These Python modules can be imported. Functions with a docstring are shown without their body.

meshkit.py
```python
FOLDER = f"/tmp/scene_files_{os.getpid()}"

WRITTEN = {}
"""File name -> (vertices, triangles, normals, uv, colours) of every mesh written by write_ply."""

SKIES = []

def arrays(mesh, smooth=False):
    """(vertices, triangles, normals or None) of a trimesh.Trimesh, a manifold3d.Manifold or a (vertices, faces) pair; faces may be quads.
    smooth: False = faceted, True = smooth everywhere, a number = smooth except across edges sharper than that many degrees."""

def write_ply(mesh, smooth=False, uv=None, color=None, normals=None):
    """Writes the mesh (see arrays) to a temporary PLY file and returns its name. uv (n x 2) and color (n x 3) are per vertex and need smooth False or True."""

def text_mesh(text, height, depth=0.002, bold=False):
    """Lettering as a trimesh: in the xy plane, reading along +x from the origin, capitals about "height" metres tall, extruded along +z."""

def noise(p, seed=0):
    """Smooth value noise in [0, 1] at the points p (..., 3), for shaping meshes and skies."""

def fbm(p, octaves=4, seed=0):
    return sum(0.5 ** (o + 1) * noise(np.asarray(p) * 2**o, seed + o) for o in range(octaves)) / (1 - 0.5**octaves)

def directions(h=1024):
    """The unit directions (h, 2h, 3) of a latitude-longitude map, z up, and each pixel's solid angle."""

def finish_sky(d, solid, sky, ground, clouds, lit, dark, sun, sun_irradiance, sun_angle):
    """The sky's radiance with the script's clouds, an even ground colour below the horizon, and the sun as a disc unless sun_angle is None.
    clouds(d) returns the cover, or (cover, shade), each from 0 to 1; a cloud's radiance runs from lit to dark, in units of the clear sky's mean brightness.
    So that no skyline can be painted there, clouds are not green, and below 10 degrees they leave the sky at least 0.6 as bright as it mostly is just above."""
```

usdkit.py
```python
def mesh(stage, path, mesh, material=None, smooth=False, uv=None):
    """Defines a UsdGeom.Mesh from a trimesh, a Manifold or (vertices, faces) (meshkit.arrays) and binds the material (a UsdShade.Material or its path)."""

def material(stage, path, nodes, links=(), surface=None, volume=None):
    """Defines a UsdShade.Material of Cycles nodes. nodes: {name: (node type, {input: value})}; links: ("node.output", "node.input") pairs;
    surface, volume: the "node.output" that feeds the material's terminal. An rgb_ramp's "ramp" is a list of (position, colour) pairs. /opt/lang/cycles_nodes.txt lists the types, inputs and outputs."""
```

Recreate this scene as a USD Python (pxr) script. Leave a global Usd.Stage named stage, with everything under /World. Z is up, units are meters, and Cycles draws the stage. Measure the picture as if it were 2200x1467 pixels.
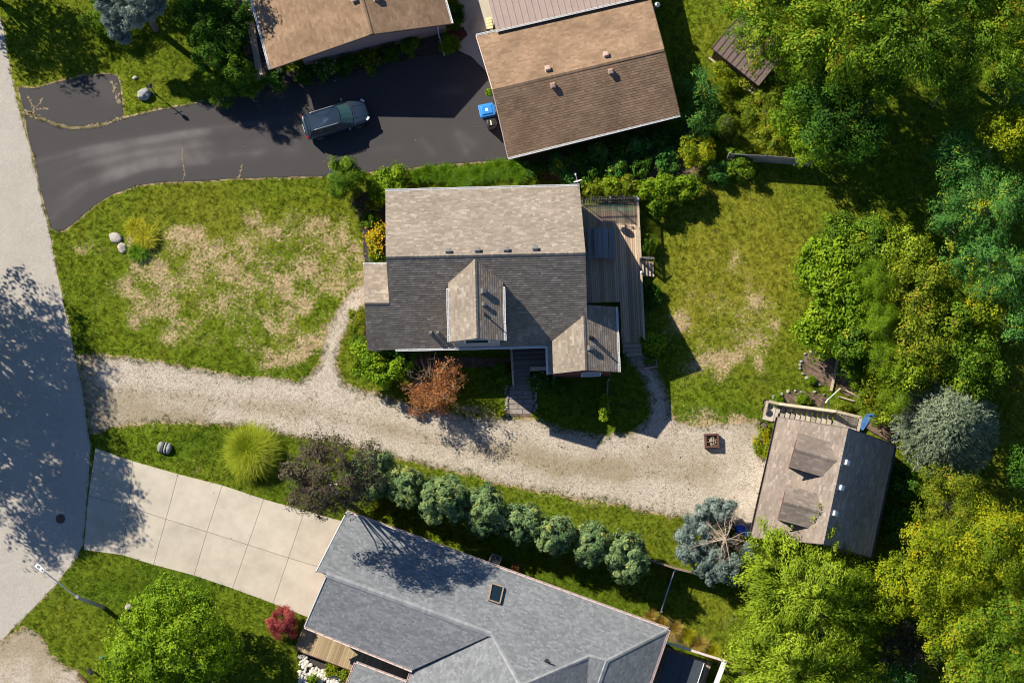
import math
import numpy as np
import trimesh
import shapely
import shapely.affinity
import manifold3d as m3
from shapely.geometry import Polygon, LineString, Point, box as sbox
from shapely.ops import unary_union
import usdkit, meshkit
from pxr import Gf, Sdf, Usd, UsdGeom, UsdLux, UsdShade, Vt

stage = Usd.Stage.CreateInMemory()
UsdGeom.SetStageUpAxis(stage, "Z")
UsdGeom.SetStageMetersPerUnit(stage, 1.0)
stage.SetDefaultPrim(UsdGeom.Xform.Define(stage, "/World").GetPrim())
UsdGeom.Scope.Define(stage, "/World/Looks")

# ---------------------------------------------------------------- camera, sky, sun
FPX, CX, CY, HCAM = 4278.0, 1100.0, 733.5, 130.0
TILT = math.radians(9.51)
EYE = np.array([0.0, -HCAM * math.tan(TILT), HCAM])
cam = UsdGeom.Camera.Define(stage, "/World/camera")
cam.AddTranslateOp().Set(Gf.Vec3d(*EYE))
cam.AddRotateXOp().Set(math.degrees(TILT))
cam.CreateHorizontalApertureAttr(36.0)
cam.CreateFocalLengthAttr(36.0 * FPX / 2200.0)
cam.CreateClippingRangeAttr(Gf.Vec2f(1.0, 100000.0))
cam.CreateExposureAttr(0.71)

SUN_AZ = math.radians(141.5)       # angle of the direction towards the sun, from +x
SUN_EL = math.radians(36.5)
SUN = np.array([math.cos(SUN_AZ) * math.cos(SUN_EL), math.sin(SUN_AZ) * math.cos(SUN_EL), math.sin(SUN_EL)])
sun = UsdLux.DistantLight.Define(stage, "/World/sun")
sun.CreateNormalizeAttr(True)
sun.CreateIntensityAttr(1.25)
sun.CreateAngleAttr(0.5)
sun.CreateColorAttr(Gf.Vec3f(1.0, 0.92, 0.78))
_z = SUN
_x = np.cross([0, 0, 1.0], _z); _x /= np.linalg.norm(_x)
_y = np.cross(_z, _x)
sun.AddTransformOp().Set(Gf.Matrix4d(*_x, 0, *_y, 0, *_z, 0, 0, 0, 0, 1))
usdkit.material(stage, "/World/Looks/sky_look", {
    "sky": ("sky_texture", {"sky_type": "single_scattering", "sun_disc": False, "sun_elevation": SUN_EL,
                            "sun_rotation": math.atan2(SUN[0], SUN[1]), "altitude": 200.0, "ozone_density": 7.0, "aerosol_density": 0.3}),
    "bg": ("background_shader", {"strength": 0.066})}, [("sky.color", "bg.color")], surface="bg.background")
dome = UsdLux.DomeLight.Define(stage, "/World/sky")
UsdShade.MaterialBindingAPI.Apply(dome.GetPrim()).Bind(UsdShade.Material.Get(stage, "/World/Looks/sky_look"))
dome.GetPrim().SetCustomDataByKey("kind", "structure")

# ---------------------------------------------------------------- survey: picture measurements -> places on site
_c, _s = math.cos(TILT), math.sin(TILT)


def ray(px, py):
    u, v = (px - CX) / FPX, -(py - CY) / FPX
    return np.array([u, v * _c + _s, v * _s - _c])


def P(px, py, z=0.0):
    d = ray(px, py)
    return EYE + d * ((z - HCAM) / d[2])


def XY(pts, z=0.0):
    return [tuple(P(a, b, z)[:2]) for a, b in pts]


def pix(x, y, z=0.0):
    """picture coordinates of ground points (arrays)."""
    x, y = np.asarray(x, float), np.asarray(y, float)
    dx, dy, dz = x - EYE[0], y - EYE[1], z - EYE[2]
    vy = dy * _c + dz * _s
    vz = -dy * _s + dz * _c
    return CX + FPX * dx / -vz, CY - FPX * vy / -vz


class Plane:
    def __init__(self, a, b, c):
        self.o = np.asarray(a, float)
        n = np.cross(np.subtract(b, a), np.subtract(c, a))
        n /= np.linalg.norm(n)
        self.n = n if n[2] > 0 else -n

    def at(self, px, py):
        d = ray(px, py)
        return EYE + d * (np.dot(self.o - EYE, self.n) / np.dot(d, self.n))

    def z(self, x, y):
        return self.o[2] - (self.n[0] * (x - self.o[0]) + self.n[1] * (y - self.o[1])) / self.n[2]


# ---------------------------------------------------------------- writing prims
_used, ORIGIN = {}, {"/World": np.zeros(3)}


def numbered(parent, name):
    k = _used.get((parent, name), 0)
    _used[(parent, name)] = k + 1
    return f"{parent}/{name}" if k == 0 else f"{parent}/{name}_{k:03d}"


def mark(prim, label=None, cat=None, group=None, kind=None):
    for k, v in (("label", label), ("category", cat), ("group", group), ("kind", kind)):
        if v:
            prim.SetCustomDataByKey(k, v)
    return prim


def thing(name, label, cat, loc=(0, 0, 0), group=None):
    path = numbered("/World", name)
    x = UsdGeom.Xform.Define(stage, path)
    loc = np.array([loc[0], loc[1], loc[2] if len(loc) > 2 else 0.0], float)
    x.AddTranslateOp().Set(Gf.Vec3d(*loc))
    ORIGIN[path] = loc
    mark(x.GetPrim(), label, cat, group)
    return path


def obj(name, mesh, material, parent="/World", smooth=False, label=None, cat=None, group=None, kind=None, tint=None, col=None, st=None):
    """One Mesh prim; mesh is an MB, a trimesh, a Manifold or (v, f), in world coordinates."""
    if hasattr(mesh, 't'):
        tint = np.concatenate(mesh.t)
    if isinstance(mesh, MB):
        mesh = mesh.arrays()
    v, f, n = meshkit.arrays(mesh, smooth)
    path = numbered(parent, name)
    o = ORIGIN[parent]
    ORIGIN[path] = o
    v = v - o
    m = UsdGeom.Mesh.Define(stage, path)
    m.CreatePointsAttr(Vt.Vec3fArray.FromNumpy(v.astype(np.float32)))
    m.CreateFaceVertexCountsAttr(Vt.IntArray.FromNumpy(np.full(len(f), 3, np.int32)))
    m.CreateFaceVertexIndicesAttr(Vt.IntArray.FromNumpy(f.astype(np.int32).ravel()))
    m.CreateSubdivisionSchemeAttr("none")
    if n is not None:
        m.CreateNormalsAttr(Vt.Vec3fArray.FromNumpy(n.astype(np.float32)))
        m.SetNormalsInterpolation("vertex")
    pv = UsdGeom.PrimvarsAPI(m)
    if tint is not None:
        pv.CreatePrimvar("tint", Sdf.ValueTypeNames.FloatArray, "vertex").Set(Vt.FloatArray.FromNumpy(np.asarray(tint, np.float32)))
    if col is not None:
        pv.CreatePrimvar("col", Sdf.ValueTypeNames.Color3fArray, "vertex").Set(Vt.Vec3fArray.FromNumpy(np.asarray(col, np.float32)))
    UsdShade.MaterialBindingAPI.Apply(m.GetPrim()).Bind(UsdShade.Material.Get(stage, "/World/Looks/" + material))
    mark(m.GetPrim(), label, cat, group, kind)
    return path


class MB:
    """collects triangles"""

    def __init__(self):
        self.v, self.f, self.n = [], [], 0

    def add(self, v, f):
        v, f = np.asarray(v, float).reshape(-1, 3), np.asarray(f, int)
        if f.ndim == 2 and f.shape[1] == 4:
            f = np.vstack([f[:, [0, 1, 2]], f[:, [0, 2, 3]]])
        self.v.append(v); self.f.append(f + self.n); self.n += len(v)
        return self

    def arrays(self):
        return np.vstack(self.v), np.vstack(self.f)

    def tm(self, m):
        return self.add(m.vertices, m.faces)

    def hexa(self, c):
        """eight corners: bottom ring ccw, then top ring"""
        return self.add(c, [[3, 2, 1, 0], [4, 5, 6, 7], [0, 1, 5, 4], [1, 2, 6, 5], [2, 3, 7, 6], [3, 0, 4, 7]])

    def box(self, c, size, ang=0.0, bevel=0.0):
        """c = centre of the base; ang = turn about z"""
        sx, sy, sz = size[0] / 2, size[1] / 2, size[2]
        ca, sa = math.cos(ang), math.sin(ang)
        R = np.array([[ca, -sa], [sa, ca]])
        if bevel:
            b = bevel
            ring = lambda k: np.array([(-sx + k, -sy + k), (sx - k, -sy + k), (sx - k, sy - k), (-sx + k, sy - k)]) @ R.T
            v = np.vstack([np.c_[ring(0), np.zeros(4)], np.c_[ring(0), np.full(4, sz - b)], np.c_[ring(b), np.full(4, sz)]]) + c
            q = [[3, 2, 1, 0]] + [[i, (i + 1) % 4, 4 + (i + 1) % 4, 4 + i] for i in range(4)] + [[4 + i, 4 + (i + 1) % 4, 8 + (i + 1) % 4, 8 + i] for i in range(4)] + [[8, 9, 10, 11]]
            return self.add(v, q)
        xy = np.array([(-sx, -sy), (sx, -sy), (sx, sy), (-sx, sy)]) @ R.T
        return self.hexa(np.vstack([np.c_[xy, np.zeros(4)], np.c_[xy, np.full(4, sz)]]) + c)

    def beam(self, a, b, w, h, up=(0, 0, 1.0)):
        """rectangular bar from a to b (axis in the middle)"""
        a, b, up = np.asarray(a, float), np.asarray(b, float), np.asarray(up, float)
        t = b - a; t /= np.linalg.norm(t)
        s = np.cross(t, up)
        if np.linalg.norm(s) < 1e-6:
            s = np.cross(t, [1.0, 0, 0])
        s /= np.linalg.norm(s); u = np.cross(s, t)
        s, u = s * w / 2, u * h / 2
        return self.hexa([a - s - u, a + s - u, b + s - u, b - s - u, a - s + u, a + s + u, b + s + u, b - s + u])

    def tube(self, pts, radii, sides=6, cap=True):
        pts = np.asarray(pts, float)
        radii = np.broadcast_to(np.asarray(radii, float), (len(pts),))
        t = np.gradient(pts, axis=0); t /= np.linalg.norm(t, axis=1, keepdims=True) + 1e-12
        ref = np.where(np.abs(t[:, 2:]) < 0.9, [[0, 0, 1.0]], [[1.0, 0, 0]])
        a = np.cross(t, ref); a /= np.linalg.norm(a, axis=1, keepdims=True) + 1e-12
        b = np.cross(t, a)
        an = np.arange(sides) * 2 * np.pi / sides
        v = pts[:, None] + radii[:, None, None] * (np.cos(an)[None, :, None] * a[:, None] + np.sin(an)[None, :, None] * b[:, None])
        k = len(pts)
        f = []
        for i in range(k - 1):
            for j in range(sides):
                j2 = (j + 1) % sides
                f.append([i * sides + j, i * sides + j2, (i + 1) * sides + j2, (i + 1) * sides + j])
        v = v.reshape(-1, 3)
        self.add(v, f)
        if cap:
            for i in (0, k - 1):
                vv = np.vstack([v[i * sides:(i + 1) * sides], pts[i]])
                self.add(vv, [[j, (j + 1) % sides, sides] for j in range(sides)])
        return self

    def lathe(self, c, prof, sides=16):
        """prof: (radius, z) from bottom to top"""
        prof = np.asarray(prof, float)
        an = np.arange(sides) * 2 * np.pi / sides
        v = np.stack([prof[:, None, 0] * np.cos(an), prof[:, None, 0] * np.sin(an), np.broadcast_to(prof[:, None, 1], (len(prof), sides))], -1).reshape(-1, 3) + np.asarray(c, float)
        f = [[i * sides + j, i * sides + (j + 1) % sides, (i + 1) * sides + (j + 1) % sides, (i + 1) * sides + j] for i in range(len(prof) - 1) for j in range(sides)]
        return self.add(v, f)

    def prism(self, xy, z0, z1):
        """upright prism on a (convex or simple) polygon"""
        poly = Polygon(xy) if not isinstance(xy, Polygon) else xy
        m = trimesh.creation.extrude_polygon(poly, z1 - z0, engine="earcut")
        return self.add(m.vertices + [0, 0, z0], m.faces)


def sheet(poly, z):
    """flat sheet facing up on a shapely polygon"""
    mb = MB()
    for g in getattr(poly, "geoms", [poly]):
        v, f = trimesh.creation.triangulate_polygon(g, engine="earcut")
        v, f = np.asarray(v), np.asarray(f)
        a = v[f]
        s = np.cross(a[:, 1] - a[:, 0], a[:, 2] - a[:, 0])
        f = np.where((s < 0)[:, None], f[:, ::-1], f)
        mb.add(np.c_[v, np.full(len(v), z)], f)
    return mb


def rough_edge(poly, amp, step=0.25, seed=0, scale=1.2):
    """a polygon with an uneven outline"""
    p = shapely.segmentize(poly, step)

    def wob(c):
        c = np.asarray(c)
        q = np.c_[c * scale, np.full(len(c), seed * 3.1)]
        d = np.c_[meshkit.fbm(q, 3, seed) - 0.5, meshkit.fbm(q + 71.3, 3, seed + 5) - 0.5]
        return c + d * 2 * amp
    out = Polygon(wob(p.exterior.coords[:-1]), [wob(r.coords[:-1]) for r in p.interiors])
    return out.buffer(0)


# ---------------------------------------------------------------- materials
def mat(name, *a, **k):
    return usdkit.material(stage, "/World/Looks/" + name, *a, **k)


def plain(name, color, rough=0.6, metallic=0.0, vary=0.12, scale=6.0, bump=0.0, bscale=40.0, spec=0.5, coat=0.0):
    """one colour with a little unevenness from noise in site coordinates"""
    c = np.array(color)
    nodes = {"g": ("geometry", {}), "n": ("noise_texture", {"scale": scale, "detail": 5.0, "roughness": 0.6}),
             "r": ("rgb_ramp", {"ramp": [(0.3, c * (1 - vary)), (0.7, c * (1 + vary))]}),
             "p": ("principled_bsdf", {"roughness": rough, "metallic": metallic, "specular_ior_level": spec, "coat_weight": coat})}
    links = [("g.position", "n.vector"), ("n.fac", "r.fac"), ("r.color", "p.base_color")]
    if bump:
        nodes["n2"] = ("noise_texture", {"scale": bscale, "detail": 4.0})
        nodes["b"] = ("bump", {"strength": 0.6, "distance": bump})
        links += [("g.position", "n2.vector"), ("n2.fac", "b.height"), ("b.normal", "p.normal")]
    return mat(name, nodes, links, surface="p.BSDF")


def wood(name, dark, light, along=(1.0, 0.0), rough=0.85):
    """weathered boards: tone per board, grain along the given ground direction"""
    a = math.atan2(along[1], along[0])
    nodes = {"g": ("geometry", {}), "o": ("object_info", {}),
             "m": ("mapping", {"rotation": (0, 0, -a), "scale": (1.5, 26.0, 26.0)}),
             "n": ("noise_texture", {"scale": 1.0, "detail": 5.0, "roughness": 0.65}),
             "mx": ("mix_float", {"fac": 0.5}),
             "r": ("rgb_ramp", {"ramp": [(0.25, dark), (0.75, light)]}),
             "b": ("bump", {"strength": 0.5, "distance": 0.004}),
             "p": ("principled_bsdf", {"roughness": rough, "specular_ior_level": 0.25})}
    links = [("g.position", "m.vector"), ("m.vector", "n.vector"), ("n.fac", "mx.a"), ("o.random", "mx.b"), ("mx.result", "r.fac"),
             ("r.color", "p.base_color"), ("n.fac", "b.height"), ("b.normal", "p.normal")]
    return mat(name, nodes, links, surface="p.BSDF")


def shingle(name, ramp, stain=0.25):
    nodes = {"g": ("geometry", {}), "a": ("attribute", {"attribute": "tint"}),
             "r": ("rgb_ramp", {"ramp": ramp}),
             "n": ("noise_texture", {"scale": 0.55, "detail": 4.0, "roughness": 0.6}),
             "sr": ("map_range", {"from_min": 0.3, "from_max": 0.7, "to_min": 1 - stain, "to_max": 1 + stain * 0.5}),
             "n2": ("noise_texture", {"scale": 60.0, "detail": 3.0}),
             "gr": ("map_range", {"from_min": 0.3, "from_max": 0.7, "to_min": 0.8, "to_max": 1.2}),
             "mm": ("math", {"math_type": "multiply"}),
             "cc": ("combine_color", {}),
             "mx": ("mix", {"mix_type": "multiply", "fac": 1.0}),
             "b": ("bump", {"strength": 0.5, "distance": 0.004}),
             "p": ("principled_bsdf", {"roughness": 0.92, "specular_ior_level": 0.25})}
    links = [("a.fac", "r.fac"), ("g.position", "n.vector"), ("n.fac", "sr.value"), ("g.position", "n2.vector"), ("n2.fac", "gr.value"),
             ("sr.result", "mm.value1"), ("gr.result", "mm.value2"), ("mm.value", "cc.r"), ("mm.value", "cc.g"), ("mm.value", "cc.b"),
             ("r.color", "mx.color1"), ("cc.color", "mx.color2"), ("mx.color", "p.base_color"),
             ("n2.fac", "b.height"), ("b.normal", "p.normal")]
    return mat(name, nodes, links, surface="p.BSDF")


LEAF_GAIN = {"leaf": np.array([1.50, 1.72, 0.90]), "blade": np.array([1.35, 1.45, 0.8]), "needle": np.array([1.25, 1.25, 1.2])}


def leaf(name, ramp, trans=0.22, rough=0.55):
    ramp = [(a, np.array(c) * LEAF_GAIN.get(name.split("_")[0], 1.0)) for a, c in ramp]
    nodes = {"a": ("attribute", {"attribute": "tint"}), "r": ("rgb_ramp", {"ramp": ramp}),
             "p": ("principled_bsdf", {"roughness": rough, "specular_ior_level": 0.12}),
             "h": ("hsv", {"saturation": 1.1, "value": 1.25}),
             "t": ("translucent_bsdf", {}), "mx": ("mix_closure", {"fac": trans})}
    links = [("a.fac", "r.fac"), ("r.color", "p.base_color"), ("r.color", "h.color"), ("h.color", "t.color"), ("p.BSDF", "mx.closure1"), ("t.BSDF", "mx.closure2")]
    return mat(name, nodes, links, surface="mx.closure")
# painted and mineral surfaces
plain("white_metal", (0.75, 0.75, 0.74), 0.4, vary=0.06)
plain("gutter_brown", (0.10, 0.07, 0.06), 0.5)
plain("grey_metal", (0.32, 0.34, 0.36), 0.35, metallic=0.7)
plain("dark_metal", (0.035, 0.035, 0.04), 0.5)
plain("galvanised", (0.55, 0.56, 0.57), 0.35, metallic=0.8)
plain("vent_grey", (0.16, 0.155, 0.15), 0.6)
plain("vent_pink", (0.42, 0.29, 0.24), 0.6)
plain("vent_pale", (0.62, 0.60, 0.57), 0.6)
plain("siding_red", (0.13, 0.045, 0.035), 0.75, bump=0.004, bscale=30)
plain("siding_mauve", (0.27, 0.20, 0.19), 0.75, bump=0.004, bscale=30)
plain("siding_brown", (0.085, 0.05, 0.035), 0.75)
plain("siding_grey", (0.30, 0.27, 0.27), 0.75)
plain("brick_red", (0.17, 0.055, 0.045), 0.8, vary=0.3, scale=20)
plain("trim_pink", (0.62, 0.50, 0.46), 0.6)
plain("soffit_tan", (0.32, 0.22, 0.15), 0.7)
plain("metal_roof_mauve", (0.36, 0.275, 0.24), 0.6, vary=0.08, scale=2.0)
plain("shed_roof_brown", (0.145, 0.10, 0.09), 0.55, vary=0.1, scale=3)
plain("shed_wall", (0.09, 0.055, 0.035), 0.8)
plain("roof_board", (0.08, 0.07, 0.06), 0.9)
plain("window_frame", (0.7, 0.69, 0.66), 0.5)
plain("door_paint", (0.25, 0.06, 0.05), 0.5)
plain("stone_grey", (0.24, 0.245, 0.245), 0.9, vary=0.35, scale=5, bump=0.03, bscale=9)
plain("stone_pale", (0.36, 0.33, 0.29), 0.9, vary=0.3, scale=5, bump=0.02, bscale=12)
plain("flagstone", (0.27, 0.23, 0.21), 0.9, vary=0.2, scale=3, bump=0.008, bscale=20)
plain("dark_band", (0.05, 0.05, 0.055), 0.8)
plain("plastic_blue", (0.03, 0.22, 0.60), 0.35, vary=0.08)
plain("barrel_blue", (0.01, 0.07, 0.50), 0.35, vary=0.1)
plain("plastic_grey", (0.22, 0.23, 0.22), 0.5, vary=0.1)
plain("plastic_black", (0.02, 0.022, 0.025), 0.4, vary=0.1)
plain("label_white", (0.75, 0.75, 0.72), 0.5, vary=0.03)
plain("label_yellow", (0.72, 0.66, 0.35), 0.5, vary=0.05)
plain("soil", (0.155, 0.105, 0.075), 0.95, vary=0.45, scale=4, bump=0.04, bscale=16)
plain("mulch", (0.05, 0.04, 0.035), 0.95, vary=0.5, scale=7, bump=0.04, bscale=20)
plain("red_mulch", (0.10, 0.028, 0.018), 0.95, vary=0.4, scale=7, bump=0.04, bscale=20)
plain("tarp_blue", (0.05, 0.15, 0.38), 0.5, vary=0.3, scale=6)
plain("sand", (0.24, 0.19, 0.115), 0.95, vary=0.4, scale=9, bump=0.02, bscale=25)
plain("terracotta_soil", (0.13, 0.10, 0.07), 0.95, vary=0.3, scale=12)
plain("wood_pale", (0.42, 0.34, 0.24), 0.8, vary=0.25, scale=8)
plain("wood_grey", (0.24, 0.22, 0.20), 0.85, vary=0.3, scale=8)
plain("fence_brown", (0.20, 0.145, 0.11), 0.85, vary=0.4, scale=8)
plain("wood_brown", (0.10, 0.045, 0.03), 0.8, vary=0.3, scale=8)
plain("wood_ash", (0.45, 0.36, 0.26), 0.85, vary=0.4, scale=14)
plain("bark", (0.13, 0.10, 0.08), 0.95, vary=0.3, scale=8, bump=0.02, bscale=25)
plain("bark_grey", (0.27, 0.23, 0.20), 0.95, vary=0.3, scale=8)
plain("bark_pale", (0.42, 0.34, 0.26), 0.95, vary=0.25, scale=8)
plain("cord_green", (0.05, 0.3, 0.15), 0.6)
plain("tub_cover", (0.045, 0.055, 0.07), 0.45, vary=0.1, scale=2)
plain("iron", (0.09, 0.05, 0.04), 0.7, vary=0.4, scale=12)
plain("tyre", (0.02, 0.02, 0.02), 0.8)
plain("rim", (0.35, 0.36, 0.38), 0.3, metallic=0.9)
plain("lamp_red", (0.25, 0.01, 0.01), 0.2)
plain("lamp_clear", (0.6, 0.62, 0.65), 0.15)
plain("seat_cloth", (0.10, 0.10, 0.11), 0.9)
plain("dash_teal", (0.05, 0.16, 0.15), 0.7)
mat("car_paint", {"p": ("principled_bsdf", {"base_color": (0.036, 0.060, 0.092), "roughness": 0.28, "metallic": 0.55, "coat_weight": 0.7, "coat_roughness": 0.06})}, [], surface="p.BSDF")
mat("car_glass", {"p": ("principled_bsdf", {"base_color": (0.008, 0.02, 0.025), "roughness": 0.05, "specular_ior_level": 0.7})}, [], surface="p.BSDF")
mat("windscreen", {"p": ("principled_bsdf", {"base_color": (0.045, 0.105, 0.105), "roughness": 0.06, "specular_ior_level": 0.7})}, [], surface="p.BSDF")
mat("glass", {"f": ("fresnel", {"IOR": 1.5}), "t": ("transparent_bsdf", {"color": (0.75, 0.85, 0.88)}), "gl": ("glossy_bsdf", {"roughness": 0.03, "color": (0.9, 0.9, 0.9)}), "m": ("mix_closure", {})},
    [("f.fac", "m.fac"), ("t.BSDF", "m.closure1"), ("gl.BSDF", "m.closure2")], surface="m.closure")
wood("deck_boards", (0.27, 0.20, 0.145), (0.62, 0.47, 0.33), (0, 1))
wood("porch_boards", (0.13, 0.11, 0.10), (0.26, 0.22, 0.19), (1, 0))
wood("tan_boards", (0.26, 0.19, 0.11), (0.44, 0.33, 0.20), (0.37, 0.93))
wood("tub_boards", (0.22, 0.17, 0.12), (0.40, 0.32, 0.23), (0.37, 0.93))
wood("stair_boards", (0.30, 0.26, 0.21), (0.50, 0.44, 0.36), (0.2, 0.98))
wood("table_boards", (0.20, 0.22, 0.235), (0.34, 0.36, 0.37), (0, 1))
wood("screen_boards", (0.07, 0.06, 0.055), (0.17, 0.15, 0.13), (0, 1))

# roofs
shingle("shingle_taupe", [(0.0, (0.211, 0.175, 0.141)), (0.3, (0.247, 0.206, 0.167)), (0.75, (0.277, 0.233, 0.189)), (0.9, (0.309, 0.265, 0.219)), (1.0, (0.359, 0.312, 0.260))], 0.16)
shingle("shingle_garage", [(0.0, (0.190, 0.153, 0.128)), (0.3, (0.221, 0.180, 0.149)), (0.75, (0.247, 0.202, 0.170)), (0.9, (0.272, 0.226, 0.191)), (1.0, (0.318, 0.268, 0.229))], 0.16)
shingle("shingle_tan", [(0.0, (0.220, 0.142, 0.089)), (0.3, (0.252, 0.165, 0.104)), (0.75, (0.276, 0.183, 0.117)), (1.0, (0.307, 0.208, 0.135))], 0.28)
shingle("shingle_slate", [(0.0, (0.155, 0.166, 0.177)), (0.3, (0.186, 0.196, 0.210)), (0.75, (0.214, 0.226, 0.239)), (1.0, (0.255, 0.267, 0.280))], 0.12)
shingle("cap_slate", [(0.0, (0.20, 0.21, 0.22)), (1.0, (0.33, 0.34, 0.35))], 0.1)


def speckle(name, ramp, big=0.25, fine=18.0, bump=0.015, rough=0.95, weeds=None):
    """gravelly ground: small cells of different tone, broad unevenness"""
    nodes = {"g": ("geometry", {}), "v": ("voronoi_texture", {"scale": fine}), "n": ("noise_texture", {"scale": big, "detail": 6.0, "roughness": 0.65}),
             "s": ("separate_color", {}), "mf": ("mix_float", {"fac": 0.45}), "r": ("rgb_ramp", {"ramp": ramp}),
             "b": ("bump", {"strength": 0.7, "distance": bump}), "p": ("principled_bsdf", {"roughness": rough, "specular_ior_level": 0.2})}
    links = [("g.position", "v.vector"), ("g.position", "n.vector"), ("v.color", "s.color"), ("s.r", "mf.a"), ("n.fac", "mf.b"), ("mf.result", "r.fac"),
             ("v.distance", "b.height"), ("b.normal", "p.normal")]
    links.append(("r.color", "p.base_color"))
    return mat(name, nodes, links, surface="p.BSDF")


mat("gravel_look", {"g": ("geometry", {}), "v": ("voronoi_texture", {"scale": 17.0}), "n": ("noise_texture", {"scale": 0.8, "detail": 7.0, "roughness": 0.7}), "n3": ("noise_texture", {"scale": 5.0, "detail": 5.0, "roughness": 0.7}),
                    "a": ("attribute", {"attribute": "tint"}), "s": ("separate_color", {}), "mf": ("mix_float", {"fac": 0.5}), "r": ("rgb_ramp", {"ramp": [(0.15, (0.19, 0.152, 0.112)), (0.36, (0.36, 0.306, 0.245)), (0.6, (0.47, 0.413, 0.345)), (0.9, (0.58, 0.52, 0.45))]}),
                    "ad": ("math", {"math_type": "add"}), "mr": ("map_range", {"from_min": 0.68, "from_max": 1.2, "to_min": 0.0, "to_max": 0.7, "clamp": True}), "mx": ("mix", {"color2": (0.24, 0.19, 0.11)}),
                    "b": ("bump", {"strength": 0.6, "distance": 0.015}), "p": ("principled_bsdf", {"roughness": 0.95, "specular_ior_level": 0.2})},
    [("g.position", "v.vector"), ("g.position", "n.vector"), ("g.position", "n3.vector"), ("v.color", "s.color"), ("s.r", "mf.a"), ("n.fac", "mf.b"), ("mf.result", "r.fac"), ("n3.fac", "ad.value1"), ("a.fac", "ad.value2"), ("ad.value", "mr.value"),
     ("mr.result", "mx.fac"), ("r.color", "mx.color1"), ("mx.color", "p.base_color"), ("v.distance", "b.height"), ("b.normal", "p.normal")], surface="p.BSDF")
speckle("road_look", [(0.2, (0.29, 0.262, 0.23)), (0.5, (0.39, 0.358, 0.318)), (0.8, (0.47, 0.435, 0.39))], 0.35, 30.0, 0.004)

# concrete: slabs differ a little, faint stains
mat("concrete_look", {"g": ("geometry", {}), "o": ("object_info", {}), "n": ("noise_texture", {"scale": 0.7, "detail": 7.0, "roughness": 0.62}), "n2": ("noise_texture", {"scale": 45.0, "detail": 3.0}),
                      "m1": ("mix_float", {"fac": 0.14}), "m2": ("mix_float", {"fac": 0.2}), "r": ("rgb_ramp", {"ramp": [(0.32, (0.37, 0.33, 0.268)), (0.5, (0.455, 0.408, 0.335)), (0.65, (0.52, 0.468, 0.39))]}),
                      "b": ("bump", {"strength": 0.4, "distance": 0.003}), "p": ("principled_bsdf", {"roughness": 0.9, "specular_ior_level": 0.25})},
    [("g.position", "n.vector"), ("g.position", "n2.vector"), ("n.fac", "m1.a"), ("o.random", "m1.b"), ("m1.result", "m2.a"), ("n2.fac", "m2.b"), ("m2.result", "r.fac"), ("r.color", "p.base_color"),
     ("n2.fac", "b.height"), ("b.normal", "p.normal")], surface="p.BSDF")
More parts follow.
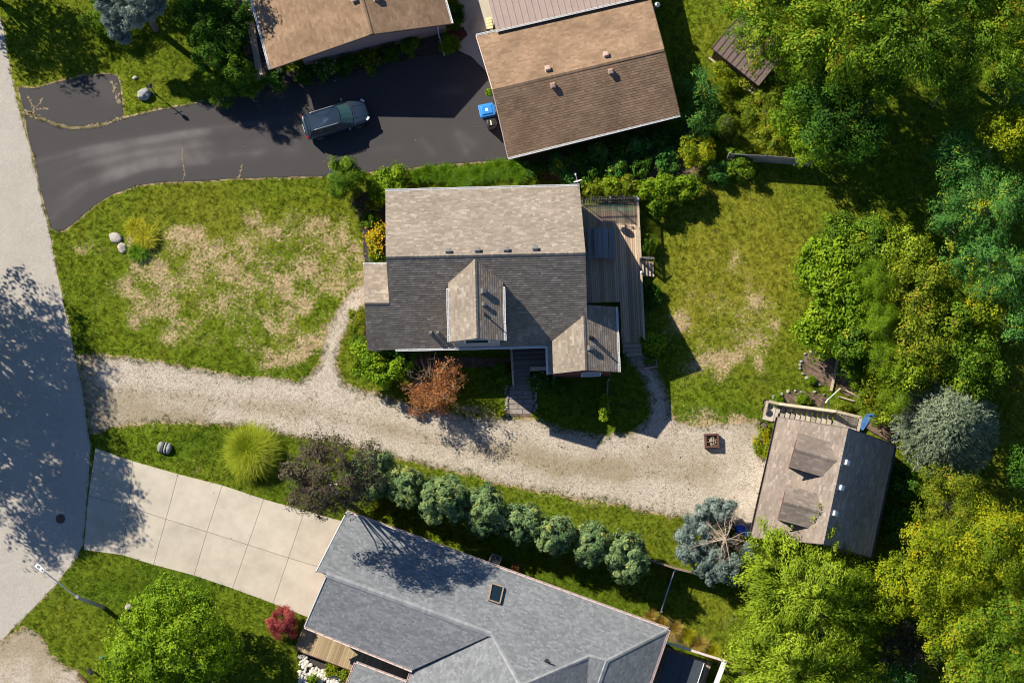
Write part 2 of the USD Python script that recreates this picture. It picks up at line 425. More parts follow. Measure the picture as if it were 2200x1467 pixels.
# sealed asphalt with dusty wheel tracks: the tracks are carried by a vertex value
mat("asphalt_look", {"g": ("geometry", {}), "a": ("attribute", {"attribute": "tint"}), "n": ("noise_texture", {"scale": 1.1, "detail": 7.0, "roughness": 0.65}), "n2": ("noise_texture", {"scale": 55.0, "detail": 3.0}),
                     "mf": ("math", {"math_type": "multiply_add", "value2": 0.22, "value3": -0.08}), "ad": ("math", {"math_type": "add", "use_clamp": True}),
                     "r": ("rgb_ramp", {"ramp": [(0.0, (0.038, 0.035, 0.036)), (0.4, (0.062, 0.057, 0.058)), (1.0, (0.145, 0.134, 0.130))]}),
                     "b": ("bump", {"strength": 0.5, "distance": 0.004}), "p": ("principled_bsdf", {"roughness": 0.8, "specular_ior_level": 0.3})},
    [("g.position", "n.vector"), ("g.position", "n2.vector"), ("n.fac", "mf.value1"), ("mf.value", "ad.value1"), ("a.fac", "ad.value2"), ("ad.value", "r.fac"), ("r.color", "p.base_color"), ("n2.fac", "b.height"), ("b.normal", "p.normal")], surface="p.BSDF")
# lawn: tone surveyed per vertex, fine variation from noise
mat("lawn_look", {"g": ("geometry", {}), "a": ("attribute", {"attribute": "col"}), "d": ("attribute", {"attribute": "tint"}),
                  "n": ("noise_texture", {"scale": 6.5, "detail": 5.0, "roughness": 0.72}), "n2": ("noise_texture", {"scale": 5.5, "detail": 6.0, "roughness": 0.75}), "n3": ("noise_texture", {"scale": 1.6, "detail": 6.0, "roughness": 0.7}),
                  "mr": ("map_range", {"from_min": 0.28, "from_max": 0.72, "to_min": 0.42, "to_max": 1.65}), "cc": ("combine_color", {}), "mx": ("mix", {"mix_type": "multiply", "fac": 1.0}),
                  "st": ("map_range", {"from_min": 0.60, "from_max": 0.72, "to_min": 0.0, "to_max": 0.5, "clamp": True}), "sm": ("mix", {"color2": (0.34, 0.30, 0.13)}),
                  "k": ("math", {"math_type": "multiply_add", "value2": 3.2, "value3": -1.6}), "kd": ("math", {"math_type": "add"}), "kr": ("map_range", {"from_min": 0.35, "from_max": 0.75, "to_min": 0.0, "to_max": 1.0, "clamp": True}),
                  "tr": ("rgb_ramp", {"ramp": [(0.3, (0.18, 0.125, 0.085)), (0.45, (0.34, 0.245, 0.15)), (0.7, (0.46, 0.345, 0.22))]}), "tm": ("mix", {"mix_type": "multiply", "fac": 0.75}), "dm": ("mix", {}),
                  "b": ("bump", {"strength": 0.6, "distance": 0.03}), "p": ("principled_bsdf", {"roughness": 0.95, "specular_ior_level": 0.05})},
    [("g.position", "n.vector"), ("g.position", "n2.vector"), ("g.position", "n3.vector"), ("n.fac", "mr.value"), ("mr.result", "cc.r"), ("mr.result", "cc.g"), ("mr.result", "cc.b"), ("a.color", "mx.color1"), ("cc.color", "mx.color2"),
     ("n.fac", "st.value"), ("st.result", "sm.fac"), ("mx.color", "sm.color1"), ("n2.fac", "k.value1"), ("k.value", "kd.value1"), ("d.fac", "kd.value2"), ("kd.value", "kr.value"),
     ("n3.fac", "tr.fac"), ("tr.color", "tm.color1"), ("cc.color", "tm.color2"), ("kr.result", "dm.fac"), ("sm.color", "dm.color1"), ("tm.color", "dm.color2"), ("dm.color", "p.base_color"),
     ("n.fac", "b.height"), ("b.normal", "p.normal")], surface="p.BSDF")

# foliage (tint 0..1 runs along each ramp)
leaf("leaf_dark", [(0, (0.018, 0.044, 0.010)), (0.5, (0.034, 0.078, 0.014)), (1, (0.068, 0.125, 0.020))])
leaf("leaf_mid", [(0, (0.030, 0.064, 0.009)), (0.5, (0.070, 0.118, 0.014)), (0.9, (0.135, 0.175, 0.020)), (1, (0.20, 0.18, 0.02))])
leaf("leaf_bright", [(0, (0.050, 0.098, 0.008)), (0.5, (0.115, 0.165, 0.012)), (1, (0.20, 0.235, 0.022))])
leaf("leaf_lime", [(0, (0.075, 0.105, 0.010)), (0.5, (0.155, 0.190, 0.018)), (1, (0.26, 0.28, 0.045))])
leaf("leaf_olive", [(0, (0.055, 0.080, 0.010)), (0.5, (0.120, 0.140, 0.015)), (0.9, (0.21, 0.20, 0.025)), (1, (0.28, 0.15, 0.04))])
leaf("leaf_yellow", [(0, (0.070, 0.100, 0.008)), (0.4, (0.140, 0.165, 0.012)), (0.8, (0.245, 0.225, 0.012)), (1, (0.34, 0.24, 0.02))])
leaf("leaf_autumn", [(0, (0.045, 0.085, 0.010)), (0.5, (0.090, 0.140, 0.014)), (0.85, (0.19, 0.205, 0.02)), (1, (0.30, 0.19, 0.03))])
leaf("leaf_sumac", [(0, (0.022, 0.066, 0.024)), (0.5, (0.052, 0.128, 0.045)), (0.92, (0.11, 0.195, 0.06)), (1, (0.30, 0.24, 0.02))])
leaf("leaf_orange", [(0, (0.14, 0.048, 0.035)), (0.5, (0.275, 0.100, 0.07)), (1, (0.38, 0.18, 0.13))])
leaf("leaf_plum", [(0, (0.034, 0.022, 0.030)), (0.55, (0.070, 0.048, 0.064)), (0.85, (0.11, 0.083, 0.105)), (1, (0.09, 0.09, 0.04))])
leaf("leaf_crimson", [(0, (0.10, 0.012, 0.030)), (0.5, (0.22, 0.034, 0.070)), (1, (0.36, 0.09, 0.15))])
leaf("needle_blue", [(0, (0.080, 0.115, 0.105)), (0.5, (0.165, 0.215, 0.195)), (1, (0.31, 0.36, 0.335))], 0.15)
leaf("needle_grey", [(0, (0.082, 0.112, 0.070)), (0.5, (0.160, 0.200, 0.128)), (1, (0.28, 0.31, 0.215))], 0.15)
leaf("needle_teal", [(0, (0.066, 0.122, 0.052)), (0.5, (0.150, 0.232, 0.098)), (0.8, (0.235, 0.305, 0.125)), (1, (0.32, 0.32, 0.08))], 0.15)
leaf("needle_green", [(0, (0.040, 0.075, 0.008)), (0.5, (0.085, 0.135, 0.012)), (1, (0.15, 0.20, 0.02))], 0.2)
leaf("petal_yellow", [(0, (0.45, 0.30, 0.01)), (1, (0.75, 0.52, 0.02))], 0.3)
leaf("petal_white", [(0, (0.42, 0.42, 0.45)), (1, (0.7, 0.7, 0.72))], 0.3)
leaf("petal_violet", [(0, (0.10, 0.10, 0.14)), (1, (0.24, 0.24, 0.30))], 0.3)
leaf("blade_lime", [(0, (0.12, 0.16, 0.014)), (0.5, (0.25, 0.28, 0.03)), (1, (0.42, 0.40, 0.10))], 0.3)
leaf("blade_gold", [(0, (0.10, 0.15, 0.01)), (0.5, (0.27, 0.25, 0.02)), (1, (0.52, 0.38, 0.06))], 0.25)
leaf("blade_straw", [(0, (0.18, 0.13, 0.05)), (0.5, (0.33, 0.23, 0.10)), (1, (0.46, 0.34, 0.17))], 0.25)
leaf("blade_green", [(0, (0.045, 0.105, 0.008)), (0.5, (0.085, 0.165, 0.012)), (1, (0.15, 0.23, 0.02))], 0.3)
leaf("grass_deep", [(0, (0.040, 0.090, 0.003)), (1, (0.085, 0.145, 0.006))], 0.3)
leaf("grass_mid", [(0, (0.066, 0.110, 0.003)), (1, (0.130, 0.178, 0.007))], 0.3)
leaf("grass_gold", [(0, (0.115, 0.135, 0.004)), (1, (0.215, 0.215, 0.012))], 0.3)
leaf("grass_dry", [(0, (0.22, 0.155, 0.08)), (1, (0.42, 0.31, 0.18))], 0.2)
# ---------------------------------------------------------------- ground, road, drives
def area(pts, z=0.0):
    return Polygon(XY(pts, z)).buffer(0)


ROAD = rough_edge(area([(-3000, -2500), (-20, -400), (-8, 0), (8, 70), (28, 180), (46, 250), (66, 330), (84, 410), (104, 490), (112, 540), (126, 600), (148, 700), (166, 790), (182, 870), (196, 960),
                        (188, 1060), (182, 1120), (178, 1170), (160, 1205), (120, 1255), (60, 1318), (0, 1378), (-200, 1470), (-3000, 3000)]), 0.09, 0.4, 1)
PAD = rough_edge(area([(38, 189), (75, 190), (120, 178), (180, 165), (235, 159), (252, 163), (257, 185), (266, 248), (230, 262), (190, 270), (155, 272), (120, 265), (85, 250), (52, 238)]), 0.07, 0.2, 2)
DRIVE = rough_edge(area([(52, 243), (85, 256), (120, 271), (155, 279), (190, 277), (232, 268), (266, 254), (330, 240), (400, 226), (480, 212), (560, 198), (640, 186), (720, 168), (790, 150), (900, 122), (985, 110), (1012, 122), (1040, 150),
                         (1075, 200), (1130, 330), (1090, 344), (1000, 350), (920, 357), (820, 367), (700, 378), (600, 381), (520, 383), (430, 389), (340, 392), (290, 400), (240, 418), (200, 443), (165, 474), (140, 494), (122, 497), (108, 488), (90, 420), (76, 350), (62, 300)]), 0.07, 0.2, 3)
GRAVEL = rough_edge(area([(172, 765), (200, 762), (300, 772), (400, 790), (500, 808), (590, 815), (640, 820), (664, 810), (684, 785), (694, 750), (708, 700), (730, 660), (756, 628), (780, 612), (792, 622),
                          (782, 655), (750, 690), (732, 730), (722, 770), (722, 800), (738, 826), (765, 838), (800, 846), (850, 862), (880, 872), (960, 890), (1030, 898), (1090, 902), (1160, 908), (1210, 925), (1290, 935), (1360, 930), (1392, 905),
                          (1402, 880), (1396, 840), (1378, 800), (1350, 770), (1348, 752), (1372, 750), (1392, 775), (1414, 812), (1428, 850), (1438, 885), (1452, 908), (1500, 916), (1560, 912), (1625, 905), (1640, 925), (1690, 1160),
                          (1612, 1150), (1575, 1120), (1500, 1114), (1420, 1100), (1300, 1078), (1200, 1062), (1100, 1042), (1000, 1018), (900, 992), (800, 968), (700, 945), (600, 928), (520, 912), (420, 908), (320, 905), (230, 915), (200, 935), (192, 900), (176, 820)]), 0.28, 0.22, 4, 1.6)
GRAVEL2 = rough_edge(area([(-300, 1420), (10, 1372), (50, 1352), (80, 1358), (100, 1395), (125, 1425), (165, 1445), (185, 1480), (190, 1620), (-300, 1700)]), 0.30, 0.22, 5, 1.6)
WALK = area([(-60 + 572, -60), (528, -60), (545, 40), (552, 90), (560, 130), (566, 172), (552, 176), (546, 130), (536, 80), (524, 30)])
YARD = rough_edge(area([(975, -120), (1060, -120), (1075, 60), (1050, 120), (1052, 175), (1030, 140), (1000, 118), (985, 112), (992, 70), (985, 30)]), 0.05, 0.3, 6)
SLAB = [[(205, 962), (285, 990), (383, 1018), (478, 1042), (567, 1072), (655, 1096), (745, 1122)],
        [(190, 1065), (278, 1089), (357, 1115), (445, 1142), (533, 1170), (620, 1198), (712, 1226)],
        [(180, 1181), (262, 1192), (330, 1213), (417, 1236), (500, 1264), (587, 1296), (672, 1330)]]
CONC = area(SLAB[0] + SLAB[1][-1:] + SLAB[2][::-1] + SLAB[1][:1])
BEDS = {"bed_front": area([(790, 440), (850, 440), (850, 590), (785, 590), (780, 540), (775, 480)]),
        "bed_left": area([(770, 660), (800, 660), (800, 764), (1095, 768), (1095, 785), (960, 790), (780, 778), (764, 730)]),
        "bed_upper": area([(560, 178), (600, 160), (640, 150), (960, 70), (1000, 60), (1020, 110), (985, 112), (900, 122), (790, 150), (720, 168), (640, 186), (560, 198)]),
        "bed_walk": area([(505, -60), (560, 60), (590, 150), (566, 175), (500, 190), (480, 110), (470, 0)]),
        "bed_vines": area([(1100, 345), (1300, 310), (1470, 270), (1520, 300), (1500, 400), (1300, 405), (1240, 398), (1150, 380)]),
        "garden_a": area([(1728, 762), (1752, 757), (1785, 768), (1800, 790), (1792, 830), (1770, 826), (1742, 818), (1728, 800), (1722, 780)]),
        "garden_b": area([(1685, 848), (1715, 838), (1760, 845), (1778, 856), (1770, 874), (1700, 868), (1672, 872)]),
        "garden_c": area([(1800, 785), (1835, 800), (1862, 838), (1856, 862), (1815, 850), (1795, 830)]),
        "garden_d": area([(1862, 900), (1890, 898), (1918, 912), (1925, 930), (1915, 952), (1880, 935), (1855, 918)]),
        "bed_grass": area([(1400, 1318), (1440, 1330), (1500, 1365), (1560, 1408), (1600, 1450), (1560, 1440), (1500, 1400), (1440, 1375)]),
        "bed_stone": area([(640, 1398), (700, 1412), (770, 1445), (760, 1500), (640, 1500), (646, 1440)])}
PAVED = unary_union([ROAD, PAD, DRIVE, WALK, YARD, CONC])
HARD = unary_union([PAVED, GRAVEL, GRAVEL2])

DRY = [  # picture ellipses where the lawn has died back: cx, cy, rx, ry, strength
    (590, 590, 215, 120, 0.62), (470, 610, 110, 70, 0.4), (700, 590, 90, 90, 0.5), (600, 500, 80, 50, 0.45), (520, 690, 200, 70, 0.42), (320, 620, 130, 80, 0.42), (180, 525, 40, 28, 0.7), (640, 720, 90, 50, 0.3),
    (580, 765, 60, 30, 0.45), (400, 530, 60, 40, 0.3), (300, 510, 45, 40, 0.4), (420, 690, 70, 40, 0.3), (735, 470, 50, 60, 0.3),
    (1530, 640, 65, 75, 0.62), (1560, 715, 120, 55, 0.60), (1500, 800, 70, 80, 0.66), (1590, 600, 120, 110, 0.2), (1505, 860, 60, 40, 0.5), (1640, 700, 40, 50, 0.4), (1530, 575, 40, 60, 0.30), (1650, 800, 25, 30, 0.45),
    (1190, 1060, 60, 20, 0.55), (1330, 1085, 80, 16, 0.6), (1090, 1035, 60, 14, 0.4), (440, 1010, 30, 16, 0.4), (330, 905, 140, 18, 0.7), (200, 900, 40, 40, 0.4), (170, 1330, 60, 40, 0.22), (120, 1280, 60, 40, 0.2), (215, 1380, 40, 25, 0.3),
    (1440, 1345, 40, 25, 0.5), (1560, 1330, 50, 40, 0.3), (1130, 900, 90, 14, 0.6), (1010, 880, 60, 14, 0.5), (1560, 905, 80, 14, 0.6), (1645, 690, 12, 60, 0.4), (740, 790, 30, 40, 0.35)]
GOLD = [(1570, 510, 190, 150, 0.8), (1640, 640, 110, 160, 0.5), (1480, 650, 60, 120, 0.5), (90, 140, 120, 90, 0.3), (300, 190, 140, 70, 0.28), (450, 460, 400, 90, 0.35), (170, 1320, 70, 50, 0.3), (1520, 1310, 80, 60, 0.4), (2190, 880, 60, 250, 0.7), (1400, 1140, 120, 40, 0.2), (1540, 90, 60, 80, 0.5)]
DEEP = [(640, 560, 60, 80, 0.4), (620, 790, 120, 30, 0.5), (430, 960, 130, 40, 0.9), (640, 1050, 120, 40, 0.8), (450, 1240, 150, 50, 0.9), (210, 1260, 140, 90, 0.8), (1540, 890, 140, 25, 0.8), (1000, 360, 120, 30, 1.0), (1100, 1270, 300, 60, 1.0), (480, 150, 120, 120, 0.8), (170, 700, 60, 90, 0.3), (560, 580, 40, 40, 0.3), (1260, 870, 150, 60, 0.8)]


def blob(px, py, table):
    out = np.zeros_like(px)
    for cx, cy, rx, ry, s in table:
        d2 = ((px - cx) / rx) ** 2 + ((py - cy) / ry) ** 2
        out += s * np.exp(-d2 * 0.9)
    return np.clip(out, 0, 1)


def lawn_state(x, y, edge=None):
    """(dryness, gold, deep) of the turf at ground points"""
    px, py = pix(x, y)
    q = np.c_[x, y, np.zeros_like(x)]
    n1 = meshkit.fbm(q * 0.8, 5, 11)
    n2 = meshkit.fbm(q * 2.9 + 9.1, 5, 12)
    n3 = meshkit.fbm(q * 0.35 + 3.3, 4, 13)
    n4 = meshkit.fbm(q * 9.0 + 4.1, 3, 14)
    d = blob(px, py, DRY)
    dry = np.clip(0.5 + (np.minimum(d, 0.55) * 1.5 + (n3 - 0.5) * 1.2 + (n1 - 0.5) * 1.7 - 0.93) * 0.95, 0, 0.70)
    dry *= np.clip((d - 0.10) / 0.2, 0, 1)
    if edge is not None:
        dry = np.maximum(dry, np.clip(1.15 - edge / 0.17 + (n2 - 0.5) * 1.4, 0, 0.9))
    gold = np.clip(blob(px, py, GOLD) * 0.9 + (n3 - 0.5) * 1.3 + (n2 - 0.5) * 0.5 + 0.15, 0, 1)
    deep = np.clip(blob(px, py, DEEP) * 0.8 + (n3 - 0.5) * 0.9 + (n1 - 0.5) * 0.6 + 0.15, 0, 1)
    return dry, gold, deep


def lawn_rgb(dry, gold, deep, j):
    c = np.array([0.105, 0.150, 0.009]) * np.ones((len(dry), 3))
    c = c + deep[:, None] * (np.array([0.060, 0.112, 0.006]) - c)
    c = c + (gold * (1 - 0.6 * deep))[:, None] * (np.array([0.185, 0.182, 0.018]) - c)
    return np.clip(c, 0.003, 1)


# one sheet to the horizon, fine inside the picture
x0, x1, y0, y1 = -38.0, 38.0, -25.0, 26.5
gx = np.r_[-3000, -1000, -300, -120, -60, np.arange(x0, x1, 0.17), 60, 120, 300, 1000, 3000]
gy = np.r_[-3000, -1000, -300, -120, -60, np.arange(y0, y1, 0.17), 60, 120, 300, 1000, 3000]
X, Y = np.meshgrid(gx, gy)
vx, vy = X.ravel(), Y.ravel()
pts = shapely.points(vx, vy)
edge = np.full(len(vx), 9.0)
near = (vx > x0 - 1) & (vx < x1 + 1) & (vy > y0 - 1) & (vy < y1 + 1)
edge[near] = np.minimum(shapely.distance(unary_union([DRIVE, PAD]).boundary, pts[near]), shapely.distance(ROAD.boundary, pts[near]) + 0.05)
edge[near] = np.minimum(edge[near], shapely.distance(unary_union([GRAVEL, GRAVEL2]).boundary, pts[near]) * 0.6 + 0.03)
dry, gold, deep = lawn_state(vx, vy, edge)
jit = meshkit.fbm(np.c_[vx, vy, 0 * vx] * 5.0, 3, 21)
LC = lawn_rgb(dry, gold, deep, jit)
soily = shapely.distance(unary_union(list(BEDS.values())), pts) < 0.01
ni, nj = len(gy), len(gx)
a = (np.arange(ni - 1)[:, None] * nj + np.arange(nj - 1)[None]).ravel()
quads = np.stack([a, a + 1, a + nj + 1, a + nj], 1)
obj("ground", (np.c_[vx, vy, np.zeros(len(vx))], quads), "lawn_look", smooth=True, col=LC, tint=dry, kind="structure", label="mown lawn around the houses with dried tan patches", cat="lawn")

obj("road", sheet(ROAD, 0.012), "road_look", kind="structure", label="pale worn road along the left side", cat="road")
# the sealed drive: wheel tracks follow its curve
def asphalt_mesh(poly, z, tracks):
    mb = sheet(poly, z)
    tri = trimesh.Trimesh(*mb.arrays(), process=False)
    bx0, by0, bx1, by1 = poly.bounds
    step = 0.16
    gx, gy = np.arange(bx0, bx1, step), np.arange(by0, by1, step)
    cells = []
    g = shapely.box(*[c.ravel() for c in (lambda A, B: (A, B, A + step, B + step))(*np.meshgrid(gx, gy))])
    shapely.prepare(poly)
    inside = shapely.contains(poly, g)
    cut = shapely.intersects(poly, g) & ~inside
    out = MB()
    bb = shapely.bounds(g[inside])
    v = np.stack([bb[:, [0, 1]], bb[:, [2, 1]], bb[:, [2, 3]], bb[:, [0, 3]]], 1).reshape(-1, 2)
    out.add(np.c_[v, np.full(len(v), z)], np.arange(len(v)).reshape(-1, 4))
    for c in shapely.intersection(poly, g[cut]):
        for p in getattr(c, "geoms", [c]):
            if p.geom_type == "Polygon" and p.area > 1e-6:
                s = sheet(p, z)
                out.add(*s.arrays())
    V, F = out.arrays()
    px, py = pix(V[:, 0], V[:, 1])
    t = np.zeros(len(V))
    for line, w, s in tracks:
        d = shapely.distance(LineString(XY(line)), shapely.points(V[:, 0], V[:, 1]))
        n = meshkit.fbm(np.c_[V[:, :2] * 0.7, 0 * V[:, 0]], 3, 31)
        t = t + s * 0.8 * np.exp(-(d / (w * 2.0)) ** 2) * np.clip(0.1 + 1.6 * n, 0, 2)
    return V, F, np.clip(t + 0.18, 0, 1)


curve = [[(66, 320), (170, 300), (300, 282), (450, 258), (620, 232)], [(112, 490), (190, 420), (310, 375), (450, 362), (650, 355)]]
trk = []
rt = np.random.default_rng(66)
for k in range(26):
    u = rt.uniform(0.06, 0.94); dv = rt.normal(0, 0.05)
    a_, b_ = np.array(curve[0], float), np.array(curve[1], float)
    ww = np.clip(u + dv * np.linspace(-1, 1, 5), 0.03, 0.97)[:, None]
    n_ = 5 if rt.uniform() < 0.7 else 4
    trk.append(([tuple(q) for q in (a_ + (b_ - a_) * ww)[:n_]], rt.uniform(0.05, 0.16), rt.uniform(0.05, 0.17)))
V, F, t = asphalt_mesh(DRIVE, 0.020, trk + [([(1000, 325), (985, 290), (1015, 310)], 0.2, 0.35), ([(800, 325), (860, 318)], 0.12, 0.25), ([(940, 200), (985, 195)], 0.2, 0.3), ([(905, 300), (930, 330)], 0.12, 0.25), ([(240, 350), (420, 325)], 0.5, 0.25)])
obj("driveway", (V, F), "asphalt_look", tint=t, kind="structure", label="dark sealed asphalt driveway leading to the brown garage", cat="driveway")
V, F, t = asphalt_mesh(PAD, 0.020, [([(215, 190), (235, 205)], 0.3, 0.3)])
obj("parking_pad", (V, F), "asphalt_look", tint=t, kind="structure", label="small dark asphalt pad beside the driveway mouth", cat="parking pad")
def crack(line, n, r0, r1, jit, seed):
    rg = np.random.default_rng(seed)
    L = LineString(XY(line)); out = []
    for t in np.sort(rg.uniform(0, 1, n)):
        p = L.interpolate(t, normalized=True); r = rg.uniform(r0, r1)
        e = Point(p.x + rg.normal(0, jit), p.y + rg.normal(0, jit)).buffer(r, 3)
        out.append(shapely.affinity.rotate(shapely.affinity.scale(e, 1, rg.uniform(0.4, 1)), rg.uniform(0, 180)))
    return unary_union(out + [L.buffer(0.012)])


for k, (line, n, r0, r1, jit, lab) in enumerate([([(60, 241), (90, 254), (122, 268), (155, 275), (190, 273), (232, 265), (264, 252)], 170, 0.02, 0.09, 0.05, "sandy weedy seam between the pad and the driveway"),
        ([(393, 318), (391, 335), (394, 352), (396, 368), (395, 385)], 22, 0.015, 0.07, 0.035, "sandy crack across the middle of the driveway"), ([(521, 352), (517, 370), (512, 384)], 22, 0.015, 0.07, 0.04, "short sandy crack at the driveway edge"),
        ([(58, 205), (66, 220), (72, 232), (75, 245)], 34, 0.015, 0.06, 0.04, "branching sandy crack on the pad, main branch"), ([(75, 232), (86, 222), (90, 212)], 24, 0.015, 0.06, 0.04, "branching sandy crack on the pad, upper twig"), ([(78, 236), (104, 234)], 16, 0.015, 0.06, 0.04, "branching sandy crack on the pad, right twig"),
        ([(48, 236), (62, 243), (80, 252)], 26, 0.05, 0.16, 0.07, "worn sandy corner where the pad meets the road"), ([(240, 178), (248, 200), (254, 222)], 26, 0.03, 0.11, 0.1, "sandy debris at the right end of the pad")]):
    obj("sand_seam", sheet(crack(line, n, r0, r1, jit, 500 + k), 0.026), "sand", kind="structure", label=lab, cat="crack")
V, F, t = asphalt_mesh(GRAVEL, 0.008, [([(200, 850), (330, 842), (480, 862), (650, 885), (820, 918), (1000, 962), (1180, 995), (1350, 1015), (1480, 1020)], 0.35, 0.55), ([(1150, 1000), (1300, 1005), (1420, 990), (1560, 1010)], 0.7, 0.42),
                                       ([(1050, 960), (1250, 985), (1350, 1040)], 0.5, 0.35), ([(230, 900), (330, 890), (420, 900)], 0.5, 0.9), ([(195, 780), (185, 860)], 0.5, 0.7), ([(1600, 930), (1620, 1000)], 0.6, 0.5), ([(1440, 960), (1600, 1100)], 0.6, 0.3)])
et = np.exp(-shapely.distance(GRAVEL.boundary, shapely.points(V[:, 0], V[:, 1])) / 0.35)
t = np.clip(t - 0.18 + et * 0.45, 0, 0.8)
obj("gravel_drive", (V, F), "gravel_look", tint=t, kind="structure", label="pale gravel drive curving past the house", cat="gravel drive")
V, F, t = asphalt_mesh(GRAVEL2, 0.016, [([(60, 1380), (90, 1440), (100, 1500)], 0.6, 0.8), ([(0, 1400), (20, 1450)], 0.4, 0.6)])
obj("gravel_patch", (V, F), "gravel_look", tint=np.clip(t - 0.18 + np.exp(-shapely.distance(GRAVEL2.boundary, shapely.points(V[:, 0], V[:, 1])) / 0.35) * 0.4, 0, 0.8), kind="structure", label="pale gravel patch in the lower left corner", cat="gravel")
obj("walkway", sheet(WALK, 0.016), "concrete_look", kind="structure", label="narrow concrete walk beside the brown house", cat="walkway")
obj("yard_paving", sheet(YARD, 0.016), "concrete_look", kind="structure", label="grey paved gap between the brown house and its garage", cat="paving")
names = {"bed_vines": "soil", "bed_front": "mulch", "bed_left": "soil", "bed_upper": "mulch", "bed_walk": "mulch", "wood_floor": "mulch", "bed_grass": "soil", "bed_stone": "mulch"}
for k, (nm, poly) in enumerate(BEDS.items()):
    obj("garden_soil" if "garden" in nm else "planting_bed", sheet(rough_edge(poly, 0.15, 0.2, 50 + k), 0.010), names.get(nm, "soil"), kind="structure", label="bare earth of a planting bed", cat="soil")
obj("planting_bed", sheet(area([(960, 68), (995, 58), (1005, 75), (985, 95), (955, 92)]), 0.018), "red_mulch", kind="structure", label="reddish mulch at the corner of the brown house", cat="mulch")

# concrete drive: each slab is a piece
path = numbered("/World", "concrete_driveway")
cx_ = UsdGeom.Xform.Define(stage, path)
ORIGIN[path] = np.zeros(3)
mark(cx_.GetPrim(), "pale concrete driveway of large slabs with weedy joints", "driveway", kind="structure")
for r in range(2):
    for c in range(6):
        q = Polygon(XY([SLAB[r][c], SLAB[r][c + 1], SLAB[r + 1][c + 1], SLAB[r + 1][c]])).buffer(-0.009, join_style=2)
        qi = q.buffer(-0.012, join_style=2)
        a, b = np.array(q.exterior.coords[:4]), np.array(qi.exterior.coords[:4])
        if Polygon(a).exterior.is_ccw is False:
            a, b = a[::-1], b[::-1]
        k0 = np.argmin(np.linalg.norm(b - a[0], axis=1)); b = np.roll(b, -k0, 0)
        v = np.vstack([np.c_[a, np.full(4, 0.005)], np.c_[a, np.full(4, 0.030)], np.c_[b, np.full(4, 0.038)]])
        f = [[i, (i + 1) % 4, 4 + (i + 1) % 4, 4 + i] for i in range(4)] + [[4 + i, 4 + (i + 1) % 4, 8 + (i + 1) % 4, 8 + i] for i in range(4)] + [[8, 9, 10, 11]]
        obj("slab", (v, np.array(f)), "concrete_look", path)
obj("joint_soil", sheet(CONC.buffer(-0.02), 0.014), "mulch", path)

# turf: tufts of blades over the lawn, one look per state of the turf
def scatter(name, protos, where, index, scale, label, cat, rng, lean=0.25, kind="stuff"):
    path = numbered("/World", name)
    pi = UsdGeom.PointInstancer.Define(stage, path)
    targets = []
    for k, (mesh, material, tint) in enumerate(protos):
        q = f"{path}/Prototypes/tuft_{k:03d}"
        ORIGIN[f"{path}/Prototypes"] = np.zeros(3)
        obj("tuft" if name != "gravel_stones" else "stone", mesh, material, f"{path}/Prototypes", tint=tint)
    targets = [str(c.GetPath()) for c in stage.GetPrimAtPath(f"{path}/Prototypes").GetChildren()]
    for t in targets:
        pi.GetPrototypesRel().AddTarget(t)
    n = len(where)
    yaw = rng.uniform(0, 2 * np.pi, n); tx = rng.normal(0, lean, n) / 2; ty = rng.normal(0, lean, n) / 2
    cz, sz = np.cos(yaw / 2), np.sin(yaw / 2)
    qw, qx, qy, qz = cz, tx * cz - ty * sz * 0, ty * cz, sz
    nn = np.sqrt(qw ** 2 + qx ** 2 + qy ** 2 + qz ** 2)
    q = np.stack([qx / nn, qy / nn, qz / nn, qw / nn], 1).astype(np.float16)
    pi.CreatePositionsAttr(Vt.Vec3fArray.FromNumpy(where.astype(np.float32)))
    pi.CreateOrientationsAttr(Vt.QuathArray.FromNumpy(q))
    pi.CreateScalesAttr(Vt.Vec3fArray.FromNumpy(np.repeat(scale[:, None], 3, 1).astype(np.float32)))
    pi.CreateProtoIndicesAttr(Vt.IntArray.FromNumpy(index.astype(np.int32)))
    mark(pi.GetPrim(), label, cat, kind=kind)
    return path


def tuft(rng, blades, h, w, spread):
    th = rng.uniform(0, 2 * np.pi, blades); r = spread * np.sqrt(rng.uniform(0, 1, blades))
    base = np.c_[r * np.cos(th), r * np.sin(th), np.zeros(blades)]
    out = rng.uniform(0, 2 * np.pi, blades); hh = h * rng.uniform(0.6, 1.2, blades); ln = hh * rng.uniform(0.3, 1.0, blades)
    d = np.c_[np.cos(out), np.sin(out), np.zeros(blades)]; s = np.c_[-d[:, 1], d[:, 0], np.zeros(blades)] * w / 2
    tip = base + d * ln[:, None] + np.c_[np.zeros((blades, 2)), hh]
    mid = base + d * (ln * 0.35)[:, None] + np.c_[np.zeros((blades, 2)), hh * 0.65]
    v = np.stack([base - s, base + s, mid + s * 0.8, mid - s * 0.8, tip], 1).reshape(-1, 3)
    k = np.arange(blades)[:, None] * 5
    f = np.vstack([k + [0, 1, 2], k + [0, 2, 3], k + [3, 2, 4]])
    return (v, f), np.repeat(rng.uniform(0, 1, blades), 5)


